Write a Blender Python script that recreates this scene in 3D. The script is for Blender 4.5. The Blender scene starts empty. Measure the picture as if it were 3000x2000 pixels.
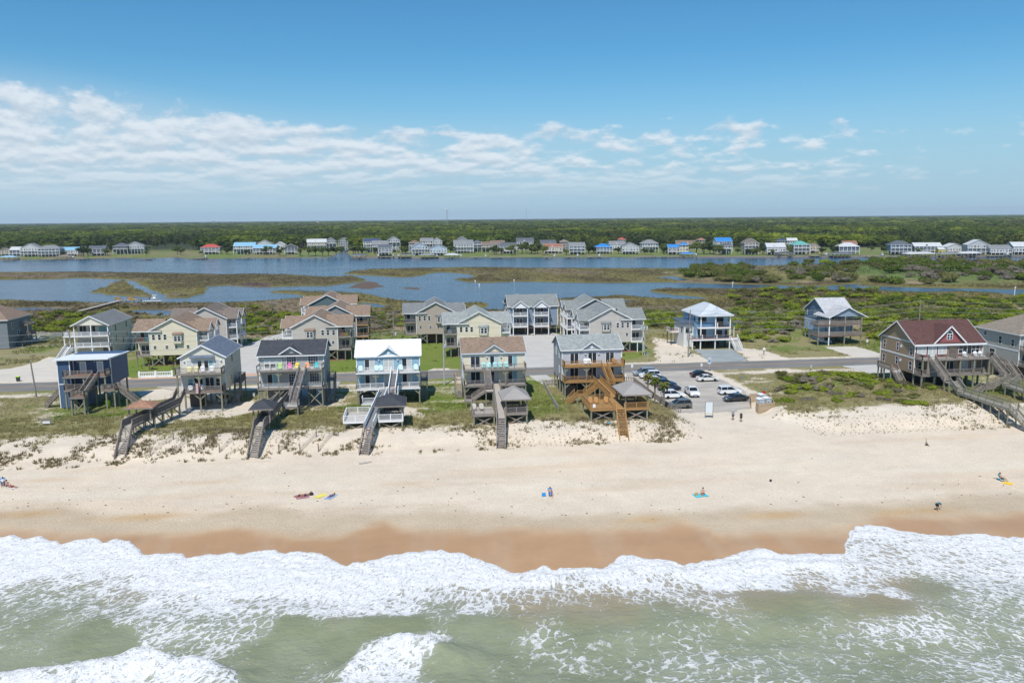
import bpy, bmesh, math, random
import numpy as np
from mathutils import Vector, Matrix
random.seed(7); rng = np.random.default_rng(7)
SC = bpy.context.scene
COL = SC.collection
R_ = math.radians
# ------------------------------------------------------------------ camera
# World axes: x runs along the coast, y inland, z up (metres, sea level 0).
F, PITCH, ROLL, CZ, YAW = 2350., R_(8.8), R_(.5), 38., R_(6.5)
CY, SY = math.cos(YAW), math.sin(YAW)
def ray(x, y):
    u = (x-1500)/F; v = -(y-1000)/F
    c, s = math.cos(ROLL), math.sin(ROLL)
    a = u*c+v*s; b = -u*s+v*c
    X, Y, Z = a, math.cos(PITCH)+b*math.sin(PITCH), -math.sin(PITCH)+b*math.cos(PITCH)
    return X*CY+Y*SY, -X*SY+Y*CY, Z
def at(x, y, z=2.5):
    """photo pixel -> point on the level z"""
    d = ray(x, y); k = (z-CZ)/d[2]
    return d[0]*k, d[1]*k
cam = bpy.data.cameras.new('camera'); cam.sensor_width = 36; cam.lens = 36*F/3000
cam.clip_start = .5; cam.clip_end = 60000
co = bpy.data.objects.new('camera', cam); COL.objects.link(co)
fw = Vector((SY*math.cos(PITCH), CY*math.cos(PITCH), -math.sin(PITCH)))
r0 = Vector((CY, -SY, 0)); u0 = r0.cross(fw)
rt = r0*math.cos(ROLL)-u0*math.sin(ROLL); up = r0*math.sin(ROLL)+u0*math.cos(ROLL)
m3 = Matrix((rt, up, -fw)).transposed()
co.matrix_world = Matrix.Translation((0, 0, CZ)) @ m3.to_4x4()
SC.camera = co
# ------------------------------------------------------------------ light
SUN_EL, SUN_AZ = R_(57), R_(22)           # azimuth: to the left of straight out to sea
sd = Vector((-math.sin(SUN_AZ)*math.cos(SUN_EL), -math.cos(SUN_AZ)*math.cos(SUN_EL), math.sin(SUN_EL)))
sl = bpy.data.lights.new('sun', 'SUN'); sl.energy = 4.4; sl.angle = R_(.53); sl.color = (1, .955, .89)
so = bpy.data.objects.new('sun', sl); COL.objects.link(so)
so.rotation_euler = (-sd).to_track_quat('-Z', 'Y').to_euler(); so.location = (0, 0, 200)
SC.view_settings.view_transform = 'Standard'; SC.view_settings.look = 'None'
SC.view_settings.exposure = .12; SC.view_settings.gamma = 1; SC.view_settings.use_curve_mapping = False
SC.render.resolution_x, SC.render.resolution_y = 1024, 682
# ------------------------------------------------------------------ node helper
class NT:
    def __init__(s, tree): s.t = tree; s.n = tree.nodes; s.l = tree.links
    def node(s, typ, ins=None, **kw):
        n = s.n.new(typ)
        for k, v in kw.items(): setattr(n, k, v)
        for k, v in (ins or {}).items():
            sock = n.inputs[k]
            if isinstance(v, bpy.types.NodeSocket): s.l.new(v, sock)
            else: sock.default_value = v
        return n
    def math(s, op, a, b=0., c=0., clamp=False):
        n = s.node('ShaderNodeMath', operation=op, use_clamp=clamp)
        for i, v in enumerate((a, b, c)):
            if isinstance(v, bpy.types.NodeSocket): s.l.new(v, n.inputs[i])
            else: n.inputs[i].default_value = v
        return n.outputs[0]
    def vmath(s, op, a, b=(0, 0, 0), sc=None):
        n = s.node('ShaderNodeVectorMath', operation=op)
        for i, v in enumerate((a, b)):
            if isinstance(v, bpy.types.NodeSocket): s.l.new(v, n.inputs[i])
            else: n.inputs[i].default_value = v
        if sc is not None: n.inputs['Scale'].default_value = sc
        return n.outputs[0]
    def mix(s, f, a, b, typ='MIX'):
        n = s.node('ShaderNodeMix', data_type='RGBA', blend_type=typ, clamp_factor=True)
        for i, v in ((0, f), (6, a), (7, b)):
            if isinstance(v, bpy.types.NodeSocket): s.l.new(v, n.inputs[i])
            elif i == 0: n.inputs[0].default_value = v
            else: n.inputs[i].default_value = (*v[:3], 1)
        return n.outputs[2]
    def step(s, x, lo, hi, a=0., b=1.):
        n = s.node('ShaderNodeMapRange', {0: x, 1: lo, 2: hi, 3: a, 4: b}, interpolation_type='SMOOTHSTEP')
        return n.outputs[0]
    def noise(s, vec, scale, det=3, rough=.55, typ='FBM', dist=0, color=False):
        n = s.node('ShaderNodeTexNoise', {'Vector': vec, 'Scale': scale, 'Detail': det, 'Roughness': rough, 'Distortion': dist})
        return n.outputs[1 if color else 0]
    def sep(s, v): return s.node('ShaderNodeSeparateXYZ', {0: v}).outputs
    def comb(s, x, y, z):
        n = s.node('ShaderNodeCombineXYZ')
        for i, v in enumerate((x, y, z)):
            if isinstance(v, bpy.types.NodeSocket): s.l.new(v, n.inputs[i])
            else: n.inputs[i].default_value = v
        return n.outputs[0]
# ------------------------------------------------------------------ sky with a bank of fair-weather cumulus inland
W = bpy.data.worlds.new('World'); SC.world = W; W.use_nodes = True
w = NT(W.node_tree); w.n.clear()
sky = w.node('ShaderNodeTexSky', sky_type='NISHITA', sun_disc=False, sun_elevation=SUN_EL,
             sun_rotation=math.pi+SUN_AZ, altitude=40, air_density=1.0, dust_density=.25, ozone_density=3.0)
geo = w.node('ShaderNodeTexCoord').outputs['Generated']
dx, dy, dz = w.sep(geo)
zc = w.math('MAXIMUM', dz, .012)
q = w.math('DIVIDE', dx, w.math('MAXIMUM', dy, .05))
tone = w.node('ShaderNodeHueSaturation', {'Saturation': 1.12, 'Color': w.mix(1., sky.outputs[0], (.74, 1.06, 1.16), 'MULTIPLY')}).outputs[0]
ztop = w.step(q, -.05, -.50, .112, .152)                        # top of the bank, higher to the left
lat = w.math('MULTIPLY', w.step(q, .38, .75, 1., .45), w.step(dy, .1, .4))
rel = w.math('DIVIDE', zc, ztop)
zs = w.math('ADD', zc, .02)
U = w.math('MULTIPLY', q, 21.); V = w.math('MULTIPLY', w.math('LOGARITHM', zs, math.e), 6.4)
def dens(dv):
    vec = w.comb(U, w.math('ADD', V, dv), 3.1)
    n = w.noise(vec, 1.0, 6, .56); big = w.noise(w.vmath('MULTIPLY', vec, (.6, 1., 1.)), .30, 2, .5)
    return w.math('MULTIPLY_ADD', big, .55, n)
lim = w.math('ADD', w.step(rel, .84, 1.14, .625, 1.06), w.math('MULTIPLY', w.math('SUBTRACT', 1., lat), .28))
lim = w.math('ADD', lim, w.step(q, -.45, .35, -.05, .07))
d0 = dens(0.); d1 = dens(.34)
cover = w.step(w.math('SUBTRACT', d0, lim), -.03, .20)
topl = w.step(w.math('SUBTRACT', d0, d1), -.16, .15)            # thinner above: a sunlit top; thicker above: a base
ccol = w.mix(topl, (5.5, 6.5, 7.5), (8.0, 8.6, 9.2))
hzf = w.step(dz, .010, .075, .0, 1.)
veil = w.math('MULTIPLY', w.math('MULTIPLY', lat, w.step(rel, 1.15, .7)), w.math('MULTIPLY', w.step(q, .4, -.45, .10, .5), w.step(dz, .0, .06, .5, 1.)))
tone = w.mix(w.step(dz, .19, .0, .0, .86), tone, (3.7, 5.5, 7.2))
colr = w.mix(veil, tone, (5.5, 6.8, 7.9))
colr = w.mix(w.math('MULTIPLY', cover, w.math('MULTIPLY', hzf, .84)), colr, ccol)
bg = w.node('ShaderNodeBackground', {'Color': colr, 'Strength': .092})
w.l.new(bg.outputs[0], w.node('ShaderNodeOutputWorld').inputs[0])
# ------------------------------------------------------------------ materials
def lin(r, g, b, k=1.):
    f = lambda v: ((v/255+.055)/1.055)**2.4 if v > 10 else v/255/12.92
    return f(r)*k, f(g)*k, f(b)*k
MATS = {}
def mat(name, col, rough=.75, var=.10, sc=2.5, kind=None, spec=.3, metal=0, per=.2):
    if name in MATS: return MATS[name]
    m = bpy.data.materials.new(name); m.use_nodes = True; t = NT(m.node_tree)
    p = t.n['Principled BSDF']; pos = t.node('ShaderNodeNewGeometry').outputs['Position']
    p.inputs['Roughness'].default_value = rough; p.inputs['Specular IOR Level'].default_value = spec
    p.inputs['Metallic'].default_value = metal
    n1 = t.noise(pos, sc, 4, .6); n2 = t.noise(pos, sc*.17, 2)
    k = t.math('MULTIPLY_ADD', t.math('ADD', n1, t.math('MULTIPLY', n2, .6)), var*2.2, 1-var*1.76)
    c = (*col, 1)
    if kind in ('lap', 'batten', 'plank'):
        x, y, z = t.sep(pos)
        a = z if kind == 'lap' else (t.math('ADD', x, y) if kind == 'batten' else t.math('ADD', x, z))
        fr = t.math('FRACT', t.math('DIVIDE', a, per))
        ln = t.step(fr, .0, .16, .62, 1.)
        k = t.math('MULTIPLY', k, ln)
        b = t.node('ShaderNodeBump', {'Strength': .6, 'Distance': .03, 'Height': fr if kind == 'lap' else ln})
        t.l.new(b.outputs[0], p.inputs['Normal'])
    elif kind == 'shingle':
        x, y, z = t.sep(pos)
        row = t.math('FLOOR', t.math('DIVIDE', z, .11))
        cell = t.comb(t.math('FLOOR', t.math('DIVIDE', t.math('MULTIPLY_ADD', row, .13, t.math('ADD', x, y)), .33)), row, 0)
        wn = t.node('ShaderNodeTexWhiteNoise', {'Vector': cell}).outputs[0]
        k = t.math('MULTIPLY', k, t.math('MULTIPLY_ADD', wn, .42, .79))
        k = t.math('MULTIPLY', k, t.step(t.math('FRACT', t.math('DIVIDE', z, .11)), 0, .2, .8, 1))
    elif kind == 'wood':
        x, y, z = t.sep(pos)
        st = t.noise(t.vmath('MULTIPLY', pos, (6, 6, 1.2)), 2.2, 3, .7)
        k = t.math('MULTIPLY', k, t.math('MULTIPLY_ADD', st, .7, .65))
    cc = t.vmath('SCALE', t.node('ShaderNodeRGB').outputs[0])
    rgb = cc.node.inputs[0].links[0].from_node; rgb.outputs[0].default_value = c
    t.l.new(k, cc.node.inputs['Scale'])
    t.l.new(cc, p.inputs['Base Color'])
    MATS[name] = m
    return m
def glass(name='window_glass', col=(.018, .026, .034), rough=.06):
    if name in MATS: return MATS[name]
    m = mat(name, col, rough, .35, .6, spec=.6); return m
# ------------------------------------------------------------------ mesh builder
class MB:
    def __init__(s): s.v = []; s.f = []
    def add(s, v, f):
        o = len(s.v); s.v += [tuple(p) for p in v]; s.f += [tuple(i+o for i in q) for q in f]; return s
    def box(s, x0, y0, z0, x1, y1, z1):
        return s.add([(x0, y0, z0), (x1, y0, z0), (x1, y1, z0), (x0, y1, z0), (x0, y0, z1), (x1, y0, z1), (x1, y1, z1), (x0, y1, z1)],
                     [(3, 2, 1, 0), (4, 5, 6, 7), (0, 1, 5, 4), (1, 2, 6, 5), (2, 3, 7, 6), (3, 0, 4, 7)])
    def beam(s, p, q, wd, ht, wd2=None, ht2=None):
        p = Vector(p); q = Vector(q); d = (q-p).normalized()
        sx = d.cross(Vector((0, 0, 1)))
        sx = Vector((1, 0, 0)) if sx.length < 1e-4 else sx.normalized()
        uz = sx.cross(d); wd2 = wd2 or wd; ht2 = ht2 or ht
        v = [c+sx*(a*ww/2)+uz*(b*hh/2) for c, ww, hh in ((p, wd, ht), (q, wd2, ht2)) for a, b in ((-1, -1), (1, -1), (1, 1), (-1, 1))]
        return s.add(v, [(0, 1, 2, 3), (7, 6, 5, 4), (0, 4, 5, 1), (1, 5, 6, 2), (2, 6, 7, 3), (3, 7, 4, 0)])
    def tube(s, pts, rad, n=6, cap=True):
        """round sweep along a polyline, radius per point"""
        pts = [Vector(p) for p in pts]; rs = rad if hasattr(rad, '__len__') else [rad]*len(pts)
        v = []
        for i, p in enumerate(pts):
            d = (pts[min(i+1, len(pts)-1)]-pts[max(i-1, 0)]).normalized()
            a = d.cross(Vector((.31, .17, .93))).normalized(); b = d.cross(a)
            v += [p+(a*math.cos(2*math.pi*j/n)+b*math.sin(2*math.pi*j/n))*rs[i] for j in range(n)]
        f = [(i*n+j, i*n+(j+1) % n, (i+1)*n+(j+1) % n, (i+1)*n+j) for i in range(len(pts)-1) for j in range(n)]
        if cap: f += [tuple(range(n))[::-1], tuple((len(pts)-1)*n+j for j in range(n))]
        return s.add(v, f)
    def prism(s, pts, ax, a0, a1):
        """2-D outline swept along x ('x': pts are y,z), y ('y': x,z) or z ('z': x,y)"""
        g = {'x': lambda p, a: (a, p[0], p[1]), 'y': lambda p, a: (p[0], a, p[1]), 'z': lambda p, a: (p[0], p[1], a)}[ax]
        n = len(pts)
        return s.add([g(p, a0) for p in pts]+[g(p, a1) for p in pts],
                     [tuple(range(n))[::-1], tuple(range(n, 2*n))]+[(i, (i+1) % n, n+(i+1) % n, n+i) for i in range(n)])
    def lathe(s, prof, n=12, c=(0, 0, 0)):
        v = [(c[0]+r*math.cos(2*math.pi*j/n), c[1]+r*math.sin(2*math.pi*j/n), c[2]+z) for r, z in prof for j in range(n)]
        f = [(i*n+j, i*n+(j+1) % n, (i+1)*n+(j+1) % n, (i+1)*n+j) for i in range(len(prof)-1) for j in range(n)]
        f += [tuple(range(n))[::-1], tuple((len(prof)-1)*n+j for j in range(n))]
        return s.add(v, f)
    def mesh(s, name, m=None, smooth=False):
        me = bpy.data.meshes.new(name); me.from_pydata(s.v, [], s.f)
        bm = bmesh.new(); bm.from_mesh(me); bmesh.ops.recalc_face_normals(bm, faces=bm.faces); bm.to_mesh(me); bm.free()
        if m: me.materials.append(m)
        if smooth: me.polygons.foreach_set('use_smooth', [True]*len(me.polygons))
        return me
    def build(s, name, m, parent=None, loc=None, rz=0, smooth=False): return obj(name, s.mesh(name, m, smooth), parent, loc, rz)
def obj(name, me, parent=None, loc=None, rz=0):
    o = bpy.data.objects.new(name, me); COL.objects.link(o)
    if parent: o.parent = parent
    if loc is not None: o.location = loc
    if rz: o.rotation_euler = (0, 0, rz)
    return o
def tag(o, label, cat, group=None, kind=None):
    if label: o['label'] = label
    if cat: o['category'] = cat
    if group: o['group'] = group
    if kind: o['kind'] = kind
    return o
def thing(name, label, cat, loc, rz=0, group=None): return tag(obj(name, None, None, loc, rz), label, cat, group)
def copy_tree(o, parent=None):
    c = o.copy(); COL.objects.link(c); c.parent = parent
    for ch in o.children: copy_tree(ch, c)
    return c
def big_mesh(name, V, Fq, m=None, smooth=False):
    """numpy vertices (n,3), faces (k,3|4) -> mesh"""
    me = bpy.data.meshes.new(name); k = Fq.shape[1]
    me.vertices.add(len(V)); me.vertices.foreach_set('co', np.ascontiguousarray(V, np.float32).ravel())
    me.loops.add(Fq.size); me.loops.foreach_set('vertex_index', np.ascontiguousarray(Fq, np.int32).ravel())
    me.polygons.add(len(Fq)); me.polygons.foreach_set('loop_start', np.arange(0, Fq.size, k, dtype=np.int32))
    me.polygons.foreach_set('loop_total', np.full(len(Fq), k, np.int32))
    if smooth: me.polygons.foreach_set('use_smooth', np.ones(len(Fq), bool))
    me.update(calc_edges=True)
    if m: me.materials.append(m)
    return me
def vattr(me, name, data, typ='FLOAT_COLOR'):
    a = me.attributes.new(name, typ, 'POINT')
    if typ == 'FLOAT_COLOR':
        d = np.ones((len(me.vertices), 4), np.float32); d[:, :data.shape[1]] = data; a.data.foreach_set('color', d.ravel())
    elif typ == 'FLOAT_VECTOR': a.data.foreach_set('vector', np.ascontiguousarray(data, np.float32).ravel())
    else: a.data.foreach_set('value', np.ascontiguousarray(data, np.float32))
# ------------------------------------------------------------------ numeric helpers
def vnoise(x, y, seed=0):
    xi = np.floor(x).astype(np.int64); yi = np.floor(y).astype(np.int64); fx = x-xi; fy = y-yi
    fx = fx*fx*(3-2*fx); fy = fy*fy*(3-2*fy)
    def hsh(a, b):
        n = (a*374761393+b*668265263+seed*1442695041) & 0xffffffff
        n = ((n ^ (n >> 13))*1274126177) & 0xffffffff
        return ((n ^ (n >> 16)) & 0xffff)/65535.
    a, b, c, d = hsh(xi, yi), hsh(xi+1, yi), hsh(xi, yi+1), hsh(xi+1, yi+1)
    return (a*(1-fx)+b*fx)*(1-fy)+(c*(1-fx)+d*fx)*fy
def fbm(x, y, seed=0, o=4):
    s = 0; a = .5; tot = 0
    for i in range(o): s = s+a*vnoise(x*2**i, y*2**i, seed+i*17); tot += a; a *= .5
    return s/tot
def sst(x, a, b):
    t = np.clip((x-a)/(b-a), 0, 1); return t*t*(3-2*t)
def poly_sd(px, py, poly):
    """signed distance to a polygon, positive inside"""
    P = np.asarray(poly, float); ins = np.zeros(px.shape, bool); d2 = np.full(px.shape, 1e18)
    for i in range(len(P)):
        x0, y0 = P[i]; x1, y1 = P[(i+1) % len(P)]
        ex, ey = x1-x0, y1-y0; L = ex*ex+ey*ey+1e-9
        k = np.clip(((px-x0)*ex+(py-y0)*ey)/L, 0, 1)
        d2 = np.minimum(d2, (px-x0-k*ex)**2+(py-y0-k*ey)**2)
        if y0 != y1:
            c = ((y0 > py) != (y1 > py)) & (px < ex*(py-y0)/ey+x0); ins ^= c
    d = np.sqrt(d2); return np.where(ins, d, -d)
def spread(pts, val, x, y, pw=2.2):
    """inverse-distance blend of control values"""
    num = 0; den = 0
    for (a, b), v in zip(pts, val):
        wgt = 1/(((x-a)**2+(y-b)**2)+.6)**pw
        num = num+wgt*v; den = den+wgt
    return num/den
# ================================================================== TERRAIN
PROF = [(40, -2.2), (60, -1.2), (80, .12), (90, .5), (105, 1.3), (118, 1.85), (123, 2.1), (127, 3.2), (131, 3.8), (136, 3.75), (143, 3.3),
        (150, 3.0), (165, 2.75), (173, 2.5), (245, 2.45), (262, 1.5), (285, .8), (310, .5), (350, .42), (9e4, .42)]
PATH = [(40, -2.2), (60, -1.2), (80, .12), (90, .5), (105, 1.3), (118, 1.85), (124, 2.15), (134, 2.5), (141, 2.5), (9e4, 2.5)]
pt, pz = np.array(PROF).T; qt, qz = np.array(PATH).T
def on(px, z): return [at(x, y, z) for x, y in px]
WL = [(-300, 1592), (-100, 1580), (0, 1586), (43, 1579), (77, 1589), (115, 1578), (140, 1586), (187, 1596), (238, 1586), (272, 1587), (306, 1593), (344, 1585), (387, 1587), (404, 1602),
      (423, 1623), (468, 1622), (538, 1617), (546, 1631), (595, 1628), (634, 1623), (689, 1616), (697, 1622), (757, 1617), (808, 1610), (818, 1615), (893, 1615),
      (935, 1617), (969, 1627), (1000, 1646), (1017, 1650), (1034, 1642), (1085, 1639), (1140, 1623), (1183, 1617), (1238, 1614), (1298, 1613), (1357, 1620),
      (1383, 1629), (1425, 1642), (1468, 1659), (1506, 1674), (1531, 1673), (1565, 1662), (1587, 1653), (1608, 1656), (1614, 1663), (1659, 1659), (1723, 1655),
      (1765, 1652), (1799, 1638), (1804, 1631), (1820, 1619), (1850, 1622), (1880, 1629), (1923, 1627), (1969, 1634), (2000, 1646), (2038, 1642), (2085, 1634),
      (2140, 1624), (2187, 1610), (2234, 1602), (2264, 1609), (2289, 1617), (2361, 1613), (2404, 1615), (2446, 1613), (2471, 1615), (2473, 1585), (2485, 1570),
      (2489, 1551), (2502, 1540), (2536, 1535), (2595, 1541), (2629, 1551), (2680, 1557), (2740, 1563), (2778, 1561), (2850, 1561), (2884, 1558), (2927, 1564),
      (3000, 1565), (3100, 1560), (3300, 1570)]
wl = np.array(on(WL, .45)); wl = wl[np.argsort(wl[:, 0])]
tw = lambda s: np.interp(s, wl[:, 0], wl[:, 1])
WT = [(-300, 1550), (0, 1556), (150, 1568), (300, 1575), (420, 1570), (550, 1570), (690, 1552), (850, 1570), (1000, 1572), (1080, 1540), (1130, 1528), (1160, 1545),
      (1250, 1558), (1400, 1560), (1500, 1545), (1620, 1550), (1750, 1558), (1900, 1545), (2000, 1533), (2080, 1545), (2100, 1562), (2250, 1556), (2400, 1560),
      (2480, 1550), (2600, 1510), (2800, 1512), (3000, 1500), (3300, 1500)]
wt = np.array(on(WT, .8)); wt = wt[np.argsort(wt[:, 0])]
twet = lambda s: np.interp(s, wt[:, 0], wt[:, 1])
DM = [(-300, 1500), (0, 1500), (180, 1480), (300, 1512), (580, 1512), (720, 1480), (830, 1485), (900, 1502), (1050, 1500), (1200, 1495), (1350, 1486), (1520, 1500), (1600, 1505),
      (1700, 1498), (1850, 1500), (2000, 1490), (2150, 1480), (2350, 1475), (2600, 1462), (2800, 1440), (3000, 1440), (3300, 1440)]
dm = np.array(on(DM, 1.0)); dm = dm[np.argsort(dm[:, 0])]
tdamp = lambda s: np.interp(s, dm[:, 0], dm[:, 1])
# land polygons of the sound (pixels on the water level)
BARRIER = [(-900, 870), (-300, 872), (0, 877), (96, 882), (223, 885), (328, 887), (478, 887), (638, 887), (700, 885), (811, 878), (879, 873), (891, 867), (853, 861), (796, 856),
           (799, 853), (843, 852), (923, 854), (1019, 858), (1057, 858), (1102, 867), (1159, 877), (1210, 883), (1268, 885), (1340, 889), (1382, 888), (1402, 886),
           (1437, 889), (1433, 897), (1414, 903), (1420, 909), (1480, 912), (1560, 905), (1610, 890), (1630, 877), (1674, 873), (1751, 869), (1799, 865), (1860, 868),
           (1942, 875), (2057, 876), (2063, 873), (2038, 869), (1974, 864), (1923, 857), (1902, 853), (1917, 847), (1942, 844), (2038, 845), (2100, 846), (2196, 846),
           (2226, 843), (2330, 850), (2444, 850), (2521, 850), (2636, 855), (2712, 857), (2808, 854), (2865, 857), (2942, 861), (3000, 868), (3300, 866), (3900, 860)]
ISLE_A = [(-900, 800), (-100, 797), (250, 797), (450, 800), (640, 804), (760, 803), (850, 805), (950, 811), (987, 811), (1028, 808), (1075, 819), (1060, 826), (1010, 832),
          (960, 838), (880, 838), (800, 841), (760, 842), (676, 837), (606, 840), (602, 856), (561, 873), (491, 873), (472, 859), (424, 840), (395, 824),
          (367, 819), (332, 818), (281, 816), (223, 814), (159, 818), (96, 818), (0, 820), (-300, 822), (-900, 824)]
ISLE_B = [(365, 820), (312, 832), (325, 838), (258, 856), (306, 861), (351, 867), (446, 871), (451, 870), (427, 857), (392, 841), (376, 829)]
ISLE_D = [(1002, 802), (1038, 794), (1083, 789), (1178, 787), (1290, 785), (1433, 783), (1559, 786), (1719, 786), (1942, 787), (2080, 786), (2192, 779), (2291, 778), (2368, 773),
          (2467, 775), (2521, 769), (2597, 762), (2712, 763), (2846, 771), (2923, 775), (3000, 768), (3300, 766), (3900, 760), (3900, 846), (3300, 846), (3000, 847), (2904, 846), (2751, 843),
          (2597, 840), (2509, 837), (2532, 832), (2494, 832), (2418, 838), (2368, 839), (2226, 834), (2149, 833), (2038, 829), (1942, 827), (1815, 829), (1744, 829),
          (1655, 827), (1537, 825), (1464, 827), (1402, 829), (1363, 826), (1333, 819), (1338, 817), (1376, 815), (1389, 810), (1373, 803), (1328, 799),
          (1284, 798), (1258, 802), (1223, 810), (1178, 813), (1150, 811), (1108, 808), (1051, 806)]
PONDS = [[(1917, 813), (1942, 809), (1974, 808), (2025, 819), (1999, 821), (1960, 816)], [(-60, 899), (13, 900), (96, 899), (150, 901), (240, 903), (200, 906), (120, 907), (83, 909), (20, 905), (-60, 906)],
         [(375, 907), (440, 905), (523, 909), (520, 918), (470, 924), (430, 915), (395, 914)], [(1050, 884), (1110, 888), (1140, 898), (1110, 900), (1070, 893)],
         [(1800, 878), (1850, 876), (1870, 880), (1820, 882)]]
MUD = [[(1050, 830), (1083, 821), (1102, 827), (1127, 840), (1083, 847), (1028, 843)], [(1185, 845), (1197, 842), (1239, 840), (1236, 848), (1200, 850)],
       [(676, 837), (720, 829), (790, 830), (790, 841), (740, 842)]]
MAIN = [(-1200, 770), (-300, 767), (0, 763), (160, 762), (250, 757), (330, 756), (560, 757), (750, 757), (960, 756), (975, 750), (1000, 738), (1008, 728), (1016, 728),
        (1018, 740), (1026, 750), (1060, 753), (1300, 754), (1700, 753), (2100, 752), (2300, 751), (2600, 750), (2800, 750), (3000, 748), (3300, 746), (4200, 742)]
cl = lambda px, z=0.: [at(x, y, z) for x, y in px]
barrier = cl(BARRIER)+[(900, 40), (-900, 40)]
mainland = cl(MAIN)+[(90000, 40000), (-90000, 40000)]
islands = [cl(ISLE_A), cl(ISLE_B), cl(ISLE_D)]
PARK = [(45.5, 177.5), (64.5, 177.5), (65.5, 153), (62, 141), (57, 137.5), (46, 138)]
def path_w(s, t):
    d = poly_sd(s, t, [(44.5, 182), (66, 182), (66, 152), (62, 141), (62, 132), (72, 119), (72, 100), (38, 100), (40, 119), (46, 127), (45, 138)])
    return sst(d, -2.5, 1.5)
def ground(s, t, detail=True):
    s = np.asarray(s, float); t = np.asarray(t, float)
    wob = (fbm(s/19, t/40, 3)-.5)*5*sst(t, 110, 122)*(1-sst(t, 150, 160))
    z = np.interp(t+wob, pt, pz)
    crest = np.exp(-((t-131)/7)**2)
    z = z+crest*(fbm(s/14, t/9, 5)-.5)*1.6+np.exp(-((t-139)/13)**2)*(fbm(s/7, t/7, 6)-.5)*.7
    z = z+1.9*np.exp(-((s-86)/11)**2-((t-153)/9)**2)+1.0*np.exp(-((s-97)/9)**2-((t-141)/7)**2)*(fbm(s/4, t/4, 8)+.4)
    pw = path_w(s, t); z = z*(1-pw)+np.interp(t, qt, qz)*pw
    if detail: z = z+(fbm(s/1.6, t/1.6, 9)-.5)*.16*sst(t, 104, 122)*(1-sst(t, 165, 172))+(fbm(s/2.2, t/1.4, 11)-.5)*.10*sst(t, tdamp(s)-2, tdamp(s)+5)*(1-sst(t, 120, 126))
    return z
def gz(s, t): return float(ground(np.array([s]), np.array([t]))[0])
tr = np.concatenate([np.arange(72, 176, .5), np.arange(176, 250, 1.6), np.arange(250, 420, 1.3), np.arange(420, 800, 3.2), np.geomspace(800, 14000, 60)])
kc = np.linspace(-.80, 1.15, 540)
T, K = np.meshgrid(tr, kc, indexing='ij'); S = K*(T+60)
Hh = ground(S, T)
far = T > 236
fs, ft = S[far], T[far]
land = poly_sd(fs, ft, barrier)
# small wobble keeps the shores irregular
wv = (fbm(fs/6, ft/14, 21)-.5)*5
hz = np.where(ft < 330, np.minimum(Hh[far], .40+np.clip(land*.06, -3, 9)), -9.)
hz = np.maximum(hz, np.clip((land+wv)*.22, -1.1, .40))
isl = np.full(fs.shape, -1e9)
for p in islands: isl = np.maximum(isl, poly_sd(fs, ft, p))
hz = np.maximum(hz, np.clip((isl+wv)*.22, -1.1, .42))
mnd = at(2075, 800); rgt = at(2700, 808)
hump = 2.2*sst(isl, 12, 60)*sst(fs, mnd[0]-25, mnd[0]+30)
hz = hz+np.where(isl > 0, hump, 0)
for p in PONDS:
    d = poly_sd(fs, ft, cl(p, .3)); hz = np.minimum(hz, np.clip(-d*.25, -.7, 9))
mudm = np.zeros(fs.shape)
for p in MUD:
    d = poly_sd(fs, ft, cl(p))+(fbm(fs/4, ft/16, 31)-.5)*9; hz = np.maximum(hz, np.clip(d*.1, -1, .09)); mudm = np.maximum(mudm, sst(d, -1, 1))
mainm = poly_sd(fs, ft, mainland)
hz = np.maximum(hz, np.clip((mainm+wv*.3)*.35, -1.1, 1.0)+np.clip((mainm-20)*.012, 0, 3.))
Hh[far] = hz
# ---- ground colours (albedo) and cover masks
def g3(v): return np.array(v, float)
N = S.size; s1, t1, h1 = S.ravel(), T.ravel(), Hh.ravel()
n1, n2, n3 = fbm(s1/5, t1/5, 41), fbm(s1/17, t1/17, 42), fbm(s1/2, t1/2, 43, 3)
def lerp(a, b, k): return a*(1-k[:, None])+b*k[:, None]
dry = g3((.655, .56, .445)); A = np.tile(dry, (N, 1))
A = lerp(A, g3((.68, .572, .445)), sst(n2, .35, .75)*sst(t1, 100, 118))
A = lerp(A, g3((.635, .56, .46)), sst(t1, 123, 130))
# damp berm, shell lines, wet sand
td, tt = tdamp(s1), twet(s1)
lob = (fbm(s1/4, t1/2.5, 51)-.5)
A = lerp(A, g3((.585, .455, .32)), sst(fbm(s1/26, t1/2.4, 57), .55, .74)*(t1 < 121)*.4); A = lerp(A, g3((.66, .59, .48)), sst(fbm(s1/20, t1/3.5, 58), .55, .72)*(t1 < 121)*.6)
damp = 1-sst(t1, td-2.2+lob*3, td+1.4+lob*3)
A = lerp(A, g3((.47, .375, .26)), damp*.8)
wet = 1-sst(t1, tt-1.6+lob*2.5, tt+2.6+lob*2.5)
A = lerp(A, g3((.425, .255, .13)), wet*(.80+.20*sst(fbm(s1/2.2, t1/14, 53), .3, .62)))
shell = np.zeros(N)
for x, y, rx in ((60, 1512, 5), (420, 1516, 7), (1890, 1515, 3.4), (2270, 1500, 4), (2680, 1488, 5.5), (150, 1420, 4), (1190, 1425, 4), (610, 1425, 6)):
    a, b = at(x, y, 1.0); shell = np.maximum(shell, np.exp(-((s1-a)/rx)**2-((t1-b)/(1.1 if y > 1450 else .8))**2)*(1. if y > 1450 else .45))
A = lerp(A, g3((.50, .335, .175)), np.clip(shell*1.1*(.4+n3), 0, 1)*.8)
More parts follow.
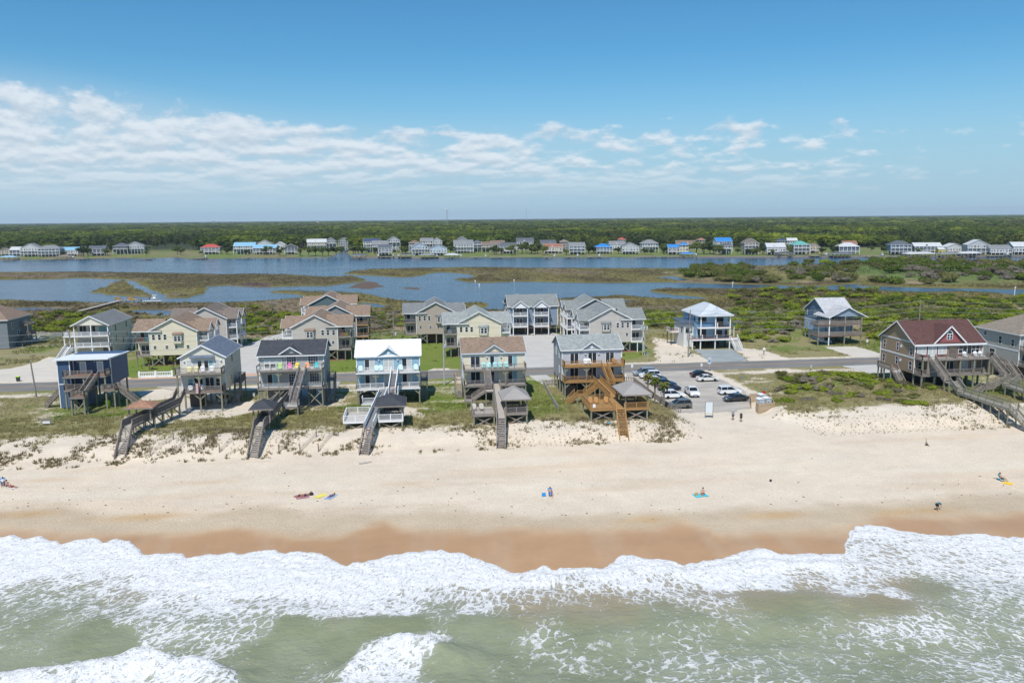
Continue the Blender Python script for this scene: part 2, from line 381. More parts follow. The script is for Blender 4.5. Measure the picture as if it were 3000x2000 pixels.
# vegetation colour and cover
Vg = np.tile(g3((.25, .225, .105)), (N, 1))
Vg = lerp(Vg, g3((.15, .19, .045)), sst(n1, .5, .72)*sst(t1, 138, 150))
Vg = lerp(Vg, g3((.27, .235, .125)), sst(n2, .5, .75))
cov = sst(t1+(n1-.5)*9, 125.5, 137)*.95
cov = cov*(1-.42*sst(fbm(s1/6, t1/4, 61), .50, .68)*sst(t1, 140, 145))
cov = cov*(1-path_w(s1, t1))*np.where((s1 > 60) & (t1 < 136), sst(t1, 122, 132), 1)
cov = cov*(1-.45*sst(-np.abs(t1-172.5-(n1-.5)*3)+2.6, 0, 1.2))*1.
back = t1 > 186.5
cov = np.where(back, .95-.5*sst(-np.abs(t1-188)+2.2+(n1-.5)*2, 0, 1.), cov)
LAWN = [[(-73, 189), (-52, 188), (-50, 203), (-52, 236), (-76, 214)], [(-33, 188), (21, 188), (22, 206), (4, 240), (-16, 262), (-36, 240)], [(40, 190), (56, 192), (58, 214), (60, 250), (48, 260)],
        [(-62, 232), (-38, 244), (-34, 286), (-70, 286)], [(-72, 162), (-60, 170), (-48, 160), (-46, 150), (-70, 156)], [(21, 175), (26, 176), (26, 138), (18, 134), (18, 150)],
        [(-3, 176), (7, 176), (7, 146), (0, 140), (-2, 150)], [(118, 186), (140, 188), (140, 212), (119, 214)], [(100, 176), (120, 176), (122, 138), (104, 138), (101, 150)]]
lw = np.zeros(N)
near = (t1 < 300)
for i, p in enumerate(LAWN):
    d = np.full(N, -99.); d[near] = poly_sd(s1[near], t1[near], p)
    lw = np.maximum(lw, sst(d+(n1-.5)*7, -1, 1.5)*(1 if i < 4 else .6))
Vg = lerp(Vg, g3((.135, .195, .028)), lw*.9); Vg = lerp(Vg, g3((.20, .20, .06)), lw*sst(n3, .52, .7)*.6)
cov = np.maximum(cov, lw*.97)
SAND = [[(-104, 189), (-78, 186), (-84, 206), (-88, 216), (-98, 222), (-100, 204)], [(57, 189), (71, 189), (73, 222), (68, 232), (64, 215)], [(80, 187), (92, 187), (90, 206), (83, 206)],
        [(-57, 158), (-47, 166), (-46, 175), (-58, 174)], [(-50, 128), (-30, 150), (-33, 160), (-48, 150)], [(-3, 150), (0, 138), (-12, 140)]]
for p in SAND:
    d = np.full(N, -99.); d[near] = poly_sd(s1[near], t1[near], p); k = sst(d+(n1-.5)*5, -1, 1.5); cov = cov*(1-.7*k)
# scrub, reed beds and marsh
scr = sst(t1+(n2-.5)*40, 236, 262)
reed = lerp(np.tile(g3((.16, .15, .058)), (N, 1)), g3((.30, .235, .15)), sst(n2, .45, .7))
reed = lerp(reed, g3((.12, .155, .05)), sst(n1, .55, .75))
Vg = lerp(Vg, reed, scr); cov = np.maximum(cov, scr*.98)
mp = fbm(s1/26, t1/40, 71)
marsh = lerp(np.tile(g3((.115, .092, .045)), (N, 1)), g3((.175, .15, .055)), sst(mp, .42, .62))
marsh = lerp(marsh, g3((.20, .155, .10)), sst(fbm(s1/33, t1/60, 73), .56, .7)); marsh = lerp(marsh, g3((.085, .072, .038)), sst(n3, .55, .8)*.5)
ms = sst(-h1, -.62, -.38)*sst(t1, 250, 290)
Vg = lerp(Vg, marsh, ms)
edge = np.zeros(N); edge[far.ravel()] = sst(-np.minimum(np.abs(np.maximum(land, isl)), 60), -9, -1); Vg = lerp(Vg, g3((.15, .135, .035)), edge*ms*.55)
md = np.zeros(N); md[far.ravel()] = mudm; Vg = lerp(Vg, g3((.12, .085, .065)), md)
mm = np.zeros(N); mm[far.ravel()] = sst(mainm, -4, 4); im = np.zeros(N); im[far.ravel()] = sst(isl, 25, 45)*sst(fs, mnd[0]-10, mnd[0]+20)
dsh = np.zeros(N); dsh[far.ravel()] = mainm; Vg = lerp(Vg, g3((.14, .18, .05)), mm); Vg = lerp(Vg, g3((.19, .175, .085)), mm*sst(n2, .5, .6))
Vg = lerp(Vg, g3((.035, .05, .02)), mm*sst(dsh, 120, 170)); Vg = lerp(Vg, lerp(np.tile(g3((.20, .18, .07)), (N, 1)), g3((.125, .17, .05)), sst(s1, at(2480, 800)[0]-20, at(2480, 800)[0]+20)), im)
lft = mm*sst(-s1, 330, 390)*sst(dsh, 60, 110)*sst(-dsh, -330, -200); Vg = lerp(Vg, g3((.14, .105, .065)), lft*.8)
cov = np.where(t1 > 262, 1., cov)
gm = bpy.data.materials.new('ground'); gm.use_nodes = True; g = NT(gm.node_tree); p = g.n['Principled BSDF']
pos = g.node('ShaderNodeNewGeometry').outputs['Position']
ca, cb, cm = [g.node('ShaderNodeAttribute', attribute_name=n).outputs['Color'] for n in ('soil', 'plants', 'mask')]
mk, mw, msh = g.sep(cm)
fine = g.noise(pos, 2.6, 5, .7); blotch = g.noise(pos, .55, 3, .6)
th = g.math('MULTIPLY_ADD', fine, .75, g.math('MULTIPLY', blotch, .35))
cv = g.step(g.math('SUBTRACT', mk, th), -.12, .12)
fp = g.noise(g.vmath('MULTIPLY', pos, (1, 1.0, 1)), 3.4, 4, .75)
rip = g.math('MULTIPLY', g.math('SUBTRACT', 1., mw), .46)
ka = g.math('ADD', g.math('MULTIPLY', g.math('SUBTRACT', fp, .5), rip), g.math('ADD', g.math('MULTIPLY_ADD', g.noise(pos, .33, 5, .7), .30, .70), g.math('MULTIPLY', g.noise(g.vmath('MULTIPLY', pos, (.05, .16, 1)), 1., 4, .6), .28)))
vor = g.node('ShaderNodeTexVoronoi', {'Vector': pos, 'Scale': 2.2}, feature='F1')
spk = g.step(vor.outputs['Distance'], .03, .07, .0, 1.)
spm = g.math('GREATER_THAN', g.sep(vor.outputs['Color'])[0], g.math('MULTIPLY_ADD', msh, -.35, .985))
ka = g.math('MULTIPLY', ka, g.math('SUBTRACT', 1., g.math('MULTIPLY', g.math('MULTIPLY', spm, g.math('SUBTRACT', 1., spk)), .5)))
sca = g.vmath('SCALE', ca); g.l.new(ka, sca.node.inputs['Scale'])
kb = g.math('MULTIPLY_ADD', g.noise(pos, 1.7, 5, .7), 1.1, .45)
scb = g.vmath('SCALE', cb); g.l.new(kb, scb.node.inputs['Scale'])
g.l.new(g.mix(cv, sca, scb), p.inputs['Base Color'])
g.l.new(g.math('MULTIPLY_ADD', mw, -.58, .92), p.inputs['Roughness']); g.l.new(g.math('MULTIPLY_ADD', mw, .3, .2), p.inputs['Specular IOR Level'])
bh = g.math('MULTIPLY', fp, g.math('SUBTRACT', 1., mw))
g.l.new(g.node('ShaderNodeBump', {'Strength': .9, 'Distance': .2, 'Height': bh}).outputs[0], p.inputs['Normal'])
r_, c_ = T.shape; ii = np.arange(r_*c_).reshape(r_, c_)
Fq = np.stack([ii[:-1, :-1], ii[:-1, 1:], ii[1:, 1:], ii[1:, :-1]], -1).reshape(-1, 4)
keep = (h1[Fq].max(1) > -.95) | (t1[Fq].max(1) < 200) ; Fq = Fq[keep]
gme = big_mesh('ground', np.stack([s1, t1, h1], 1), Fq, gm, True)
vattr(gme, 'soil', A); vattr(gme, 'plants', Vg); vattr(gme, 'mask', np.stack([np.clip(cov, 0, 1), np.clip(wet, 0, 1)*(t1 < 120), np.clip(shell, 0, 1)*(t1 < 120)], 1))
tag(obj('ground', gme), None, None, kind='structure')
# ================================================================== SOUND
wm = bpy.data.materials.new('sound_water'); wm.use_nodes = True; g = NT(wm.node_tree); p = g.n['Principled BSDF']
pos = g.node('ShaderNodeNewGeometry').outputs['Position']
rf = g.noise(g.vmath('MULTIPLY', pos, (.35, .9, 1)), .55, 4, .65); slick = g.noise(g.vmath('MULTIPLY', pos, (.012, .03, 1)), 1., 3, .6)
g.l.new(g.mix(g.step(slick, .42, .62), (.030, .062, .105), (.045, .080, .125)), p.inputs['Base Color'])
p.inputs['Roughness'].default_value = .16; p.inputs['Specular IOR Level'].default_value = .5
g.l.new(g.node('ShaderNodeBump', {'Strength': .8, 'Distance': .5, 'Height': g.math('MULTIPLY', rf, g.step(slick, .3, .7, .55, 1.))}).outputs[0], p.inputs['Normal'])
tag(MB().add([(-2400, 236, 0), (3200, 236, 0), (3200, 1500, 0), (-2400, 1500, 0)], [(0, 1, 2, 3)]).build('sound_water', wm), None, None, kind='structure')
# ================================================================== OCEAN
FO = """0,1620,1 100,1640,1 300,1640,1 60,1690,.9 250,1690,.74 400,1660,.9 60,1730,.5 200,1740,.45 330,1720,.6 450,1700,.85 520,1650,1 650,1650,1 800,1650,1 950,1660,1 600,1710,.95
750,1720,.92 900,1720,.9 1000,1700,.97 60,1790,.42 200,1800,.38 100,1850,.32 30,1900,.3 300,1830,.2 230,1880,.12 350,1880,.1 300,1780,.5 380,1760,.45 350,1810,.5 440,1770,.7 520,1780,.6 640,1770,.7
750,1770,.6 870,1780,.65 960,1790,.7 450,1860,.55 550,1840,.5 650,1870,.5 680,1930,.25 750,1840,.45 850,1830,.08 900,1880,.0 800,1900,.1 500,1905,.42 100,1990,.9 300,1965,.85 430,1935,.95 600,1965,.85
400,1995,.7 650,1995,.6 150,2005,.7 200,1945,.1 60,1960,.1 740,1960,.05 830,1950,.25 930,1950,.3 820,1990,.25 960,1990,.4 1000,1830,.15 1100,1835,.05 1200,1830,.0 1000,1900,.05 1090,1905,.7 1180,1885,.9 1240,1900,.7
1120,1950,.75 1200,1960,.7 1050,1980,.7 1265,1960,.2 1330,1920,.0 1380,1960,.02 1100,1680,1 1250,1660,1 1350,1680,.98 1450,1700,.97 1050,1750,.85 1200,1740,.7 1320,1740,.55 1430,1750,.55
1540,1690,.95 1600,1680,1 1560,1740,.5 1640,1750,.4 1050,1790,.75 1180,1790,.65 1300,1790,.4 1400,1790,.55 1500,1790,.35 1600,1790,.25 1400,1825,.05 1500,1830,.18 1750,1665,1 1900,1650,1 2000,1665,1
1700,1710,.6 1850,1700,.75 1950,1700,.6 1750,1750,.35 1880,1750,.45 2000,1740,.5 1700,1800,.18 1850,1800,.12 1970,1790,.25 1600,1870,.42 1750,1900,.3 1680,1930,.42 1850,1880,.32 1950,1850,.35
1550,1950,.25 1450,1970,.3 1700,1980,.25 1830,1970,.36 1950,1960,.45 2100,1640,1 2250,1630,1 2400,1640,1 2100,1690,.85 2250,1700,.8 2380,1700,.5 2080,1760,.5 2250,1760,.08 2350,1760,.15 2050,1850,.36
2150,1870,.3 2300,1840,.25 2050,1950,.42 2200,1950,.38 2500,1560,.93 2600,1570,.85 2550,1600,.72 2700,1580,.86 2850,1585,.9 2950,1590,.9 2500,1650,.75 2600,1650,.7 2500,1720,.72 2620,1740,.68
2750,1640,.75 2900,1640,.8 2850,1700,.7 2980,1700,.75 2700,1720,.25 2600,1765,.05 2750,1780,.45 2500,1790,.25 2550,1840,.55 2700,1840,.65 2850,1780,.55 2950,1850,.5 2800,1900,.5 2600,1920,.4
2450,1900,.38 2900,1960,.55 2500,1970,.45 2750,1980,.45 3100,1800,.6 -100,1800,.3 -100,1640,1 3100,1600,.9 1500,2150,.3 500,2150,.4 2500,2150,.4"""
fo = [tuple(map(float, q.split(','))) for q in FO.split()]
fpts = [at(x, y, .2) for x, y, _ in fo]; fval = [v*(.80 if x > 2450 and y > 1600 else .86 if x > 2450 else 1) for x, _, v in fo]
sx = np.arange(-88, 112, .28); dd = np.concatenate([np.arange(0, 1, .1), np.arange(1, 42, .26), np.arange(42, 140, 3)])
D, Sx = np.meshgrid(dd, sx, indexing='ij')
wob = (fbm(Sx/.8, Sx*0+3, 81, 4)-.5)*.9+(fbm(Sx/3.1, Sx*0+7, 82)-.5)*1.0
Tq = tw(Sx)+wob-D
foam = spread(fpts, fval, Sx, Tq); foam = np.where(D < .5, np.maximum(foam, 1-.25*D), foam)
sea = .05+.24*np.sin((Tq+.10*Sx)/2.3+2.5*fbm(Sx/14, Tq/9, 83))*sst(D, 3, 14)+(fbm(Sx/3.2, Tq/1.8, 84)-.5)*.34*sst(D, 1, 8)+(fbm(Sx/.9, Tq/.7, 85)-.5)*.16*(foam**2+.15)
def crest(px, amp, lo=2.6, hi=.75, z=.7):
    q = np.array([at(x, y, z) for x, y in px]); q = q[np.argsort(q[:, 0])]
    tc = np.interp(Sx, q[:, 0], q[:, 1])+(fbm(Sx/1.5, Sx*0, 86)-.5)*.7; ds = Tq-tc
    env = sst(Sx, q[0, 0]-3, q[0, 0]+3)*(1-sst(Sx, q[-1, 0]-4, q[-1, 0]+3))
    return amp*env*np.exp(-(ds/np.where(ds > 0, hi, lo))**2)*(.75+.5*fbm(Sx/1.2, Tq/1.2, 87))
sea = sea+crest([(-200, 1990), (0, 1983), (200, 1963), (400, 1915), (560, 1930), (690, 1960)], 1.25, 2.8, 1.0)+crest([(1000, 1945), (1090, 1892), (1190, 1866), (1260, 1878), (1300, 1890)], 1.25, 2.8, 1.0)
sea = sea+crest([(1270, 1884), (1340, 1893), (1400, 1905), (1450, 1918)], .75, 3.0, 1.7)+crest([(380, 1720), (430, 1692), (470, 1700)], .35, 1., .4)+crest([(880, 1800), (1050, 1805), (1250, 1800), (1450, 1800), (1620, 1785)], .22, 2.0, .8)+crest([(1520, 1685), (1800, 1660), (2200, 1640), (2420, 1640), (2560, 1640)], .34, 2.2, 1.0)
sea = sea+crest([(2050, 1760), (2300, 1735), (2600, 1770), (2900, 1790)], .3, 3., 1.6)
gnd = ground(Sx, np.maximum(Tq, 40), False)
film = gnd+.02+.06*sst(D, 0, .35)*(.6+.8*fbm(Sx/.7, Tq/.7, 88))
Zs = np.maximum(film, sea*sst(D, .3, 3)+gnd*0-.02*(D < .1))
Zs = Zs+foam**2*sst(D, .0, 1.0)*(1-.6*sst(D, 7, 14))*(.05+.36*(fbm(Sx/1.3, Tq/.9, 89)-.25))
Zs[0] = gnd[0]-.03
om = bpy.data.materials.new('sea_water'); om.use_nodes = True; g = NT(om.node_tree); p = g.n['Principled BSDF']
pos = g.node('ShaderNodeNewGeometry').outputs['Position']
fa = g.sep(g.node('ShaderNodeAttribute', attribute_name='surf').outputs['Color']); fv, shal = fa[0], fa[1]
fu = g.node('ShaderNodeAttribute', attribute_name='flow').outputs['Vector']
wp = g.vmath('SCALE', g.vmath('SUBTRACT', g.noise(fu, .55, 4, .6, color=True), (.5, .5, .5)), sc=1.7)
wq = g.vmath('ADD', fu, wp)
def ridge(sc, off, k=5.2):
    n = g.noise(g.vmath('ADD', wq, (off, off*.7, 0)), sc, 4, .55)
    return g.math('SUBTRACT', 1., g.math('MULTIPLY', g.math('ABSOLUTE', g.math('SUBTRACT', n, .5)), k), clamp=True)
r1, r2, r3 = ridge(.62, 0.), ridge(1.35, 11.), ridge(3.1, 23., 4.4)
e1 = g.node('ShaderNodeTexVoronoi', {'Vector': wq, 'Scale': 1.25}, feature='DISTANCE_TO_EDGE').outputs[0]
L1 = g.step(e1, .0, .22, 1., 0.)
ns = g.noise(wq, 2.6, 6, .72); ng = g.noise(fu, .30, 3, .5); nx = g.noise(pos, 6., 3, .7)
pat = g.math('ADD', g.math('ADD', g.math('MULTIPLY', r1, .24), g.math('MULTIPLY', r2, .30)), g.math('ADD', g.math('MULTIPLY', r3, .16), g.math('ADD', g.math('MULTIPLY', L1, .26), g.math('MULTIPLY', ns, .24))))
pat = g.math('MULTIPLY_ADD', g.math('SUBTRACT', ng, .5), .35, pat)
thr = g.math('MULTIPLY_ADD', g.math('POWER', fv, 1.2), -1.02, 1.165)
fm = g.math('MULTIPLY', g.step(g.math('SUBTRACT', pat, thr), -.10, .15), g.math('MULTIPLY_ADD', g.step(fv, .1, .8), .45, .55))
hole = g.step(g.math('ADD', g.math('MULTIPLY', nx, .4), g.math('MULTIPLY', ns, .6)), .35, .45, .0, 1.)
fm = g.math('MULTIPLY', fm, g.math('MAXIMUM', hole, .4))
wc = g.mix(g.step(g.noise(pos, .12, 3, .6), .35, .68), (.205, .222, .128), (.25, .268, .172))
wc = g.mix(g.math('MULTIPLY', shal, .75), wc, (.31, .235, .14))
fc = g.mix(g.step(g.noise(fu, 2.4, 5, .7), .3, .62), (.63, .645, .655), (.80, .80, .795))
veil = g.mix(g.math('MULTIPLY', g.step(g.math('MULTIPLY_ADD', ng, .5, fv), .35, 1.2), .34), wc, (.62, .63, .57))
g.l.new(g.mix(fm, veil, fc), p.inputs['Base Color'])
g.l.new(g.math('MULTIPLY_ADD', fm, .6, .2), p.inputs['Roughness']); p.inputs['Specular IOR Level'].default_value = .38
b1 = g.noise(g.vmath('MULTIPLY', pos, (1., 1.6, 1)), 1.1, 5, .62)
hh = g.math('ADD', g.math('MULTIPLY', b1, .5), g.math('MULTIPLY', g.math('MULTIPLY', fm, g.math('ADD', ns, nx)), .34))
g.l.new(g.node('ShaderNodeBump', {'Strength': .75, 'Distance': .5, 'Height': hh}).outputs[0], p.inputs['Normal'])
V = np.stack([Sx.ravel(), Tq.ravel(), Zs.ravel()], 1)
r_, c_ = Sx.shape; ii = np.arange(r_*c_).reshape(r_, c_)
ome = big_mesh('sea', V, np.stack([ii[:-1, :-1], ii[1:, :-1], ii[1:, 1:], ii[:-1, 1:]], -1).reshape(-1, 4), om, True)
shal = np.clip(1-sst(D, 7, 15)+.5*np.exp(-((Sx-46)/9)**2-((D-12)/6)**2), 0, 1)
vattr(ome, 'surf', np.stack([foam.ravel(), shal.ravel(), 0*foam.ravel()], 1))
ang = -1.0*np.tanh((12-Sx)/30)
uu = (Sx+ang*(Tq-74))*.9; vv = (Tq-74)*.55-ang*.35*Sx
vattr(ome, 'flow', np.stack([uu.ravel()*1.0, vv.ravel(), 0*uu.ravel()], 1), 'FLOAT_VECTOR')
tag(obj('sea', ome), None, None, kind='structure')
# ================================================================== BUILDING KIT
WHITE = mat('white_trim', (.74, .75, .76), .5, .06)
DKGLASS = glass()
CURTAIN = mat('pale_blind', (.50, .52, .50), .6, .1)
TEALC = mat('teal_curtain', (.22, .40, .42), .7, .2)
GREYWOOD = mat('weathered_deck_wood', (.235, .205, .18), .85, .22, 3, 'wood')
PALEWOOD = mat('sun_bleached_wood', (.40, .365, .33), .85, .18, 3, 'wood')
DARKWOOD = mat('brown_deck_boards', (.19, .125, .095), .85, .22, 3, 'wood')
NEWWOOD = mat('stained_new_timber', (.34, .195, .075), .7, .22, 3, 'wood')
PILE = mat('treated_piling', (.23, .225, .165), .85, .22, 2.5, 'wood')
CONC = mat('concrete', (.46, .45, .43), .85, .12)
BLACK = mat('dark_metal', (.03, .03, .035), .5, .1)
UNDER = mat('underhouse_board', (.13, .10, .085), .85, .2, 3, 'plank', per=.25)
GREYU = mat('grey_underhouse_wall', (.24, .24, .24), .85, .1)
CACHE = {}
def cached(key, fn):
    if key not in CACHE: CACHE[key] = fn()
    return CACHE[key]
FACE = {'F': 0, 'L': -math.pi/2, 'R': math.pi/2, 'B': math.pi}
def opening(root, x, y, z, wd, ht, face='F', kind='window', fm=None, pm=None, fwid=.09):
    """x,y,z = centre of the sill line on the wall plane; frame mesh > pane meshes"""
    fm = fm or WHITE; pm = pm or DKGLASS
    def fmesh():
        b = MB(); a = fwid; h2 = wd/2
        b.box(-h2-a, -.06, 0-a, -h2, .0, ht+a).box(h2, -.06, -a, h2+a, .0, ht+a).box(-h2, -.06, ht, h2, .0, ht+a).box(-h2, -.06, -a, h2, .0, 0)
        if kind == 'window': b.box(-h2, -.05, ht*.5-.03, h2, .0, ht*.5+.03)
        if kind == 'slider': b.box(-.05, -.05, 0, .05, .0, ht)
        if kind == 'grid':
            for i in (1, 2, 3): b.box(-h2, -.045, ht*i/4-.02, h2, 0, ht*i/4+.02)
            for i in (1, 2, 3): b.box(-h2+wd*i/4-.02, -.046, 0, -h2+wd*i/4+.02, 0, ht)
        return b.mesh('window_frame', fm)
    def pmesh(a, b_, c, d, mm): return lambda: MB().box(a, -.025, c, b_, -.004, d).mesh('pane', mm)
    kk = (round(wd, 2), round(ht, 2), kind, fm.name, fwid)
    o = obj('window' if kind in ('window', 'fixed') else 'sliding_door', cached(('f',)+kk, fmesh), root, (x, y, z), FACE[face])
    h2 = wd/2
    parts = [(-h2, h2, 0, ht/2), (-h2, h2, ht/2, ht)] if kind == 'window' else ([(-h2, 0, 0, ht), (0, h2, 0, ht)] if kind in ('slider', 'grid') else [(-h2, h2, 0, ht)])
    for i, q in enumerate(parts):
        mm = pm[i % len(pm)] if isinstance(pm, (list, tuple)) else pm
        obj('pane', cached(('p', tuple(round(v, 2) for v in q), mm.name), pmesh(*q, mm)), o)
    return o
def wall(root, name, m, *a):
    return MB().box(*a).build(name, m, root)
def post(root, x, y, z0, z1, wd=.26, m=None, name='post'):
    m = m or PILE; k = ('post', round(z1-z0, 2), wd, m.name)
    return obj(name, cached(k, lambda: MB().box(-wd/2, -wd/2, 0, wd/2, wd/2, z1-z0).mesh('post', m)), root, (x, y, z0))
def brace(root, p, q, m=None, wd=.09): return MB().beam(p, q, wd, .2).build('brace', m or PILE, root)
def rails(root, pts, h=1.0, rail=None, bal=None, gap=.16, pst=None, step=2.2, name='railing', posts=True):
    """railing along a polyline: rails + posts in one mesh, balusters in another"""
    rail = rail or GREYWOOD; bal = bal or rail
    a = MB(); b = MB()
    for p, q in zip(pts[:-1], pts[1:]):
        p = Vector(p); q = Vector(q); L = (q-p).length
        a.beam(p+Vector((0, 0, h)), q+Vector((0, 0, h)), .13, .06); a.beam(p+Vector((0, 0, .1)), q+Vector((0, 0, .1)), .05, .08)
        n = max(1, round(L/step))
        if posts:
            for i in range(n+1):
                c = p.lerp(q, i/n); a.box(c.x-.06, c.y-.06, c.z-.12, c.x+.06, c.y+.06, c.z+h+.07)
        m = int(L/gap)
        for i in range(1, m):
            c = p.lerp(q, i/m); b.box(c.x-.022, c.y-.022, c.z+.12, c.x+.022, c.y+.022, c.z+h-.02)
    o = a.build(name, rail, root)
    if b.v: b.build('balusters', bal, o)
    return o
def deck(root, x0, y0, x1, y1, z, m=None, fascia=None, th=.24, name='deck'):
    m = m or PALEWOOD; fascia = fascia or GREYWOOD
    d = MB().box(x0, y0, z-.06, x1, y1, z).build(name, m, root)
    f = MB(); e = .012
    f.box(x0-e, y0-.05, z-th, x1+e, y0-.003, z-.005).box(x0-.05, y0+.002, z-th, x0-.003, y1, z-.005).box(x1+.003, y0+.002, z-th, x1+.05, y1, z-.005)
    for i in range(int((x1-x0)/.8)+1): f.box(x0+i*.8+.02, y0, z-th+.02, x0+i*.8+.06, y1-.02, z-.065)
    f.build('fascia', fascia, d)
    return d
def stairs(root, top, bot, wd, m=None, rail=None, bal=None, tread=None, sides=(-1, 1), n=None, h=.95, gap=.18, railm=None):
    """straight flight between two centre points, each tread an object"""
    m = m or GREYWOOD; tread = tread or PALEWOOD
    top = Vector(top); bot = Vector(bot); d = bot-top; n = n or max(3, round(-d.z/.19))
    hd = Vector((d.x, d.y, 0)); sx = Vector((-hd.y, hd.x, 0)).normalized(); rz = math.atan2(hd.y, hd.x)+math.pi/2
    run = hd.length/n+.03
    tm = cached(('tread', round(wd, 2), round(run, 2), tread.name), lambda: MB().box(-wd/2, -run/2, -.05, wd/2, run/2, 0).mesh('tread', tread))
    for i in range(1, n): obj('tread', tm, root, top+d*(i/n), rz)
    s = MB()
    for k in (-1, 1): s.beam(top+sx*(k*(wd/2+.04))+Vector((0, 0, -.14)), bot+sx*(k*(wd/2+.04))+Vector((0, 0, -.10)), .07, .3)
    s.build('stringer', m, root)
    for k in sides:
        o = sx*(k*(wd/2+.05)); rails(root, [top+o, bot+o], h, rail or m, bal, gap, step=1.9, name='handrail')
def gable_roof(root, x0, x1, y0, y1, ze, zr, axis='x', ov=.4, ove=.4, m=None, trim=None, th=.16, name='roof'):
    """ridge along axis; ze at the wall line; ov = rake overhang, ove = eave overhang"""
    b = MB(); t = MB(); trim = trim or WHITE
    u0, u1 = (y0, y1) if axis == 'x' else (x0, x1); a0, a1 = (x0, x1) if axis == 'x' else (y0, y1)
    um = (u0+u1)/2; k = (zr-ze)/(um-u0); e0, e1 = u0-ove, u1+ove; zz = ze-k*ove
    b.prism([(e0, zz), (um, zr), (e1, zz), (e1, zz-th), (um, zr-th), (e0, zz-th)][::-1], axis, a0-ov, a1+ov)
    o = b.build(name, m, root)
    g = (lambda u, a, z: (a, u, z)) if axis == 'x' else (lambda u, a, z: (u, a, z))
    for a in (a0-ov-.035, a1+ov+.035):
        for e in (e0, e1): t.beam(g(e, a, zz-th*.55), g(um, a, zr-th*.55), .05, .24)
    for e, s in ((e0, -1), (e1, 1)): t.beam(g(e+s*.03, a0-ov, zz-th*.6), g(e+s*.03, a1+ov, zz-th*.6), .05, .2)
    t.build('fascia', trim, o)
    return o
def hip_roof(root, x0, x1, y0, y1, ze, zr, ov=.5, m=None, trim=None, name='roof', ribs=0, ribm=None):
    x0 -= ov; x1 += ov; y0 -= ov; y1 += ov; w_, d_ = x1-x0, y1-y0; xm, ym = (x0+x1)/2, (y0+y1)/2
    if w_ >= d_: r = [(x0+d_/2, ym, zr), (x1-d_/2, ym, zr)]
    else: r = [(xm, y0+w_/2, zr), (xm, y1-w_/2, zr)]
    v = [(x0, y0, ze), (x1, y0, ze), (x1, y1, ze), (x0, y1, ze)]+r+[(x0, y0, ze-.16), (x1, y0, ze-.16), (x1, y1, ze-.16), (x0, y1, ze-.16)]
    f = [(0, 1, 5, 4), (1, 2, 5), (2, 3, 4, 5), (3, 0, 4)] if w_ >= d_ else [(0, 1, 4), (1, 2, 5, 4), (2, 3, 5), (3, 0, 4, 5)]
    o = MB().add(v, f+[(0, 6, 7, 1), (1, 7, 8, 2), (2, 8, 9, 3), (3, 9, 6, 0), (9, 8, 7, 6)]).build(name, m, root)
    MB().box(x0-.03, y0-.03, ze-.22, x1+.03, y0-.002, ze-.02).box(x0-.03, y1+.002, ze-.22, x1+.03, y1+.03, ze-.02).box(x0-.03, y0, ze-.22, x0-.002, y1, ze-.02).box(x1+.002, y0, ze-.22, x1+.03, y1, ze-.02).build('fascia', trim or WHITE, o)
    if ribs:
        b = MB(); vv = [Vector(q) for q in v]
        def rib(pa, pb, ta, tb):
            n = int((pb-pa).length/ribs)
            for i in range(1, n):
                c = pa.lerp(pb, i/n); q = c.x if abs(pb.x-pa.x) > abs(pb.y-pa.y) else c.y
                lo, hi = (ta.x, tb.x) if abs(pb.x-pa.x) > abs(pb.y-pa.y) else (ta.y, tb.y)
                e0 = pa.x if abs(pb.x-pa.x) > abs(pb.y-pa.y) else pa.y; e1 = pb.x if abs(pb.x-pa.x) > abs(pb.y-pa.y) else pb.y
                if lo > hi: lo, hi = hi, lo; ta, tb = tb, ta
                if q < lo: t_ = vv_at(c, ta, (q-e0)/(lo-e0+1e-6))
                elif q > hi: t_ = vv_at(c, tb, (e1-q)/(e1-hi+1e-6))
                else:
                    t_ = ta.lerp(tb, (q-lo)/(hi-lo+1e-6))
                b.beam(c+Vector((0, 0, .02)), t_+Vector((0, 0, .02)), .05, .05)
        def vv_at(c, apex, k):
            horiz = abs(c.x-apex.x) if True else 0
            if w_ >= d_ and abs(c.y-apex.y) > 1e-3 and c.y in (y0, y1): return Vector((c.x, c.y+(apex.y-c.y)*k, c.z+(apex.z-c.z)*k))
            if c.y in (y0, y1): return Vector((c.x, c.y+(apex.y-c.y)*k, c.z+(apex.z-c.z)*k))
            return Vector((c.x+(apex.x-c.x)*k, c.y, c.z+(apex.z-c.z)*k))
        rib(vv[0], vv[1], vv[4], vv[5] if w_ >= d_ else vv[4]); rib(vv[0], vv[3], vv[4], vv[4] if w_ >= d_ else vv[5]); rib(vv[1], vv[2], vv[5] if w_ >= d_ else vv[4], vv[5])
        for i, j in ((0, 4), (1, 5 if w_ >= d_ else 4), (4, 5), (3, 4 if w_ >= d_ else 5), (2, 5)): b.beam(vv[i]+Vector((0, 0, .03)), vv[j]+Vector((0, 0, .03)), .12, .05)
        b.build('roof_seams', ribm or m, o)
    return o
def gable_body(root, name, m, x0, x1, y0, y1, z0, ze, zr, axis='x'):
    """walls with gable ends; ridge along axis"""
    u0, u1 = (y0, y1) if axis == 'x' else (x0, x1)
    a0, a1 = (x0, x1) if axis == 'x' else (y0, y1)
    return MB().prism([(u0, z0), (u1, z0), (u1, ze), ((u0+u1)/2, zr-.17), (u0, ze)], axis, a0, a1).build(name, m, root)
def corner_boards(root, xs, ys, z0, z1, m=None):
    for x in xs:
        for y in ys: post(root, x, y, z0, z1, .17, m or WHITE, 'corner_board')
def xbrace(root, x0, x1, y, z0, z1, m=None):
    brace(root, (x0, y, z0), (x1, y, z1), m); brace(root, (x0, y+.1, z1), (x1, y+.1, z0), m)
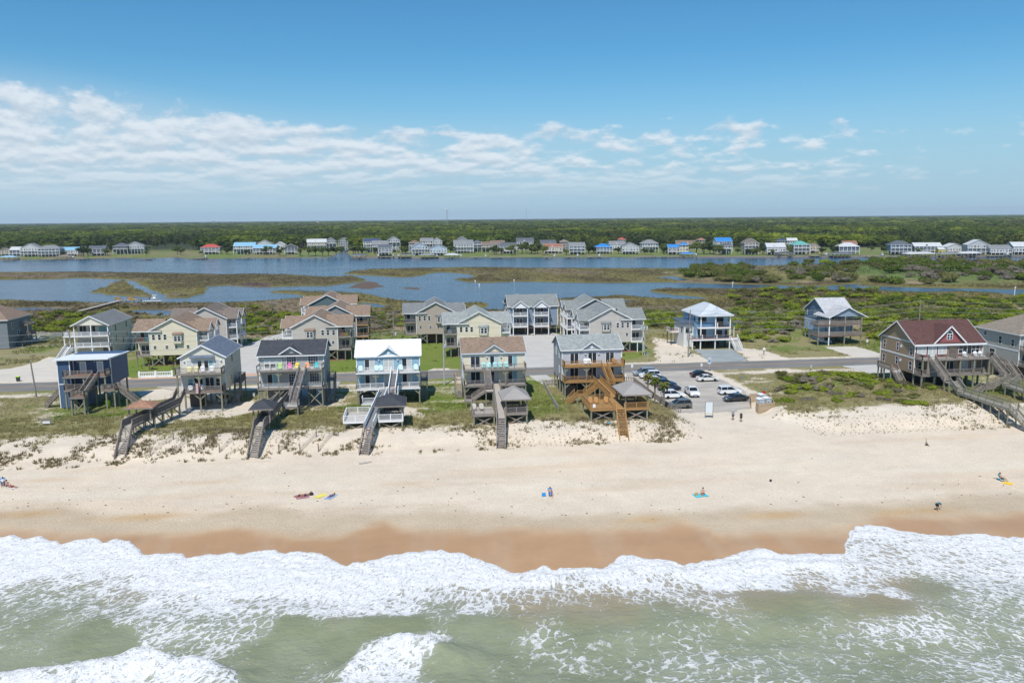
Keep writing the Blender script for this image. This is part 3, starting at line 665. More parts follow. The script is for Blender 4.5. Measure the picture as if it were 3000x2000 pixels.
def knee(root, x, y, z, m=None, dirs=(-1, 1), l=1.0):
    for d in dirs: brace(root, (x, y, z-l), (x+d*l, y, z-.1), m, .1)
def lamp(root, x, y, z):
    obj('wall_lamp', cached('lamp', lambda: MB().lathe([(.05, -.12), (.16, -.05), (.19, .02), (.08, .08)], 8, (0, -.18, 0)).box(-.06, -.1, -.06, .06, 0, .08).mesh('wall_lamp', WHITE)), root, (x, y, z))
# ------------------------------------------------------------------ beach houses, front row
def beach_house(name, label, s0, s1, tf, zg, z1, z2, ze, zr, siding, roofm, depth=10, dk=2.6, deckm=None, fasc=None, railm=None, balm=None,
                gable=None, doors=(), low=None, trim=None, stair=None, lgap=(), vent=False, under=None, kn=True, side='R', ov=.35, ridge_over=.35, raised=True, upgap=None, px=None, fwall=None):
    """duplex cottage on pilings, ridge along the coast, two decks toward the sea"""
    wd = s1-s0; trim = trim or WHITE; deckm = deckm or PALEWOOD; fasc = fasc or GREYWOOD; railm = railm or GREYWOOD
    root = thing(name, label, 'house', ((s0+s1)/2, tf, zg))
    a, b = -wd/2, wd/2; z1 -= zg; z2 -= zg; ze -= zg; zr -= zg; yd = -dk
    body = gable_body(root, 'wall', siding, a, b, 0, depth, z1-.35, ze, zr, 'x')
    gable_roof(root, a, b, 0, depth, ze, zr, 'x', ridge_over, ov, roofm, trim)
    corner_boards(root, (a, b), (0,), z1-.33, ze-.1, trim)
    if gable:
        gx0, gx1, gzp, flush = gable; gzp -= zg; gm = (gx0+gx1)/2
        k = (zr-ze)/(depth/2); ylen = (gzp-ze)/k+.6
        MB().prism([(gx0, ze-.4), (gx1, ze-.4), (gx1, ze), (gm, gzp-.12), (gx0, ze)], 'y', -.03 if flush else .25, ylen).build('gable_wall', siding, root)
        y0 = -.4 if flush else -.15
        kk = (gzp-ze)/(gm-gx0)
        o = MB().prism([(gx0-.4, ze-kk*.4+.02), (gm, gzp+.04), (gx1+.4, ze-kk*.4+.02), (gx1+.4, ze-kk*.4-.12), (gm, gzp-.1), (gx0-.4, ze-kk*.4-.12)][::-1], 'y', y0, ylen).build('gable_roof', roofm, root)
        t = MB()
        for e in (gx0-.4, gx1+.4): t.beam((e, y0-.03, ze-kk*.4-.05), (gm, y0-.03, gzp-.03), .05, .2)
        t.build('fascia', trim, o)
        if vent: MB().lathe([(.28, 0), (.28, .05), (.2, .05), (.2, .03)], 12).build('gable_vent', trim, root, (gm, -.05, ze+.35)).rotation_euler = (math.pi/2, 0, 0)
    dz = .1
    for i, d in enumerate(doors):
        x, w_, h_, kind, pm = d
        opening(root, x, 0, z2+dz, w_, h_, 'F', kind, trim, pm)
    for d in (low if low is not None else doors):
        x, w_, h_, kind, pm = d
        opening(root, x, 0, z1+dz, w_, h_, 'F', kind, trim, pm)
    deck(root, a, yd, b, -.01, z2, deckm, fasc); deck(root, a, yd, b, -.01, z1, deckm, fasc, .3)
    g0, g1 = upgap or (99, 99)
    up_pts = [[(a+.05, -.05, z2), (a+.05, yd+.05, z2), (min(g0, b-.05), yd+.05, z2)]]
    if upgap: up_pts.append([(g1, yd+.05, z2), (b-.05, yd+.05, z2), (b-.05, -.05, z2)])
    else: up_pts[0] += [(b-.05, -.05, z2)]
    for q in up_pts: rails(root, q, 1.0, railm, balm)
    segs = lgap or ((a+.05, b-.05),)
    for i, (p, q) in enumerate(segs):
        pts = [(p, yd+.05, z1), (q, yd+.05, z1)]
        if i == 0: pts = [(a+.05, -.05, z1)]+pts
        if i == len(segs)-1: pts += [(b-.05, -.05, z1)]
        rails(root, pts, 1.0, railm, balm)
    pxs = px or (a+.15, a+wd*.36, b-.15)
    for x in pxs:
        post(root, x, yd+.18, -.3, z2-.25, .24, PILE)
        if kn:
            knee(root, x, yd+.18, z2-.26, PILE, (1,) if x < a+1 else ((-1,) if x > b-1 else (-1, 1)), .8)
            knee(root, x, yd+.18, z1-.3, PILE, (1,) if x < a+1 else ((-1,) if x > b-1 else (-1, 1)), 1.0)
    for y in (.3, depth*.36, depth*.68, depth-.2):
        for i in range(5): post(root, a+.2+(wd-.4)*i/4, y, -.3, z1-.36, .28, PILE, 'piling')
    for y in (.02, depth-.16): MB().box(a+.02, y, z1-.62, b-.02, y+.14, z1-.36).build('girder', GREYWOOD, root)
    for u in (under or ()):
        MB().box(*u[:6]).build('storage_room', u[6] if len(u) > 6 else UNDER, root)
    if side:
        sg = 1 if side == 'R' else -1; xe = b if sg > 0 else a
        deck(root, min(xe+.06*sg, xe+1.5*sg), depth*.45, max(xe+.06*sg, xe+1.5*sg), depth*.45+2.4, z1-.02, deckm, GREYWOOD, name='side_landing')
        rails(root, [(xe+.15*sg, depth*.45+2.35, z1), (xe+1.45*sg, depth*.45+2.35, z1), (xe+1.45*sg, depth*.45+.1, z1)], 1.05, GREYWOOD, gap=.12)
        for y in (depth*.45+.1, depth*.45+2.3): post(root, xe+1.35*sg, y, -.2, z1-.25, .2)
        stairs(root, (xe+.75*sg, depth*.45, z1), (xe+.75*sg, depth*.45-2.9, 0), 1.0, GREYWOOD, GREYWOOD, gap=.5)
    opening(root, b, depth*.3, z2+.9, .8, 1.4, 'R', 'window', trim); opening(root, b, depth*.72, z2+.9, .8, 1.4, 'R', 'window', trim); opening(root, b, depth*.7, z1+.9, .8, 1.2, 'R', 'window', trim)
    opening(root, a, depth*.3, z2+.9, .8, 1.4, 'L', 'window', trim); opening(root, a, depth*.68, z2+.9, .8, 1.4, 'L', 'window', trim); opening(root, a, depth*.3, z1+.9, .8, 1.2, 'L', 'window', trim)
    return root
GL = DKGLASS; GLT = [DKGLASS, TEALC]; GLC = [DKGLASS, CURTAIN]
ROOF_SLATE = mat('dark_slate_shingles', (.052, .056, .066), .85, .14, 3, 'shingle')
ROOF_BLUE = mat('blue_grey_shingles', (.125, .155, .205), .85, .14, 3, 'shingle')
ROOF_GREY = mat('light_grey_shingles', (.27, .29, .285), .85, .14, 3, 'shingle')
ROOF_MID = mat('grey_shingles', (.175, .185, .19), .85, .14, 3, 'shingle')
ROOF_BROWN = mat('brown_shingles', (.235, .17, .125), .85, .14, 3, 'shingle')
ROOF_RED = mat('maroon_shingles', (.10, .049, .044), .85, .12, 3, 'shingle')
ROOF_TAUPE = mat('taupe_shingles', (.23, .195, .155), .85, .12, 3, 'shingle')
ROOF_WHITE = mat('white_metal_roofing', (.74, .76, .77), .38, .05, spec=.5)
CREAM = mat('cream_lap_siding', (.75, .675, .52), .6, .05, 1, 'lap')
CREAM2 = mat('pale_cream_lap_siding', (.73, .69, .585), .6, .05, 1, 'lap')
SKYB = mat('light_blue_lap_siding', (.30, .47, .57), .6, .05, 1, 'lap')
LAVG = mat('lavender_grey_lap_siding', (.50, .515, .56), .6, .05, 1, 'lap')
GREYB = mat('grey_batten_siding', (.42, .415, .395), .65, .06, 1, 'batten', per=.3)
NAVY = mat('navy_lap_siding', (.058, .105, .19), .55, .06, 1, 'lap')
NAVYB = mat('navy_batten_siding', (.075, .125, .215), .55, .06, 1, 'batten', per=.4)
TAUPE = mat('taupe_lap_siding', (.44, .375, .31), .65, .06, 1, 'lap')
WARMG = mat('warm_grey_lap_siding', (.53, .485, .44), .65, .05, 1, 'lap')
BROWNS = mat('tan_lap_siding', (.40, .285, .18), .7, .07, 1, 'lap')
TEALG = mat('slate_teal_siding', (.10, .15, .165), .65, .06, 1, 'lap')
BLUEG = mat('blue_grey_lap_siding', (.22, .29, .37), .65, .06, 1, 'lap')
STEELB = mat('steel_blue_lap_siding', (.12, .195, .30), .65, .06, 1, 'lap')
STEELV = mat('pale_blue_batten_siding', (.31, .41, .53), .65, .06, 1, 'batten', per=.3)
MAROON = mat('maroon_trim', (.20, .035, .045), .6, .06)
PINKRED = mat('faded_red_siding', (.34, .105, .115), .65, .06, 1, 'lap')
# light blue house with the white metal roof
h4 = beach_house('beach_house', 'light blue beach house with white metal roof and white deck railings', -12.4, -.5, 152.6, 2.9, 6.3, 9.35, 12.25, 14.5, SKYB, ROOF_WHITE,
    dk=2.5, deckm=PALEWOOD, fasc=WHITE, railm=WHITE, gable=(-1.95, 2.05, 13.75, True), vent=True,
    doors=((-3.55, 1.75, 2.05, 'slider', GLC), (0.05, 1.75, 2.05, 'slider', CURTAIN), (3.5, 1.75, 2.05, 'slider', GLC)), upgap=(.7, 1.95), px=(-5.8, -2.3, 5.8),
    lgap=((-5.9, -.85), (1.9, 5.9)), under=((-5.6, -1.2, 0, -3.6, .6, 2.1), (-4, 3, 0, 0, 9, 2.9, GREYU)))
b = MB()
for i in range(27): b.beam((-5.9+i*.455, -.33, 9.27), (-5.9+i*.455, 5, 11.64), .045, .05)
b.build('roof_seams', ROOF_WHITE, h4)
for x in (-1.75, 1.8): lamp(h4, x, 0, 8.4)
# cream house with the brown roof
h5 = beach_house('beach_house', 'cream beach house with brown shingle roof and straight boardwalk from its lower deck', 7.8, 19.8, 152.6, 3.0, 6.25, 9.3, 12.3, 14.5, CREAM, ROOF_BROWN,
    railm=GREYWOOD, gable=(-2.0, 2.2, 13.7, True), trim=mat('pale_blue_trim', (.55, .62, .72), .5, .05),
    doors=((-3.6, 1.7, 2.05, 'slider', GL), (.1, 1.6, 2.05, 'slider', GLC), (3.65, 1.7, 2.05, 'slider', GLT)), upgap=(-1.9, -.75), px=(-5.85, 2.0, 5.85),
    lgap=((-5.9, -2.0), (.75, 5.9)), side='L', under=((-5.7, -1.0, 0, -3.7, .8, 2.0), (-3.5, 3, 0, 3, 9, 2.9, GREYU)))
for x in (-1.35, 1.4): lamp(h5, x, 0, 8.3)
MB().box(-.2, -.2, 0, .2, .2, .55).build('roof_vent', GREYWOOD, h5, (-.1, 3.2, 10.5))
# lavender grey house with the new timber decks
h6 = beach_house('beach_house', 'lavender grey beach house with light grey roof and honey brown timber decks', 27.4, 39.4, 153.6, 2.9, 6.25, 9.25, 12.25, 14.4, LAVG, ROOF_GREY,
    deckm=NEWWOOD, fasc=NEWWOOD, railm=NEWWOOD, gable=(-2.1, 1.9, 13.6, True), vent=True,
    doors=((-3.55, 1.6, 2.05, 'slider', GL), (.05, 1.6, 2.05, 'slider', GL), (3.6, 1.6, 2.05, 'slider', GL)), upgap=(1.35, 2.55), px=(-5.85, -1.6, 5.85),
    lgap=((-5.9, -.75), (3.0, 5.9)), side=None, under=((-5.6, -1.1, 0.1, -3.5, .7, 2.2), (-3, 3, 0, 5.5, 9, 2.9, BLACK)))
for x in (-1.35, 1.3): lamp(h6, x, 0, 8.3)
# grey house with the dark roof and bright chairs
h3 = beach_house('beach_house', 'grey board beach house with charcoal roof and bright coloured chairs on its deck', -30.4, -18.5, 152.4, 3.0, 7.0, 10.3, 13.0, 15.0, GREYB, ROOF_SLATE,
    dk=2.5, railm=GREYWOOD, balm=WHITE, gable=(-2.2, 1.9, 14.3, False), ov=.55,
    doors=((-4.5, .85, 1.6, 'window', [DKGLASS, CURTAIN]), (-3.4, .85, 1.6, 'window', [DKGLASS, CURTAIN]), (-2.25, .85, 1.6, 'window', [DKGLASS, CURTAIN]), (.0, 1.7, 2.1, 'grid', GL), (4.0, 1.75, 2.1, 'grid', GL)),
    low=((-3.6, 1.85, 2.1, 'slider', GLT), (.3, 1.8, 2.1, 'grid', GL), (4.1, 1.7, 2.1, 'grid', GL)), upgap=(1.7, 3.0), px=(-5.8, -2.1, 5.75),
    lgap=((-5.85, -.15), (2.9, 5.85)), under=((-4.9, 1.5, 0, -1.9, 7, 3.5, GREYU),))
xbrace(h3, -5.6, -2.3, -2.3, .6, 3.2); xbrace(h3, 2.9, 5.6, -2.3, .4, 3.3)
for x in (-5.2, -1.2, 5.1): lamp(h3, x, 0, 9.3)
# cream gabled house
h2 = thing('beach_house', 'narrow cream beach house with blue grey gable roof and two covered timber decks', 'house', (-40.5, 152.2, 3.0))
gable_body(h2, 'wall', CREAM2, -3.9, 3.9, 0, 13, 3.5, 10.1, 12.2, 'y'); gable_roof(h2, -3.9, 3.9, 0, 13, 10.1, 12.2, 'y', .35, .5, ROOF_BLUE, name='roof')
corner_boards(h2, (-3.9, 3.9), (0, 13), 3.5, 9.9); MB().box(3.9, .1, 6.7, 3.94, 12.9, 6.95).build('band_board', WHITE, h2)
MB().prism([(-.62, 9.85), (0, 10.25), (0, 10.1), (-.62, 9.7)][::-1], 'x', -2.2, 2.2).build('awning_roof', ROOF_BLUE, h2)
for x, w_, kd, pm in ((-2.4, .8, 'window', [CURTAIN, CURTAIN]), (-.95, 1.5, 'slider', [CURTAIN, DKGLASS]), (1.05, 1.5, 'slider', GLT), (2.55, .8, 'window', CURTAIN)):
    opening(h2, x, 0, 7.3 if kd == 'slider' else 7.8, w_, 1.9 if kd == 'slider' else 1.5, 'F', kd, None, pm)
for x, w_, kd, pm in ((-2.4, .8, 'window', GLT), (-.95, 1.5, 'slider', GL), (1.05, 1.5, 'slider', GL), (2.6, .8, 'window', GL)):
    opening(h2, x, 0, 3.95 if kd == 'slider' else 4.3, w_, 2. if kd == 'slider' else 1.5, 'F', kd, None, pm)
for x in (-3.3, 3.3): lamp(h2, x, 0, 9.2)
opening(h2, 3.9, 6, 7.9, .8, 1.7, 'R'); opening(h2, 3.9, 4.5, 4.6, .6, 1.0, 'R')
deck(h2, -4.3, -2.5, 3.9, -.01, 7.2, PALEWOOD); deck(h2, -3.6, -2.5, 3.9, -.01, 3.8, DARKWOOD, th=.3)
rails(h2, [(-4.25, -.05, 7.2), (-4.25, -2.45, 7.2), (3.85, -2.45, 7.2), (3.85, -.05, 7.2)], 1.05, GREYWOOD, PALEWOOD, .13, step=4)
rails(h2, [(-2.6, -2.45, 3.8), (3.85, -2.45, 3.8), (3.85, -.05, 3.8)], 1.05, GREYWOOD, None, .13, step=4)
for x in (-4.05, -.2, 3.6):
    post(h2, x, -2.3, -.2, 6.95, .27); knee(h2, x, -2.3, 6.95, None, (1,) if x < -3 else ((-1,) if x > 3 else (-1, 1)), .9); knee(h2, x, -2.3, 3.5, None, (1,) if x < -3 else ((-1,) if x > 3 else (-1, 1)), 1.1)
for y in (.3, 4.2, 8.4, 12.7):
    for x in (-3.6, 0, 3.6): post(h2, x, y, -.2, 3.5, .28, name='piling')
xbrace(h2, -3.4, -.2, 4.2, .3, 3.3); xbrace(h2, .1, 3.4, 8.4, .3, 3.3)
MB().box(-3.3, 2, 0, -1.2, 6, 2.9).build('storage_room', UNDER, h2); MB().box(-4.2, -2.4, -.05, 3.9, 13, .03).build('carport_slab', CONC, h2)
deck(h2, 3.98, 6.5, 5.4, 10.5, 3.8, GREYWOOD, name='side_landing'); rails(h2, [(4.1, 10.4, 3.8), (5.3, 10.4, 3.8), (5.3, 6.6, 3.8)], 1.1, GREYWOOD, None, .11)
for y in (6.7, 10.3): post(h2, 5.25, y, -.2, 3.55, .2)
stairs(h2, (4.75, 6.5, 3.8), (4.75, 3.4, 0), .95, GREYWOOD, gap=.5); brace(h2, (4.1, 7, 1.2), (5.2, 7, 3.4))
# navy house
h1 = thing('beach_house', 'navy blue flat roofed beach house with zigzag timber stairs', 'house', (-64., 158.4, 3.0))
WB = NAVY
MB().box(-4.1, 0, 3.9, 4.9, 9, 9.15).build('wall', NAVY, h1); MB().box(-4.12, -1.5, 4.7, -1.9, .0, 9.15).build('wall', NAVY, h1); MB().box(-4.1, -1.48, .1, -1.92, 3, 4.55).build('storage_room', NAVYB, h1)
MB().box(-1.6, .4, .1, .6, 4, 3.85).build('storage_room', NAVYB, h1)
MB().prism([(-2.1, 9.22), (-2.1, 9.45), (9.4, 9.0), (9.4, 8.77)], 'x', -4.6, 5.3).build('roof', ROOF_WHITE, h1)
MB().box(-4.16, -1.54, 4.55, -1.86, -1.42, 4.72).box(-4.18, -1.56, .1, -4.02, -1.4, 9.1).box(-1.98, -1.55, 4.7, -1.83, -1.4, 9.1).box(4.82, -.08, 4.0, 4.98, .08, 9.1).box(-1.9, -.05, 3.9, -1.75, 0, 9.1).build('corner_trim', WHITE, h1)
for x in (-.1, 3.0): opening(h1, x, 0, 6.35, .85, 2.1, 'F', 'fixed', None, mat('frosted_glass', (.45, .52, .55), .25, .1), .16)
for x in (-.9, 2.1): lamp(h1, x, 0, 8.6)
lamp(h1, 4.6, 0, 6)
opening(h1, .6, 0, 4.3, 1.5, 1.6, 'F', 'fixed', None, mat('green_blind', (.16, .24, .22), .3, .1)); opening(h1, 1.9, 0, 3.95, .9, 2.0, 'F', 'fixed', None, GL)
RB = mat('red_brown_deck', (.27, .135, .085), .85, .2, 3, 'wood')
deck(h1, -2.7, -2.9, 4.9, -.01, 6.3, RB, GREYWOOD, .34); deck(h1, -2.7, -2.9, 1.8, -.01, 3.75, RB, GREYWOOD, .34)
rails(h1, [(-2.6, -1.55, 6.3), (-2.6, -2.85, 6.3), (2.6, -2.85, 6.3)], 1.05, GREYWOOD, None, .14); rails(h1, [(3.8, -2.85, 6.3), (4.85, -2.85, 6.3), (4.85, -.05, 6.3)], 1.05, GREYWOOD, None, .14)
rails(h1, [(-2.6, -1.55, 3.75), (-2.6, -2.85, 3.75), (1.0, -2.85, 3.75)], 1.05, GREYWOOD, None, .14)
stairs(h1, (3.2, -2.9, 6.3), (2.0, -6.4, 3.5), 1.1, GREYWOOD, gap=.16)
deck(h1, .3, -8.0, 2.9, -6.4, 3.45, RB, GREYWOOD, .36, 'landing'); rails(h1, [(.35, -6.4, 3.45), (.35, -7.95, 3.45), (2.85, -7.95, 3.45), (2.85, -6.4, 3.45)], 1.05, GREYWOOD, None, .14)
deck(h1, .3, -6.4, 1.3, -2.9, 3.4, RB, GREYWOOD, .3, 'landing'); rails(h1, [(.35, -2.9, 3.4), (.35, -6.4, 3.4)], 1.05, GREYWOOD, None, .14)
deck(h1, 4.0, -3.0, 6.4, -.6, 3.6, RB, GREYWOOD, .34, 'landing'); rails(h1, [(4.1, -2.95, 3.6), (6.3, -2.95, 3.6)], 1.05, GREYWOOD, None, .14); rails(h1, [(6.35, -2.95, 3.6), (6.35, -1.9, 3.6)], 1.05, GREYWOOD, None, .14)
stairs(h1, (6.4, -1.2, 3.6), (10.2, -1.2, 0.), 1.2, GREYWOOD, gap=.16); stairs(h1, (-4.2, .6, 3.4), (-7.6, .6, 0.), 1.1, GREYWOOD, gap=.16)
for x, y, z in ((-2.5, -2.7, 6), (.9, -2.7, 6), (4.7, -2.7, 6), (-1.4, -1, 3.7), (.5, -7.8, 3.1), (2.7, -7.8, 3.1), (.5, -6.5, 3.1), (2.7, -6.5, 3.1), (6.2, -2.8, 3.2), (6.2, -.7, 3.2), (8, -1.8, 1.5), (8, -.6, 1.5)): post(h1, x, y, -.4, z, .26)
for y in (.4, 4.5, 8.6):
    for x in (-.8, 1.7, 4.6): post(h1, x, y, -.2, 3.9, .28, name='piling')
xbrace(h1, .6, 2.6, -7.6, .1, 2.4); xbrace(h1, -2.3, -.9, -1, .4, 3)
# maroon roofed duplex
h7 = thing('beach_house', 'large tan beach house with maroon roof, red gable and arched window', 'house', (105.4, 148.2, 3.2))
gable_body(h7, 'wall', BROWNS, -7.3, 7.3, 0, 12, 3.0, 9.25, 13.0, 'x'); gable_roof(h7, -7.3, 7.3, 0, 12, 9.25, 13.0, 'x', .5, .45, ROOF_RED)
MB().box(-7.345, -.02, 6.0, -7.3, 12.02, 6.3).box(-7.345, -.02, 9.1, -7.3, 12.02, 9.35).build('band_board', WHITE, h7); corner_boards(h7, (-7.3, 7.3), (0, 12), 3.0, 9.1)
MB().prism([(-3.1, 9.3), (3.1, 9.3), (0, 12.35)], 'y', .1, 4).build('gable_wall', PINKRED, h7)
o = MB().prism([(-3.6, 8.98), (0, 12.55), (3.6, 8.98), (3.6, 8.8), (0, 12.37), (-3.6, 8.8)][::-1], 'y', -.3, 5).build('gable_roof', ROOF_RED, h7)
t = MB()
for e in (-3.6, 3.6): t.beam((e, -.33, 8.9), (0, -.33, 12.47), .05, .26)
t.build('fascia', WHITE, o); MB().box(-7.7, -.5, 8.6, 7.7, -.44, 8.85).build('gutter', WHITE, h7)
arch = MB().prism([(-.62, 9.75), (.62, 9.75)]+[(.62*math.cos(a), 10.95+.62*math.sin(a)) for a in np.linspace(0, math.pi, 9)], 'y', .02, .09).build('arched_window', WHITE, h7)
for x in (-.3, .3):
    for z in (9.85, 10.4): MB().box(x-.22, .0, z, x+.22, .03, z+.45).build('pane', GL, arch)
MB().prism([(.48*math.cos(a), 11.0+.48*math.sin(a)) for a in np.linspace(0, math.pi, 9)], 'y', .0, .03).build('pane', GL, arch)
for x, w_, kd in ((-6.4, .8, 'window'), (-5.35, .8, 'window'), (-3.6, 1.7, 'slider'), (-1.9, .8, 'window'), (-.95, .8, 'window'), (2.5, .8, 'window'), (3.9, 1.8, 'slider'), (5.3, .8, 'window'), (6.2, .8, 'window')):
    opening(h7, x, 0, 6.45 if kd == 'slider' else 6.95, w_, 2. if kd == 'slider' else 1.5, 'F', kd, None, CURTAIN if x < 2 else GL)
    MB().box(x-w_/2-.24, -.02, 6.3, x+w_/2+.24, -.002, 8.62).build('window_surround', MAROON, h7)
for x, w_, kd in ((-6.0, .9, 'window'), (-2.0, .9, 'window'), (.3, 1.8, 'slider'), (3.4, 1.8, 'slider'), (5.6, .9, 'window')):
    opening(h7, x, 0, 3.5 if kd == 'slider' else 3.8, w_, 1.9 if kd == 'slider' else 1.5, 'F', kd, None, CURTAIN if x > 2 else GL); MB().box(x-w_/2-.24, -.02, 3.3, x+w_/2+.24, -.002, 5.6).build('window_surround', MAROON, h7)
for y, z, w_ in ((1.2, 6.6, .95), (5.9, 6.9, .75), (10.6, 6.8, .9), (1.2, 3.7, .95), (5.9, 4.0, .75), (10.6, 3.7, .9)):
    opening(h7, -7.3, y, z, w_, 1.6, 'L'); MB().box(-7.325, y-w_/2-.2, z-.2, -7.302, y+w_/2+.2, z+1.8).build('window_surround', MAROON, h7)
for z in (7.9, 5.0):
    q = MB().lathe([(.33, 0), (.33, .06), (.2, .06), (.2, .04)], 12).build('round_window', WHITE, h7, (-7.3, 4.7, z)); q.rotation_euler = (0, -math.pi/2, 0)
deck(h7, -7.3, -2.6, 7.3, -.01, 6.25, PALEWOOD); deck(h7, -7.3, -2.6, 7.3, -.01, 3.2, GREYWOOD, th=.34)
rails(h7, [(-7.25, -.05, 6.25), (-7.25, -2.55, 6.25), (-6.1, -2.55, 6.25)], 1.0, GREYWOOD, None, .15); rails(h7, [(-4.6, -2.55, 6.25), (7.25, -2.55, 6.25), (7.25, -1.4, 6.25)], 1.0, GREYWOOD, None, .15)
rails(h7, [(-7.25, -.05, 3.2), (-7.25, -2.55, 3.2), (-6.2, -2.55, 3.2)], 1.0, GREYWOOD, None, .15); rails(h7, [(-2.4, -2.55, 3.2), (5.6, -2.55, 3.2), (7.25, -1.2, 3.2)], 1.0, GREYWOOD, None, .15)
MB().box(-.04, -2.4, 6.3, .04, -.05, 8.2).build('privacy_screen', GREYWOOD, h7); MB().box(-6.2, -2.62, 3.3, -3.9, -2.5, 5.9).build('privacy_screen', GREYWOOD, h7); MB().box(7.32, -2.5, 2.5, 7.4, -.2, 5.9).build('privacy_screen', GREYWOOD, h7)
for x in (-7.1, -4.4, -2.2, .9, 3.9, 7.1): post(h7, x, -2.4, -1, 6.0, .28)
for y in (.4, 4, 8, 11.7):
    for x in (-7, -4.6, -2.3, 0, 2.3, 4.6, 7): post(h7, x, y, -.6, 3.05, .28, name='piling')
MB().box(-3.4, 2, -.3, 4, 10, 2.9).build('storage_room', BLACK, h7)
stairs(h7, (-5.3, -2.6, 6.25), (-5.3, -7.6, 3.0), 1.2, GREYWOOD, gap=.2); deck(h7, -6, -9.2, -3.2, -7.6, 2.95, GREYWOOD, name='landing')
rails(h7, [(-3.3, -7.6, 2.95), (-3.3, -9.1, 2.95)], 1., GREYWOOD, None, .15)
for x, y in ((-5.9, -7.7), (-3.3, -7.7), (-5.9, -9.1), (-3.3, -9.1)): post(h7, x, y, -1, 2.7, .26)
deck(h7, -9.0, 5.2, -7.36, 10.2, 3.0, GREYWOOD, name='side_landing'); rails(h7, [(-7.5, 10.1, 3), (-8.9, 10.1, 3), (-8.9, 5.3, 3)], 1., GREYWOOD, None, .15); stairs(h7, (-8.2, 5.2, 3.0), (-8.2, 2.0, .2), 1.2, GREYWOOD, gap=.5)
for y in (5.4, 7.8, 10): post(h7, -8.8, y, -.5, 2.7, .22)
stairs(h7, (7.9, -1.6, 6.2), (7.9, -6.6, 3.1), 1.2, GREYWOOD, gap=.2); deck(h7, 6.6, -8.4, 9.4, -6.6, 3.05, GREYWOOD, name='landing')
deck(h7, 7.32, -1.6, 8.9, .2, 6.2, GREYWOOD, name='landing'); stairs(h7, (6.6, -7.5, 3.05), (4.0, -7.5, 1.5), 1.2, GREYWOOD, gap=.2); deck(h7, 2.4, -8.3, 4.0, -6.7, 1.5, GREYWOOD, name='landing'); stairs(h7, (2.4, -7.5, 1.5), (.2, -7.5, 0), 1.2, GREYWOOD, gap=.2)
rails(h7, [(2.5, -8.2, 1.5), (3.9, -8.2, 1.5)], 1., GREYWOOD, None, .15); rails(h7, [(6.7, -8.3, 3.05), (9.3, -8.3, 3.05)], 1., GREYWOOD, None, .15)
for x, y, z in ((6.7, -8.3, 2.8), (9.3, -8.3, 2.8), (6.7, -6.7, 2.8), (9.3, -6.7, 2.8), (2.5, -8.2, 1.2), (3.9, -8.2, 1.2), (2.5, -6.8, 1.2)): post(h7, x, y, -.8, z, .26)
# neighbour at the frame edge
h8 = thing('beach_house', 'pale grey beach house with taupe hip roof beside the maroon roofed house', 'house', (132.5, 155, 3.0))
LG8 = mat('pale_grey_lap_siding', (.47, .455, .42), .65, .05, 1, 'lap')
MB().box(-6.2, 0, 2.6, 7, 13, 9.5).build('wall', LG8, h8); hip_roof(h8, -6.2, 7, 0, 13, 9.5, 13.2, .6, ROOF_TAUPE); MB().box(-6.245, -.03, 5.7, 7.03, 13.03, 6.0).build('band_board', WHITE, h8); corner_boards(h8, (-6.2,), (0,), 2.6, 9.4)
MB().box(-6, .2, 0, 6.8, 12.8, 2.6).build('storage_room', UNDER, h8)
for y, z, w_, h_ in ((2, 6.6, .8, 1.5), (5.8, 6.7, .9, 1.6), (10.6, 7.9, .8, .8), (8.0, 3.6, 1.7, 1.6)): opening(h8, -6.2, y, z, w_, h_, 'L')
deck(h8, -6.2, -2.4, 7, -.01, 6.1, GREYWOOD); rails(h8, [(-6.15, -.05, 6.1), (-6.15, -2.35, 6.1), (6.9, -2.35, 6.1)], 1., GREYWOOD, None, .15); deck(h8, -6.2, -2.4, 7, -.01, 2.9, GREYWOOD); rails(h8, [(-6.15, -.05, 2.9), (-6.15, -2.35, 2.9), (6.9, -2.35, 2.9)], 1., GREYWOOD, None, .15)
for x in (-6, 0, 6.8): post(h8, x, -2.2, -.4, 5.9)
for x, w_ in ((-4.6, 1.6), (-1.5, 1.6)): opening(h8, x, 0, 6.3, w_, 2, 'F', 'slider'); opening(h8, x, 0, 3.1, w_, 2, 'F', 'slider')
deck(h8, -8.4, 1, -6.3, 5, 2.9, GREYWOOD, name='side_landing'); rails(h8, [(-6.4, 4.9, 2.9), (-8.3, 4.9, 2.9), (-8.3, 1.1, 2.9)], 1., GREYWOOD, None, .15); stairs(h8, (-7.4, 1, 2.9), (-7.4, -2.6, 0), 1.1, GREYWOOD, gap=.3)
for y in (1.2, 4.8): post(h8, -8.2, y, -.3, 2.7, .22)
# ------------------------------------------------------------------ duplex villas, second row
def bay(root, x, y, z, m, rm):
    o = MB().prism([(x-1.25, y), (x-.85, y-.75), (x+.85, y-.75), (x+1.25, y)], 'z', z, z+2.15).build('bay_window', m, root)
    MB().prism([(x-1.45, y), (x-.95, y-.95), (x+.95, y-.95), (x+1.45, y)], 'z', z+2.15, z+2.28).add([(x-1.45, y, z+2.28), (x-.95, y-.95, z+2.28), (x+.95, y-.95, z+2.28), (x+1.45, y, z+2.28), (x-1.1, y, z+2.75), (x+1.1, y, z+2.75)], [(0, 1, 4), (1, 2, 5, 4), (2, 3, 5)]).build('bay_roof', rm, o)
    for dx in (-.42, .42): opening(o, x+dx, y-.755, z+.6, .62, 1.25)
    for sg in (-1, 1):
        q = opening(o, x+sg*1.06, y-.40, z+.6, .42, 1.25); q.rotation_euler = (0, 0, sg*1.08)
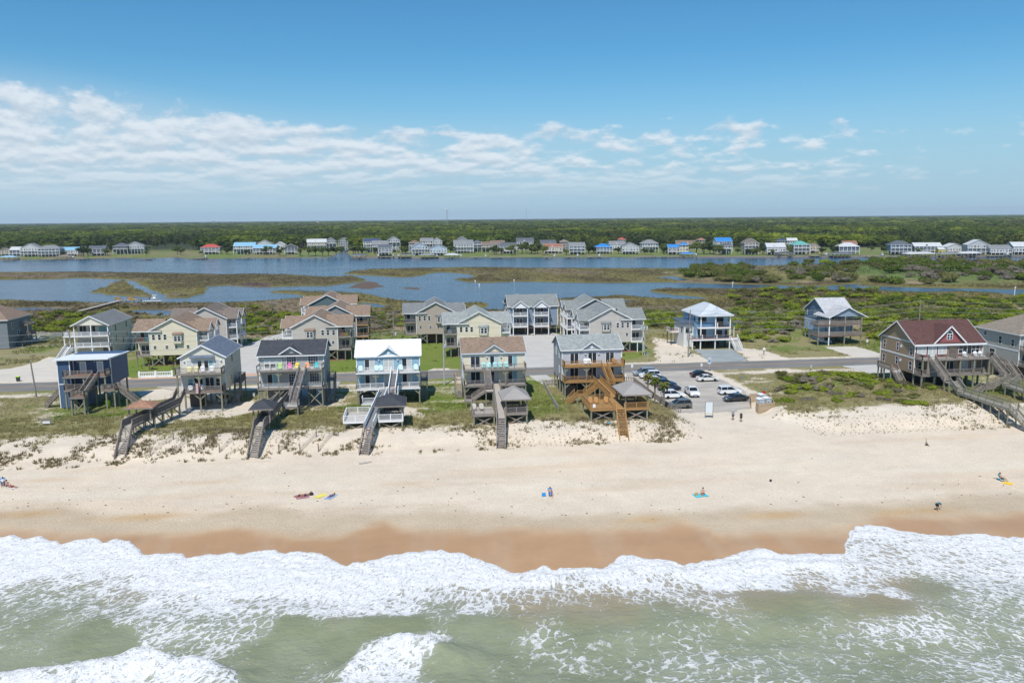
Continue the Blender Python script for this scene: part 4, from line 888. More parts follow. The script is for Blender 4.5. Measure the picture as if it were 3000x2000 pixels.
def villa(label, c, tf, side, wallm, roofm, trim=None, rz=0, railm=None, zg=2.5, wingrail=None, balc=None, base_h=2.7, group=None, wood=False):
    """front gable towards the road, plain wing on one side, two gabled porches on the driveway side (side=+1 right)"""
    root = thing('villa', label, 'house', (c, tf, zg), rz, group); trim = trim or WHITE; railm = railm or WHITE; wr = wingrail or GREYWOOD
    ze, zr, b0 = 8.9, 11.8, base_h; D = 15; hw = 5.6; sg = side
    gable_body(root, 'wall', wallm, -hw, hw, 0, D, b0, ze, zr, 'y'); gable_roof(root, -hw, hw, 0, D, ze, zr, 'y', .4, .45, roofm, trim)
    corner_boards(root, (-hw, hw), (0, D), b0, ze-.2, trim)
    # plain wing on the far side of the drive
    x0, x1 = sorted((-sg*hw, -sg*(hw+3.4)))
    MB().box(x0, 2.0, b0, x1, 8.0, ze).build('wing_wall', wallm, root)
    wx0, wx1 = (x0-.5, x1+3) if sg > 0 else (x0-3, x1+.5)
    o = MB().prism([(-.4, 8.75), (4.3, 11.3), (9.0, 8.75), (9.0, 8.6), (4.3, 11.14), (-.4, 8.6)][::-1], 'x', wx0, wx1).build('wing_roof', roofm, root)
    MB().beam((wx0, -.43, 8.67), (wx1, -.43, 8.67), .05, .2).build('fascia', trim, o)
    MB().prism([(2.0, 8.7), (7.9, 8.7), (4.3, 11.1)], 'x', *( (x0, x0+.2) if sg > 0 else (x1-.2, x1))).build('gable_wall', wallm, root)
    for z in (b0+.1, 6.1):
        deck(root, x0+.05, -.1, x1-.05, 2.0, z, PALEWOOD, wr)
        xo = x0+.1 if sg > 0 else x1-.1; xi = x1-.1 if sg > 0 else x0+.1
        rails(root, [(xi, -.05, z), (xo, -.05, z), (xo, 1.95, z)], 1., wr, None, .16)
    xo = x0+.15 if sg > 0 else x1-.15
    for x in (xo, (x0+x1)/2): post(root, x, .05, -.1, 8.6 if x == xo else b0, .22, wr if wr is not GREYWOOD else PILE)
    opening(root, (x0+x1)/2, 2.0, 6.25, 1.8, 2.1, 'F', 'slider', None, GLC); opening(root, (x0+x1)/2, 2.0, b0+.25, 1.8, 2.0, 'F', 'slider', None, GL)
    # front gable windows
    k = -sg
    for x in (-4.6, -3.2, -1.9): opening(root, x*sg, 0, 6.6, .62, 1.25)
    bay(root, 1.2*sg, 0, 5.65, wallm, roofm)
    for x in (-4.4, -1.6, .6, 3.4): opening(root, x*sg, 0, 4.3, .62, .8)
    # gabled porches on the drive side
    for yc in (3.2, 9.6):
        y0, y1 = yc-2.3, yc+2.3; xw = sg*hw; xp = sg*(hw+2.6)
        a0, a1 = sorted((xw-sg*4.5, xp+sg*.3))
        o = MB().prism([(y0-.4, 8.5), (yc, 10.6), (y1+.4, 8.5), (y1+.4, 8.35), (yc, 10.45), (y0-.4, 8.35)][::-1], 'x', a0, a1).build('porch_roof', roofm, root)
        t = MB()
        for e in (y0-.4, y1+.4): t.beam((xp+sg*.34, e, 8.43), (xp+sg*.34, yc, 10.53), .05, .22)
        t.build('fascia', trim, o)
        p0, p1 = sorted((xp, xp-sg*.15)); MB().prism([(y0, 8.4), (y1, 8.4), (yc, 10.4)], 'x', p0, p1).build('porch_gable', trim, root)
        for z in (b0+.1, 6.1):
            q0, q1 = sorted((xw+sg*.06, xp)); deck(root, q0, y0, q1, y1, z, PALEWOOD, railm)
            rails(root, [(xw+sg*.1, y0+.06, z), (xp-sg*.06, y0+.06, z), (xp-sg*.06, y1-.06, z), (xw+sg*.1, y1-.06, z)], 1., railm, None, .14)
            opening(root, xw, yc, z+.12, 1.8, 2.0, 'R' if sg > 0 else 'L', 'slider', None, GL)
        for y in (y0+.1, y1-.1): post(root, xp-sg*.1, y, -.1, 8.45, .24, WHITE)
    # pilings and the storage core
    for y in (.3, 5, 10, D-.3):
        for i in range(5): post(root, -hw+.3+(2*hw-.6)*i/4, y, -.1, b0, .28, PILE, 'piling')
    xbrace(root, -hw+.4, -hw+3.2, .3, .2, b0-.1); xbrace(root, hw-3.2, hw-.4, .3, .2, b0-.1)
    MB().box(-3.2, 3, 0, 3.2, 12, b0).build('storage_room', UNDER, root)
    return root
v1 = villa('cream gabled villa with brown roof and two small palms before it', -60.6, 203, 1, CREAM, ROOF_BROWN)
v1b = villa('beige villa with dark taupe roof rising behind the cream gabled villa', -59.0, 227, 1, WARMG, mat('dark_taupe_shingles', (.17, .14, .12), .85, .14, 3, 'shingle'))
v2 = villa('warm grey gabled villa with brown roof, orange and yellow chairs on its balcony', -26.6, 204, -1, WARMG, ROOF_BROWN)
v2b = villa('grey villa with brown roof and new yellow timber balconies', -23.6, 226, -1, GREYU, ROOF_BROWN, wingrail=NEWWOOD)
v2c = villa('slate teal villa with brown roof, rearmost of the brown roofed villas', -29.5, 258, -1, TEALG, ROOF_BROWN)
v3a = villa('pale yellow gabled villa with light grey roof beside the gravel drive', 14.7, 203.5, 1, CREAM, ROOF_GREY)
v3b = villa('taupe villa with grey roof behind the pale yellow villa', 4.2, 227, 1, TAUPE, ROOF_MID, zg=2.7)
v4a = villa('warm grey gabled villa with green grey roof and one palm before it', 49.4, 204.5, -1, mat('pinkish_grey_lap_siding', (.55, .505, .475), .65, .05, 1, 'lap'), mat('green_grey_shingles', (.205, .222, .218), .85, .14, 3, 'shingle'), wingrail=WHITE)
v4b = villa('grey villa with white porches behind the warm grey gabled villa', 50.6, 229, -1, GREYU, MATS['green_grey_shingles'], wingrail=WHITE)
v4c = villa('blue grey villa with two white screened porches facing the gravel drive', 25.2, 246.6, 1, BLUEG, MATS['green_grey_shingles'], rz=-math.pi/2)
v4c.location.x, v4c.location.y = 26.6, 246.6
# white porched house at the left
L = thing('beach_house', 'cream three storey house with grey gable roof and white wrap porches', 'house', (-86.1, 222, 2.5))
gable_body(L, 'wall', CREAM2, -4.4, 4.4, 0, 14, .1, 8.7, 11.0, 'y'); gable_roof(L, -4.4, 4.4, -2.6, 14, 8.7, 11.0, 'y', .3, .45, ROOF_MID)
MB().prism([(-4.4, 8.5), (4.4, 8.5), (0, 10.8)], 'y', -2.5, -2.3).build('porch_gable', CREAM2, L); corner_boards(L, (4.4,), (0, 14), .1, 8.6)
for z in (2.9, 5.7):
    deck(L, -4.4 if z < 4 else -7, -2.6, 4.4, -.01, z, DARKWOOD, WHITE)
    rails(L, [(-4.3 if z < 4 else -6.9, -2.5, z), (4.3, -2.5, z), (4.3, -.05, z)], 1., WHITE, None, .14)
rails(L, [(-6.9, -.1, 5.7), (-6.9, -2.5, 5.7)], 1., WHITE, None, .14)
for x in (-4.2, 0, 4.25): post(L, x, -2.4, -.1, 8.5, .24, WHITE); knee(L, x, -2.4, 2.65, WHITE, (-1, 1) if x == 0 else ((1,) if x < 0 else (-1,)), .5)
for x in (-6.8, -5.4): post(L, x, -2.4, -.1, 5.5, .2, WHITE)
stairs(L, (-5.6, -2.6, 2.9), (-6.2, -7.6, 0.), 1.6, WHITE, WHITE, tread=WHITE, gap=.16); deck(L, -7, -2.6, -4.42, -.01, 2.9, DARKWOOD, WHITE, name='landing')
for x, z, w_, h_, kd in ((-2.9, 6.0, 1.6, 2, 'slider'), (-.6, 6, 1.6, 2, 'slider'), (2.4, 6.0, 2.6, 1.9, 'fixed'), (-.9, 3.3, .9, 1.6, 'window'), (3.5, 3.5, .7, 1.5, 'window'), (3.0, .5, 2.4, 1.9, 'fixed')): opening(L, x, 0, z, w_, h_, 'F', kd, None, TEALC if z == 6 and w_ > 2 else GL)
for y, z in ((2.5, 6.3), (2.5, 3.6), (10.5, 6.3), (10.5, 3.6), (7.5, 2.4)): opening(L, 4.4, y, z, .8, 1.5, 'R')
for z in (2.9, 5.7):
    deck(L, -3, 14.05, 5.6, 16, z, PALEWOOD, WHITE, name='rear_deck'); rails(L, [(4.5, 14.2, z), (5.5, 14.2, z), (5.5, 15.9, z)], 1., WHITE, None, .14)
for y in (14.2, 15.8): post(L, 5.4, y, -.1, 6.6, .2, WHITE)
stairs(L, (5.2, 13.6, 2.9), (5.2, 9.2, 0), 1.1, WHITE, WHITE, tread=PALEWOOD, gap=.3)
# house at the left edge with the pool
L0 = thing('beach_house', 'grey house with brown roof beside the fenced swimming pool', 'house', (-122, 238, 2.5))
MB().box(-6.5, 0, .1, 6.5, 14, 8.3).build('wall', mat('blue_grey_boards', (.20, .225, .245), .65, .06, 1, 'lap'), L0); hip_roof(L0, -6.5, 6.5, 0, 14, 8.3, 12.4, .5, ROOF_BROWN)
for y, z in ((3, 5.5), (6, 3), (11, 5.5)): opening(L0, 6.5, y, z, .9, 1.5, 'R')
deck(L0, 6.55, 7.4, 8.6, 12, 3.0, GREYWOOD); rails(L0, [(6.6, 7.5, 3), (8.5, 7.5, 3), (8.5, 11.9, 3)], 1, GREYWOOD); deck(L0, 6.55, 7.4, 8.6, 12, 5.9, GREYWOOD); rails(L0, [(6.6, 7.5, 5.9), (8.5, 7.5, 5.9), (8.5, 11.9, 5.9)], 1, GREYWOOD); stairs(L0, (7.6, 7.4, 3), (7.6, 4, 0), 1, GREYWOOD, gap=.4)
for y in (7.5, 11.9): post(L0, 8.45, y, -.1, 7, .2)
# new house with white hip roof
m1 = thing('beach_house', 'new white and pale blue house with white hip metal roof and white posts', 'house', (78.0, 207.6, 2.5))
PB = mat('pale_sky_siding', (.31, .49, .66), .6, .04, 1, 'lap'); WS = mat('white_board_siding', (.66, .67, .66), .6, .04, 1, 'batten', per=.3)
SOLAR = mat('dark_blue_grey_metal', (.075, .10, .14), .45, .06)
MB().box(-4.2, 0, 2.75, 4.6, 11, 9.0).build('wall', PB, m1); hip_roof(m1, -4.2, 4.6, -2.4, 11, 9.15, 11.9, .5, mat('pale_grey_metal_roof', (.52, .56, .60), .4, .04, spec=.5), ribs=.5, ribm=mat('roof_rib_white', (.44, .475, .51), .4, .03))
MB().box(-6.9, 2.2, .0, -4.22, 10.5, 6.4).build('side_wing', WS, m1); MB().prism([(1.7, 6.3), (1.7, 6.48), (11, 6.95), (11, 6.77)], 'x', -7.3, -4.25).build('wing_roof', SOLAR, m1)
MB().box(4.62, 4.5, 2.75, 6.0, 10.5, 8.6).build('side_wing', WS, m1); MB().prism([(4, 8.6), (4, 8.8), (11, 9.2), (11, 9.0)], 'x', 4.65, 7.0).build('wing_roof', SOLAR, m1); MB().prism([(1.0, 5.7), (1.0, 5.85), (5, 6.0), (5, 5.85)], 'x', 4.65, 7.2).build('porch_roof', SOLAR, m1); post(m1, 6.9, 1.3, 2.7, 5.7, .18, WHITE)
COMP = mat('composite_deck', (.33, .19, .135), .7, .1)
deck(m1, -6.2, -2.6, 4.6, -.01, 2.75, COMP, WHITE, .34); deck(m1, .35, -2.4, 4.5, -.01, 5.85, COMP, WHITE, .3); MB().box(-4.2, -2.35, 5.6, .3, -.02, 5.82).build('porch_ceiling', WHITE, m1); MB().box(-4.2, -.9, 5.85, .3, -.02, 6.6).build('wall', PB, m1)
deck(m1, 4.65, -1.4, 6.9, 4.4, 2.7, COMP, WHITE, .3, 'landing')
GR = mat('thin_cable_rail', (.30, .24, .20), .5, .1)
rails(m1, [(-6.1, 1.8, 2.75), (-6.1, -2.5, 2.75), (-3.9, -2.5, 2.75), (.3, -2.5, 2.75), (4.5, -2.5, 2.75)], 1., GR, None, .5, step=5); rails(m1, [(.45, -2.3, 5.85), (4.4, -2.3, 5.85)], 1., GR, None, .5, step=5)
for x in (-3.75, .3, 4.35): post(m1, x, -2.25, -.1, 9.0, .26, WHITE)
post(m1, -6.0, -2.3, -.1, 3.9, .26, WHITE); post(m1, -3.3, -2.4, 2.75, 4.0, .22, WHITE); post(m1, .8, -2.35, 5.85, 7.1, .22, WHITE); post(m1, .7, -2.4, 2.75, 4.0, .22, WHITE)
for x, z, w_, kd in ((-2.6, 7.15, 2.1, 'fixed'), (2.2, 6.15, 2.1, 'slider'), (-2.6, 3.0, 2.1, 'slider'), (1.9, 3.2, 2.1, 'fixed')): opening(m1, x, 0 if not (z == 7.15) else -.9 if False else 0, z, w_, 1.5 if kd == 'fixed' else 2.1, 'F', kd, BLACK, GL)
opening(m1, -5.5, 2.2, 4.0, 1.7, 1.3, 'F', 'slider', BLACK, GL); opening(m1, -6.9, 4, 3.9, .6, 1.4, 'L', 'fixed', BLACK, GL)
for y in (1.5, 6): opening(m1, -4.2, y, 7.1, .7, 1.3, 'L', 'fixed', BLACK, GL)
opening(m1, 5.3, 4.5, 7.3, .5, .9, 'F', 'fixed', BLACK, GL); opening(m1, 4.2, 0, 3.0, .55, 2., 'F', 'fixed', BLACK, GL)
stairs(m1, (5.8, -1.4, 2.7), (5.8, -5.2, 0), 1.9, WHITE, WHITE, tread=WHITE, gap=.6); MB().box(4.6, -6.4, -.02, 7, -5.2, .06).build('stair_pad', CONC, m1)
DP = mat('dark_brown_piling', (.07, .05, .035), .8, .15)
for y in (.5, 5.5, 10.5):
    for x in (-3.8, -1.4, 1.6, 4.2): post(m1, x, y, -.1, 2.75, .3, DP, 'piling')
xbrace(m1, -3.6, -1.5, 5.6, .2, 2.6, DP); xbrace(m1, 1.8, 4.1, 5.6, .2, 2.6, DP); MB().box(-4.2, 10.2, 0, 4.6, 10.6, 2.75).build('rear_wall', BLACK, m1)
deck(m1, -9.2, 6.5, -6.95, 10.4, 3.7, COMP, WHITE, name='rear_deck'); rails(m1, [(-7, 6.6, 3.7), (-9.1, 6.6, 3.7), (-9.1, 10.3, 3.7)], 1, WHITE, GR, .4)
for y in (6.7, 10.2): post(m1, -9.0, y, -.1, 3.4, .2, DP)
# steel blue house
m2 = thing('beach_house', 'steel blue house with pale grey gable roof and dark wood decks on stilts', 'house', (114.6, 208.2, 2.2))
MB().box(-2.8, 1.8, 3.1, 5.2, 14, 8.9).build('wall', STEELB, m2); MB().box(-2.84, 1.76, 3.0, 5.24, 14.04, 5.9).build('lower_wall', STEELV, m2); MB().box(-2.88, 1.72, 5.85, 5.28, 14.08, 6.1).build('band_board', WHITE, m2)
PG = mat('pale_grey_shingles', (.43, .435, .45), .8, .04, 3, 'shingle')
MB().prism([(1.8, 8.85), (14, 8.85), (7.9, 12.2)], 'x', -2.8, -2.6).build('gable_wall', STEELB, m2); gable_roof(m2, -2.8, 5.2, 1.8, 14, 8.9, 12.4, 'x', .4, .4, PG)
o = MB().prism([(-4.4, 8.0), (1.25, 10.8), (6.9, 8.0), (6.9, 7.84), (1.25, 10.64), (-4.4, 7.84)][::-1], 'y', -2.9, 6).build('porch_roof', PG, m2); t = MB()
for e in (-4.4, 6.9): t.beam((e, -2.93, 7.92), (1.25, -2.93, 10.72), .05, .22)
t.build('fascia', WHITE, o); MB().prism([(-3.7, 8.2), (6.2, 8.2), (1.25, 10.5)], 'y', -2.4, -2.2).build('porch_gable', mat('blue_grey_gable', (.25, .33, .43), .65, .05, 1, 'lap'), m2)
for z in (3.05, 6.1):
    deck(m2, -7.2, -2.6, 5.6, 1.7, z, GREYWOOD, DARKWOOD, .3)
    a = MB(); 
    for p_, q_ in (((-7.1, 1.6), (-7.1, -2.5)), ((-7.1, -2.5), (5.5, -2.5)), ((5.5, -2.5), (5.5, 1.7))):
        for h in (.25, .5, .75, 1.0): a.beam((*p_, z+h), (*q_, z+h), .05, .17)
    a.build('railing', GREYWOOD, m2)
post(m2, -3.9, -2.4, -.1, 8.0, .26, WHITE)
for x in (-7.0, .6, 5.4): post(m2, x, -2.4, -.1, 8.2 if x > -5 else 6, .27)
for y in (2.2, 6, 10, 13.7):
    for x in (-7 if y < 3 else -2.6, -2.6 if y < 3 else -1.2, 0, 2.5, 5): post(m2, x, y, -.1, 3.05, .27, name='piling')
for x in (-1.9, -.7, 2.7, 3.9): opening(m2, x, 1.76, 6.8, .8, 1.4); opening(m2, x, 1.76, 3.8, .8, 1.4, 'F', 'window', None, CURTAIN)
opening(m2, 1.2, 1.76, 6.2, .9, 2, 'F', 'fixed'); opening(m2, .6, 1.76, 3.15, .9, 2, 'F', 'fixed', None, mat('white_door', (.7, .7, .7), .5, .05))
for y, z in ((4, 6.7), (7.6, 7.0), (12.8, 7.2), (12.2, 3.7)): opening(m2, -2.86, y, z, 1.3 if y < 12 else .7, 1.5, 'L')
MB().box(-2, 6, 0, .4, 13, 2.9).build('storage_room', mat('pale_blue_panel', (.4, .48, .56), .6, .05), m2); stairs(m2, (1.3, 6, 3), (1.3, 2.2, 0), 1, DARKWOOD, gap=.5)
# ================================================================== ROAD, DRIVES, LOTS
def sheet(name, poly, z, m, jit=.25, step=1.2, th=.12, drape=False):
    pts = []
    for i, (x0, y0) in enumerate(poly):
        x1, y1 = poly[(i+1) % len(poly)]; n = max(1, int(math.hypot(x1-x0, y1-y0)/step))
        for j in range(n):
            x = x0+(x1-x0)*j/n; y = y0+(y1-y0)*j/n
            pts.append((x+jit*(random.random()-.5)*2*(j > 0), y+jit*(random.random()-.5)*2*(j > 0)))
    b = MB().prism(pts, 'z', z-th, z)
    if drape:
        n = len(pts); zz = np.interp([p_[1] for p_ in pts], pt, pz)
        b.v = [(*p_, float(q)-.2) for p_, q in zip(pts, zz)]+[(*p_, float(q)+.05) for p_, q in zip(pts, zz)]
    return tag(b.build(name, m), None, None, kind='structure')
def ground_mat(name, c1, c2, sc=.5, rough=.9, fine=.22, crack=0):
    m = bpy.data.materials.new(name); m.use_nodes = True; t = NT(m.node_tree); p = t.n['Principled BSDF']; pos = t.node('ShaderNodeNewGeometry').outputs['Position']
    a = t.noise(t.vmath('MULTIPLY', pos, (.5, 1, 1)), sc, 5, .65); f = t.noise(pos, 9, 3, .7)
    col = t.mix(t.step(a, .36, .64), c1, c2); k = t.math('MULTIPLY_ADD', f, fine*2, 1-fine)
    if crack:
        x, y, z = t.sep(pos); ln = t.math('MINIMUM', t.math('ABSOLUTE', t.math('SUBTRACT', t.math('FRACT', t.math('DIVIDE', x, crack)), .5)), t.math('ABSOLUTE', t.math('SUBTRACT', t.math('FRACT', t.math('DIVIDE', y, crack)), .5)))
        k = t.math('MULTIPLY', k, t.step(ln, .004, .012, .78, 1))
    o = t.vmath('SCALE', col); t.l.new(k, o.node.inputs['Scale']); t.l.new(o, p.inputs['Base Color']); p.inputs['Roughness'].default_value = rough; p.inputs['Specular IOR Level'].default_value = .2
    return m
ASPH = ground_mat('asphalt', (.165, .16, .155), (.20, .195, .185), .25, .85, .08)
sheet('road', [(-260, 177), (330, 177), (330, 186.2), (-260, 186.2)], 2.56, ASPH, .06, 2)
YEL = mat('road_paint_yellow', (.50, .27, .075), .7, .2); WPT = mat('road_paint_white', (.45, .44, .42), .7, .2)
for y in (181.42, 181.72): tag(MB().box(-260, y-.055, 2.55, 330, y+.055, 2.566).build('centre_line', YEL), None, None, kind='structure')
for y in (177.5, 185.7): tag(MB().box(-260, y-.06, 2.55, 330, y+.06, 2.566).build('edge_line', mat('worn_edge_paint', (.27, .265, .255), .7, .2)), None, None, kind='structure')
PALEC = ground_mat('pale_concrete', (.44, .425, .40), (.49, .475, .445), .4, .9, .06, 3.2)
GRAV = ground_mat('pale_gravel', (.50, .46, .40), (.56, .52, .455), .5, .95, .2)
BLUG = ground_mat('grey_gravel', (.25, .285, .295), (.31, .335, .335), .5, .95, .2)
LOTM = ground_mat('sandy_asphalt', (.335, .315, .285), (.44, .405, .355), .3, .95, .15)
PINK = ground_mat('pink_paver_apron', (.50, .30, .205), (.56, .345, .245), .6, .9, .12, .8)
sheet('driveway', [(-44.5, 186.4), (-29, 186.4), (-35, 204), (-35.8, 240), (-42.8, 257.5), (-47, 250), (-51, 228), (-52, 205)], 2.54, PALEC)
sheet('driveway', [(24.3, 186.4), (33.5, 186.4), (41.3, 205), (42.3, 236), (40, 246), (28, 243), (25.5, 238), (24, 210)], 2.54, PALEC)
sheet('driveway', [(-106, 192), (-90, 187.5), (-77, 186.6), (-82, 200), (-84.5, 214), (-88, 219), (-96.5, 221), (-97.5, 208), (-106, 200)], 2.54, GRAV, .6)
sheet('driveway', [(72.2, 205), (82.6, 204.6), (80, 186.9), (70.2, 186.9)], 2.54, BLUG)
sheet('driveway', [(108.5, 204), (117.2, 203.5), (117.2, 189), (113, 187), (107.5, 187.2)], 2.53, GRAV, .6)
sheet('driveway', [(99, 177), (119, 177), (118, 163), (100, 163)], 2.62, PALEC, drape=True)
sheet('driveway', [(-57, 177), (-50, 177), (-48.5, 165), (-46, 152), (-37, 152), (-37, 166), (-44, 170)], 2.68, ground_mat('sandy_gravel', (.46, .41, .34), (.52, .46, .375), .5, .95, .2), .5, drape=True)
sheet('driveway', [(-31, 177), (-18, 177), (-18, 152), (-31, 152)], 2.72, ground_mat('dull_concrete', (.33, .325, .31), (.38, .37, .35), .4, .9, .08), .2, drape=True)
sheet('driveway', [(24, 177), (28, 177), (29, 165), (25.5, 165)], 2.74, PALEC, .2, drape=True)
sheet('paver_apron', [(-72, 186.4), (-52, 186.4), (-52, 187.7), (-72, 187.7)], 2.545, PINK, .05)
sheet('paver_apron', [(-44, 187.0), (-30.3, 187.0), (-31, 189.6), (-45, 189.6)], 2.57, PINK, .05)
sheet('parking_lot', PARK, 2.55, LOTM, .6)
for x, c in ((-60.6, (9, 4.4)), (14.7, (8, 4)), (-26.6, (9, 4)), (49.4, (9, 4))):
    sheet('paver_patio', [(x-c[0]+2, 204.2), (x+c[0]-2, 204.2), (x+c[0]-2, 217), (x-c[0]+2, 217)], 2.56, mat('brick_red_paving', (.30, .15, .105), .9, .15), .05)
# ================================================================== BEACH WALKWAYS AND GAZEBOS
PURPW = mat('worn_stair_boards', (.33, .285, .265), .85, .2, 3, 'wood')
def ramp(root, p, q, wd, m=None, rail=None, bal=None, gap=.14, sides=(-1, 1), name='boardwalk', h=1.0):
    o = MB().beam((p[0], p[1], p[2]-.05), (q[0], q[1], q[2]-.05), wd, .1).build(name, m or PALEWOOD, root)
    f = MB(); d = Vector(q)-Vector(p); sx = Vector((-d.y, d.x, 0)).normalized()
    for k in (-1, 1): f.beam(Vector(p)+sx*(k*(wd/2+.03))+Vector((0, 0, -.17)), Vector(q)+sx*(k*(wd/2+.03))+Vector((0, 0, -.17)), .06, .3)
    f.build('fascia', rail or GREYWOOD, o)
    for k in sides: rails(root, [Vector(p)+sx*(k*(wd/2)), Vector(q)+sx*(k*(wd/2))], h, rail or GREYWOOD, bal, gap, step=2.0)
def legs(root, p, q, wd, gap=3., brc=True):
    p, q = Vector(p), Vector(q); d = q-p; n = max(1, int(d.length/gap)); sx = Vector((-d.y, d.x, 0)).normalized()
    for i in range(n+1):
        c = p.lerp(q, i/n); w0 = root.matrix_world.translation if False else root.location
        for k in (-1, 1):
            e = c+sx*(k*(wd/2-.05)); zg = gz(e.x+root.location.x, e.y+root.location.y)-root.location.z-.2
            post(root, e.x, e.y, zg, c.z-.2, .18)
        if brc and c.z > 1.2:
            a = c+sx*(wd/2); b = c-sx*(wd/2); brace(root, (a.x, a.y, max(zg+.3, c.z-2)), (b.x, b.y, c.z-.3), GREYWOOD, .06)
def platform(root, x0, y0, x1, y1, z, m, fasc, railm, balm, sides='FLBR', brc=True):
    deck(root, x0, y0, x1, y1, z, m, fasc, .3, 'platform')
    seg = {'F': [(x0, y0+.05), (x1, y0+.05)], 'L': [(x0+.05, y0), (x0+.05, y1)], 'B': [(x0, y1-.05), (x1, y1-.05)], 'R': [(x1-.05, y0), (x1-.05, y1)]}
    for k in sides: rails(root, [(*q, z) for q in seg[k]], 1., railm, balm, .15)
    for x in (x0+.15, x1-.15):
        for y in (y0+.15, y1-.15): post(root, x, y, gz(x+root.location.x, y+root.location.y)-root.location.z-.3, z-.25, .24)
    if brc: xbrace(root, x0+.3, x1-.3, y0+.25, z-2.0, z-.4, GREYWOOD)
def pavilion(root, x0, y0, x1, y1, z, h, rise, roofm, pm, ov=.55, ribs=0):
    for x in (x0+.15, x1-.15):
        for y in (y0+.15, y1-.15): post(root, x, y, z, z+h, .2, pm, 'gazebo_post')
    hip_roof(root, x0, x1, y0, y1, z+h, z+h+rise, ov, roofm, GREYWOOD, 'gazebo_roof')
    MB().box(x0+.6, y1-.8, z+.42, x1-.6, y1-.35, z+.5).box(x0+.7, y1-.4, z+.5, x1-.7, y1-.32, z+.9).box(x0+.7, y1-.7, z, x0+.8, y1-.4, z+.42).box(x1-.8, y1-.7, z, x1-.7, y1-.4, z+.42).build('bench', DARKWOOD, root)
WROOF = mat('grey_board_roof', (.31, .29, .275), .85, .18, 2, 'lap', per=.24); BRROOF = mat('rusty_brown_shingles', (.30, .165, .105), .85, .2, 3, 'shingle')
def walk(label, s, t, z): return thing('beach_walkway', label, 'walkway', (s, t, z))
GREYFL = mat('grey_painted_boards', (.20, .205, .215), .75, .08)
# straight boardwalk of the cream brown-roofed house
w5 = walk('straight pale boardwalk with bleached square gazebo before the cream brown roofed house', 12.6, 128, 3.3)
ramp(w5, (1.35, 22.0, 2.95), (.05, 0, 2.1), 1.35, PALEWOOD); legs(w5, (1.2, 20, 2.85), (.1, .4, 2.1), 1.35, 4.6)
stairs(w5, (.05, 0, 2.1), (-.6, -6.4, -1.35), 1.3, GREYWOOD, tread=PURPW, gap=9)
platform(w5, -4.4, 2.4, -.7, 8.0, 2.1, PALEWOOD, GREYWOOD, GREYWOOD, None, 'FLB'); platform(w5, 1.0, 2.4, 4.8, 8.0, 2.15, PALEWOOD, GREYWOOD, GREYWOOD, None, 'FBR')
pavilion(w5, 1.0, 2.4, 4.8, 8.0, 2.15, 2.55, 1.5, WROOF, GREYWOOD)
stairs(w5, (-.4, 22.0, 6.0), (-.4, 18.6, 2.95), 1.1, GREYWOOD, tread=PURPW, gap=.2); deck(w5, -1.1, 17.0, .45, 18.6, 2.9, PALEWOOD, GREYWOOD, name='landing')
stairs(w5, (-1.1, 17.7, 2.9), (-3.6, 17.7, 1.2), 1.1, GREYWOOD, gap=.2); deck(w5, -4.8, 16.8, -3.6, 18.4, 1.2, PALEWOOD, GREYWOOD, name='landing'); rails(w5, [(-4.75, 16.9, 1.2), (-3.6, 16.9, 1.2)], 1., GREYWOOD)
for x, y, z in ((-1., 17.1, 2.6), (.3, 17.1, 2.6), (-4.7, 16.9, .9), (-3.7, 18.3, .9)): post(w5, x, y, -.6, z, .2)
# white railed walkway
w4 = walk('white railed walkway with charcoal hip roofed gazebo before the light blue house', -8.7, 126.4, 3.2)
ramp(w4, (1.5, 20.5, 2.95), (0, 0, 1.85), 1.35, GREYFL, WHITE, None, .14); legs(w4, (1.3, 18, 2.7), (.1, .6, 1.85), 1.35, 4.6)
stairs(w4, (0, 0, 1.85), (-.6, -5.2, -1.25), 1.35, GREYWOOD, tread=PURPW, gap=9)
platform(w4, -4.4, 4.0, -.55, 10.0, 1.85, PALEWOOD, WHITE, WHITE, None, 'FLB'); platform(w4, 1.25, 4.0, 5.3, 9.6, 1.85, PALEWOOD, WHITE, WHITE, None, 'FBR'); pavilion(w4, 1.25, 4.0, 5.3, 9.6, 1.85, 2.55, 1.25, ROOF_SLATE, PILE)
stairs(w4, (3.55, 23.6, 6.15), (3.0, 19.3, 3.05), 1.15, WHITE, WHITE, tread=PURPW, gap=.16); deck(w4, .9, 17.6, 4.2, 23.6, 3.0, GREYFL, WHITE, name='landing'); rails(w4, [(4.15, 17.7, 3.), (4.15, 23.5, 3.)], 1., WHITE)
deck(w4, -2.2, 15.2, .6, 17.4, 2.2, GREYFL, WHITE, name='landing'); rails(w4, [(.5, 15.25, 2.2), (-2.15, 15.25, 2.2), (-2.15, 17.3, 2.2)], 1., WHITE)
for x, y, z in ((1., 17.7, 2.7), (4.1, 17.7, 2.7), (-2.1, 15.3, 1.9), (.5, 15.3, 1.9), (4.1, 22.8, 2.7)): post(w4, x, y, -.6, z, .22)
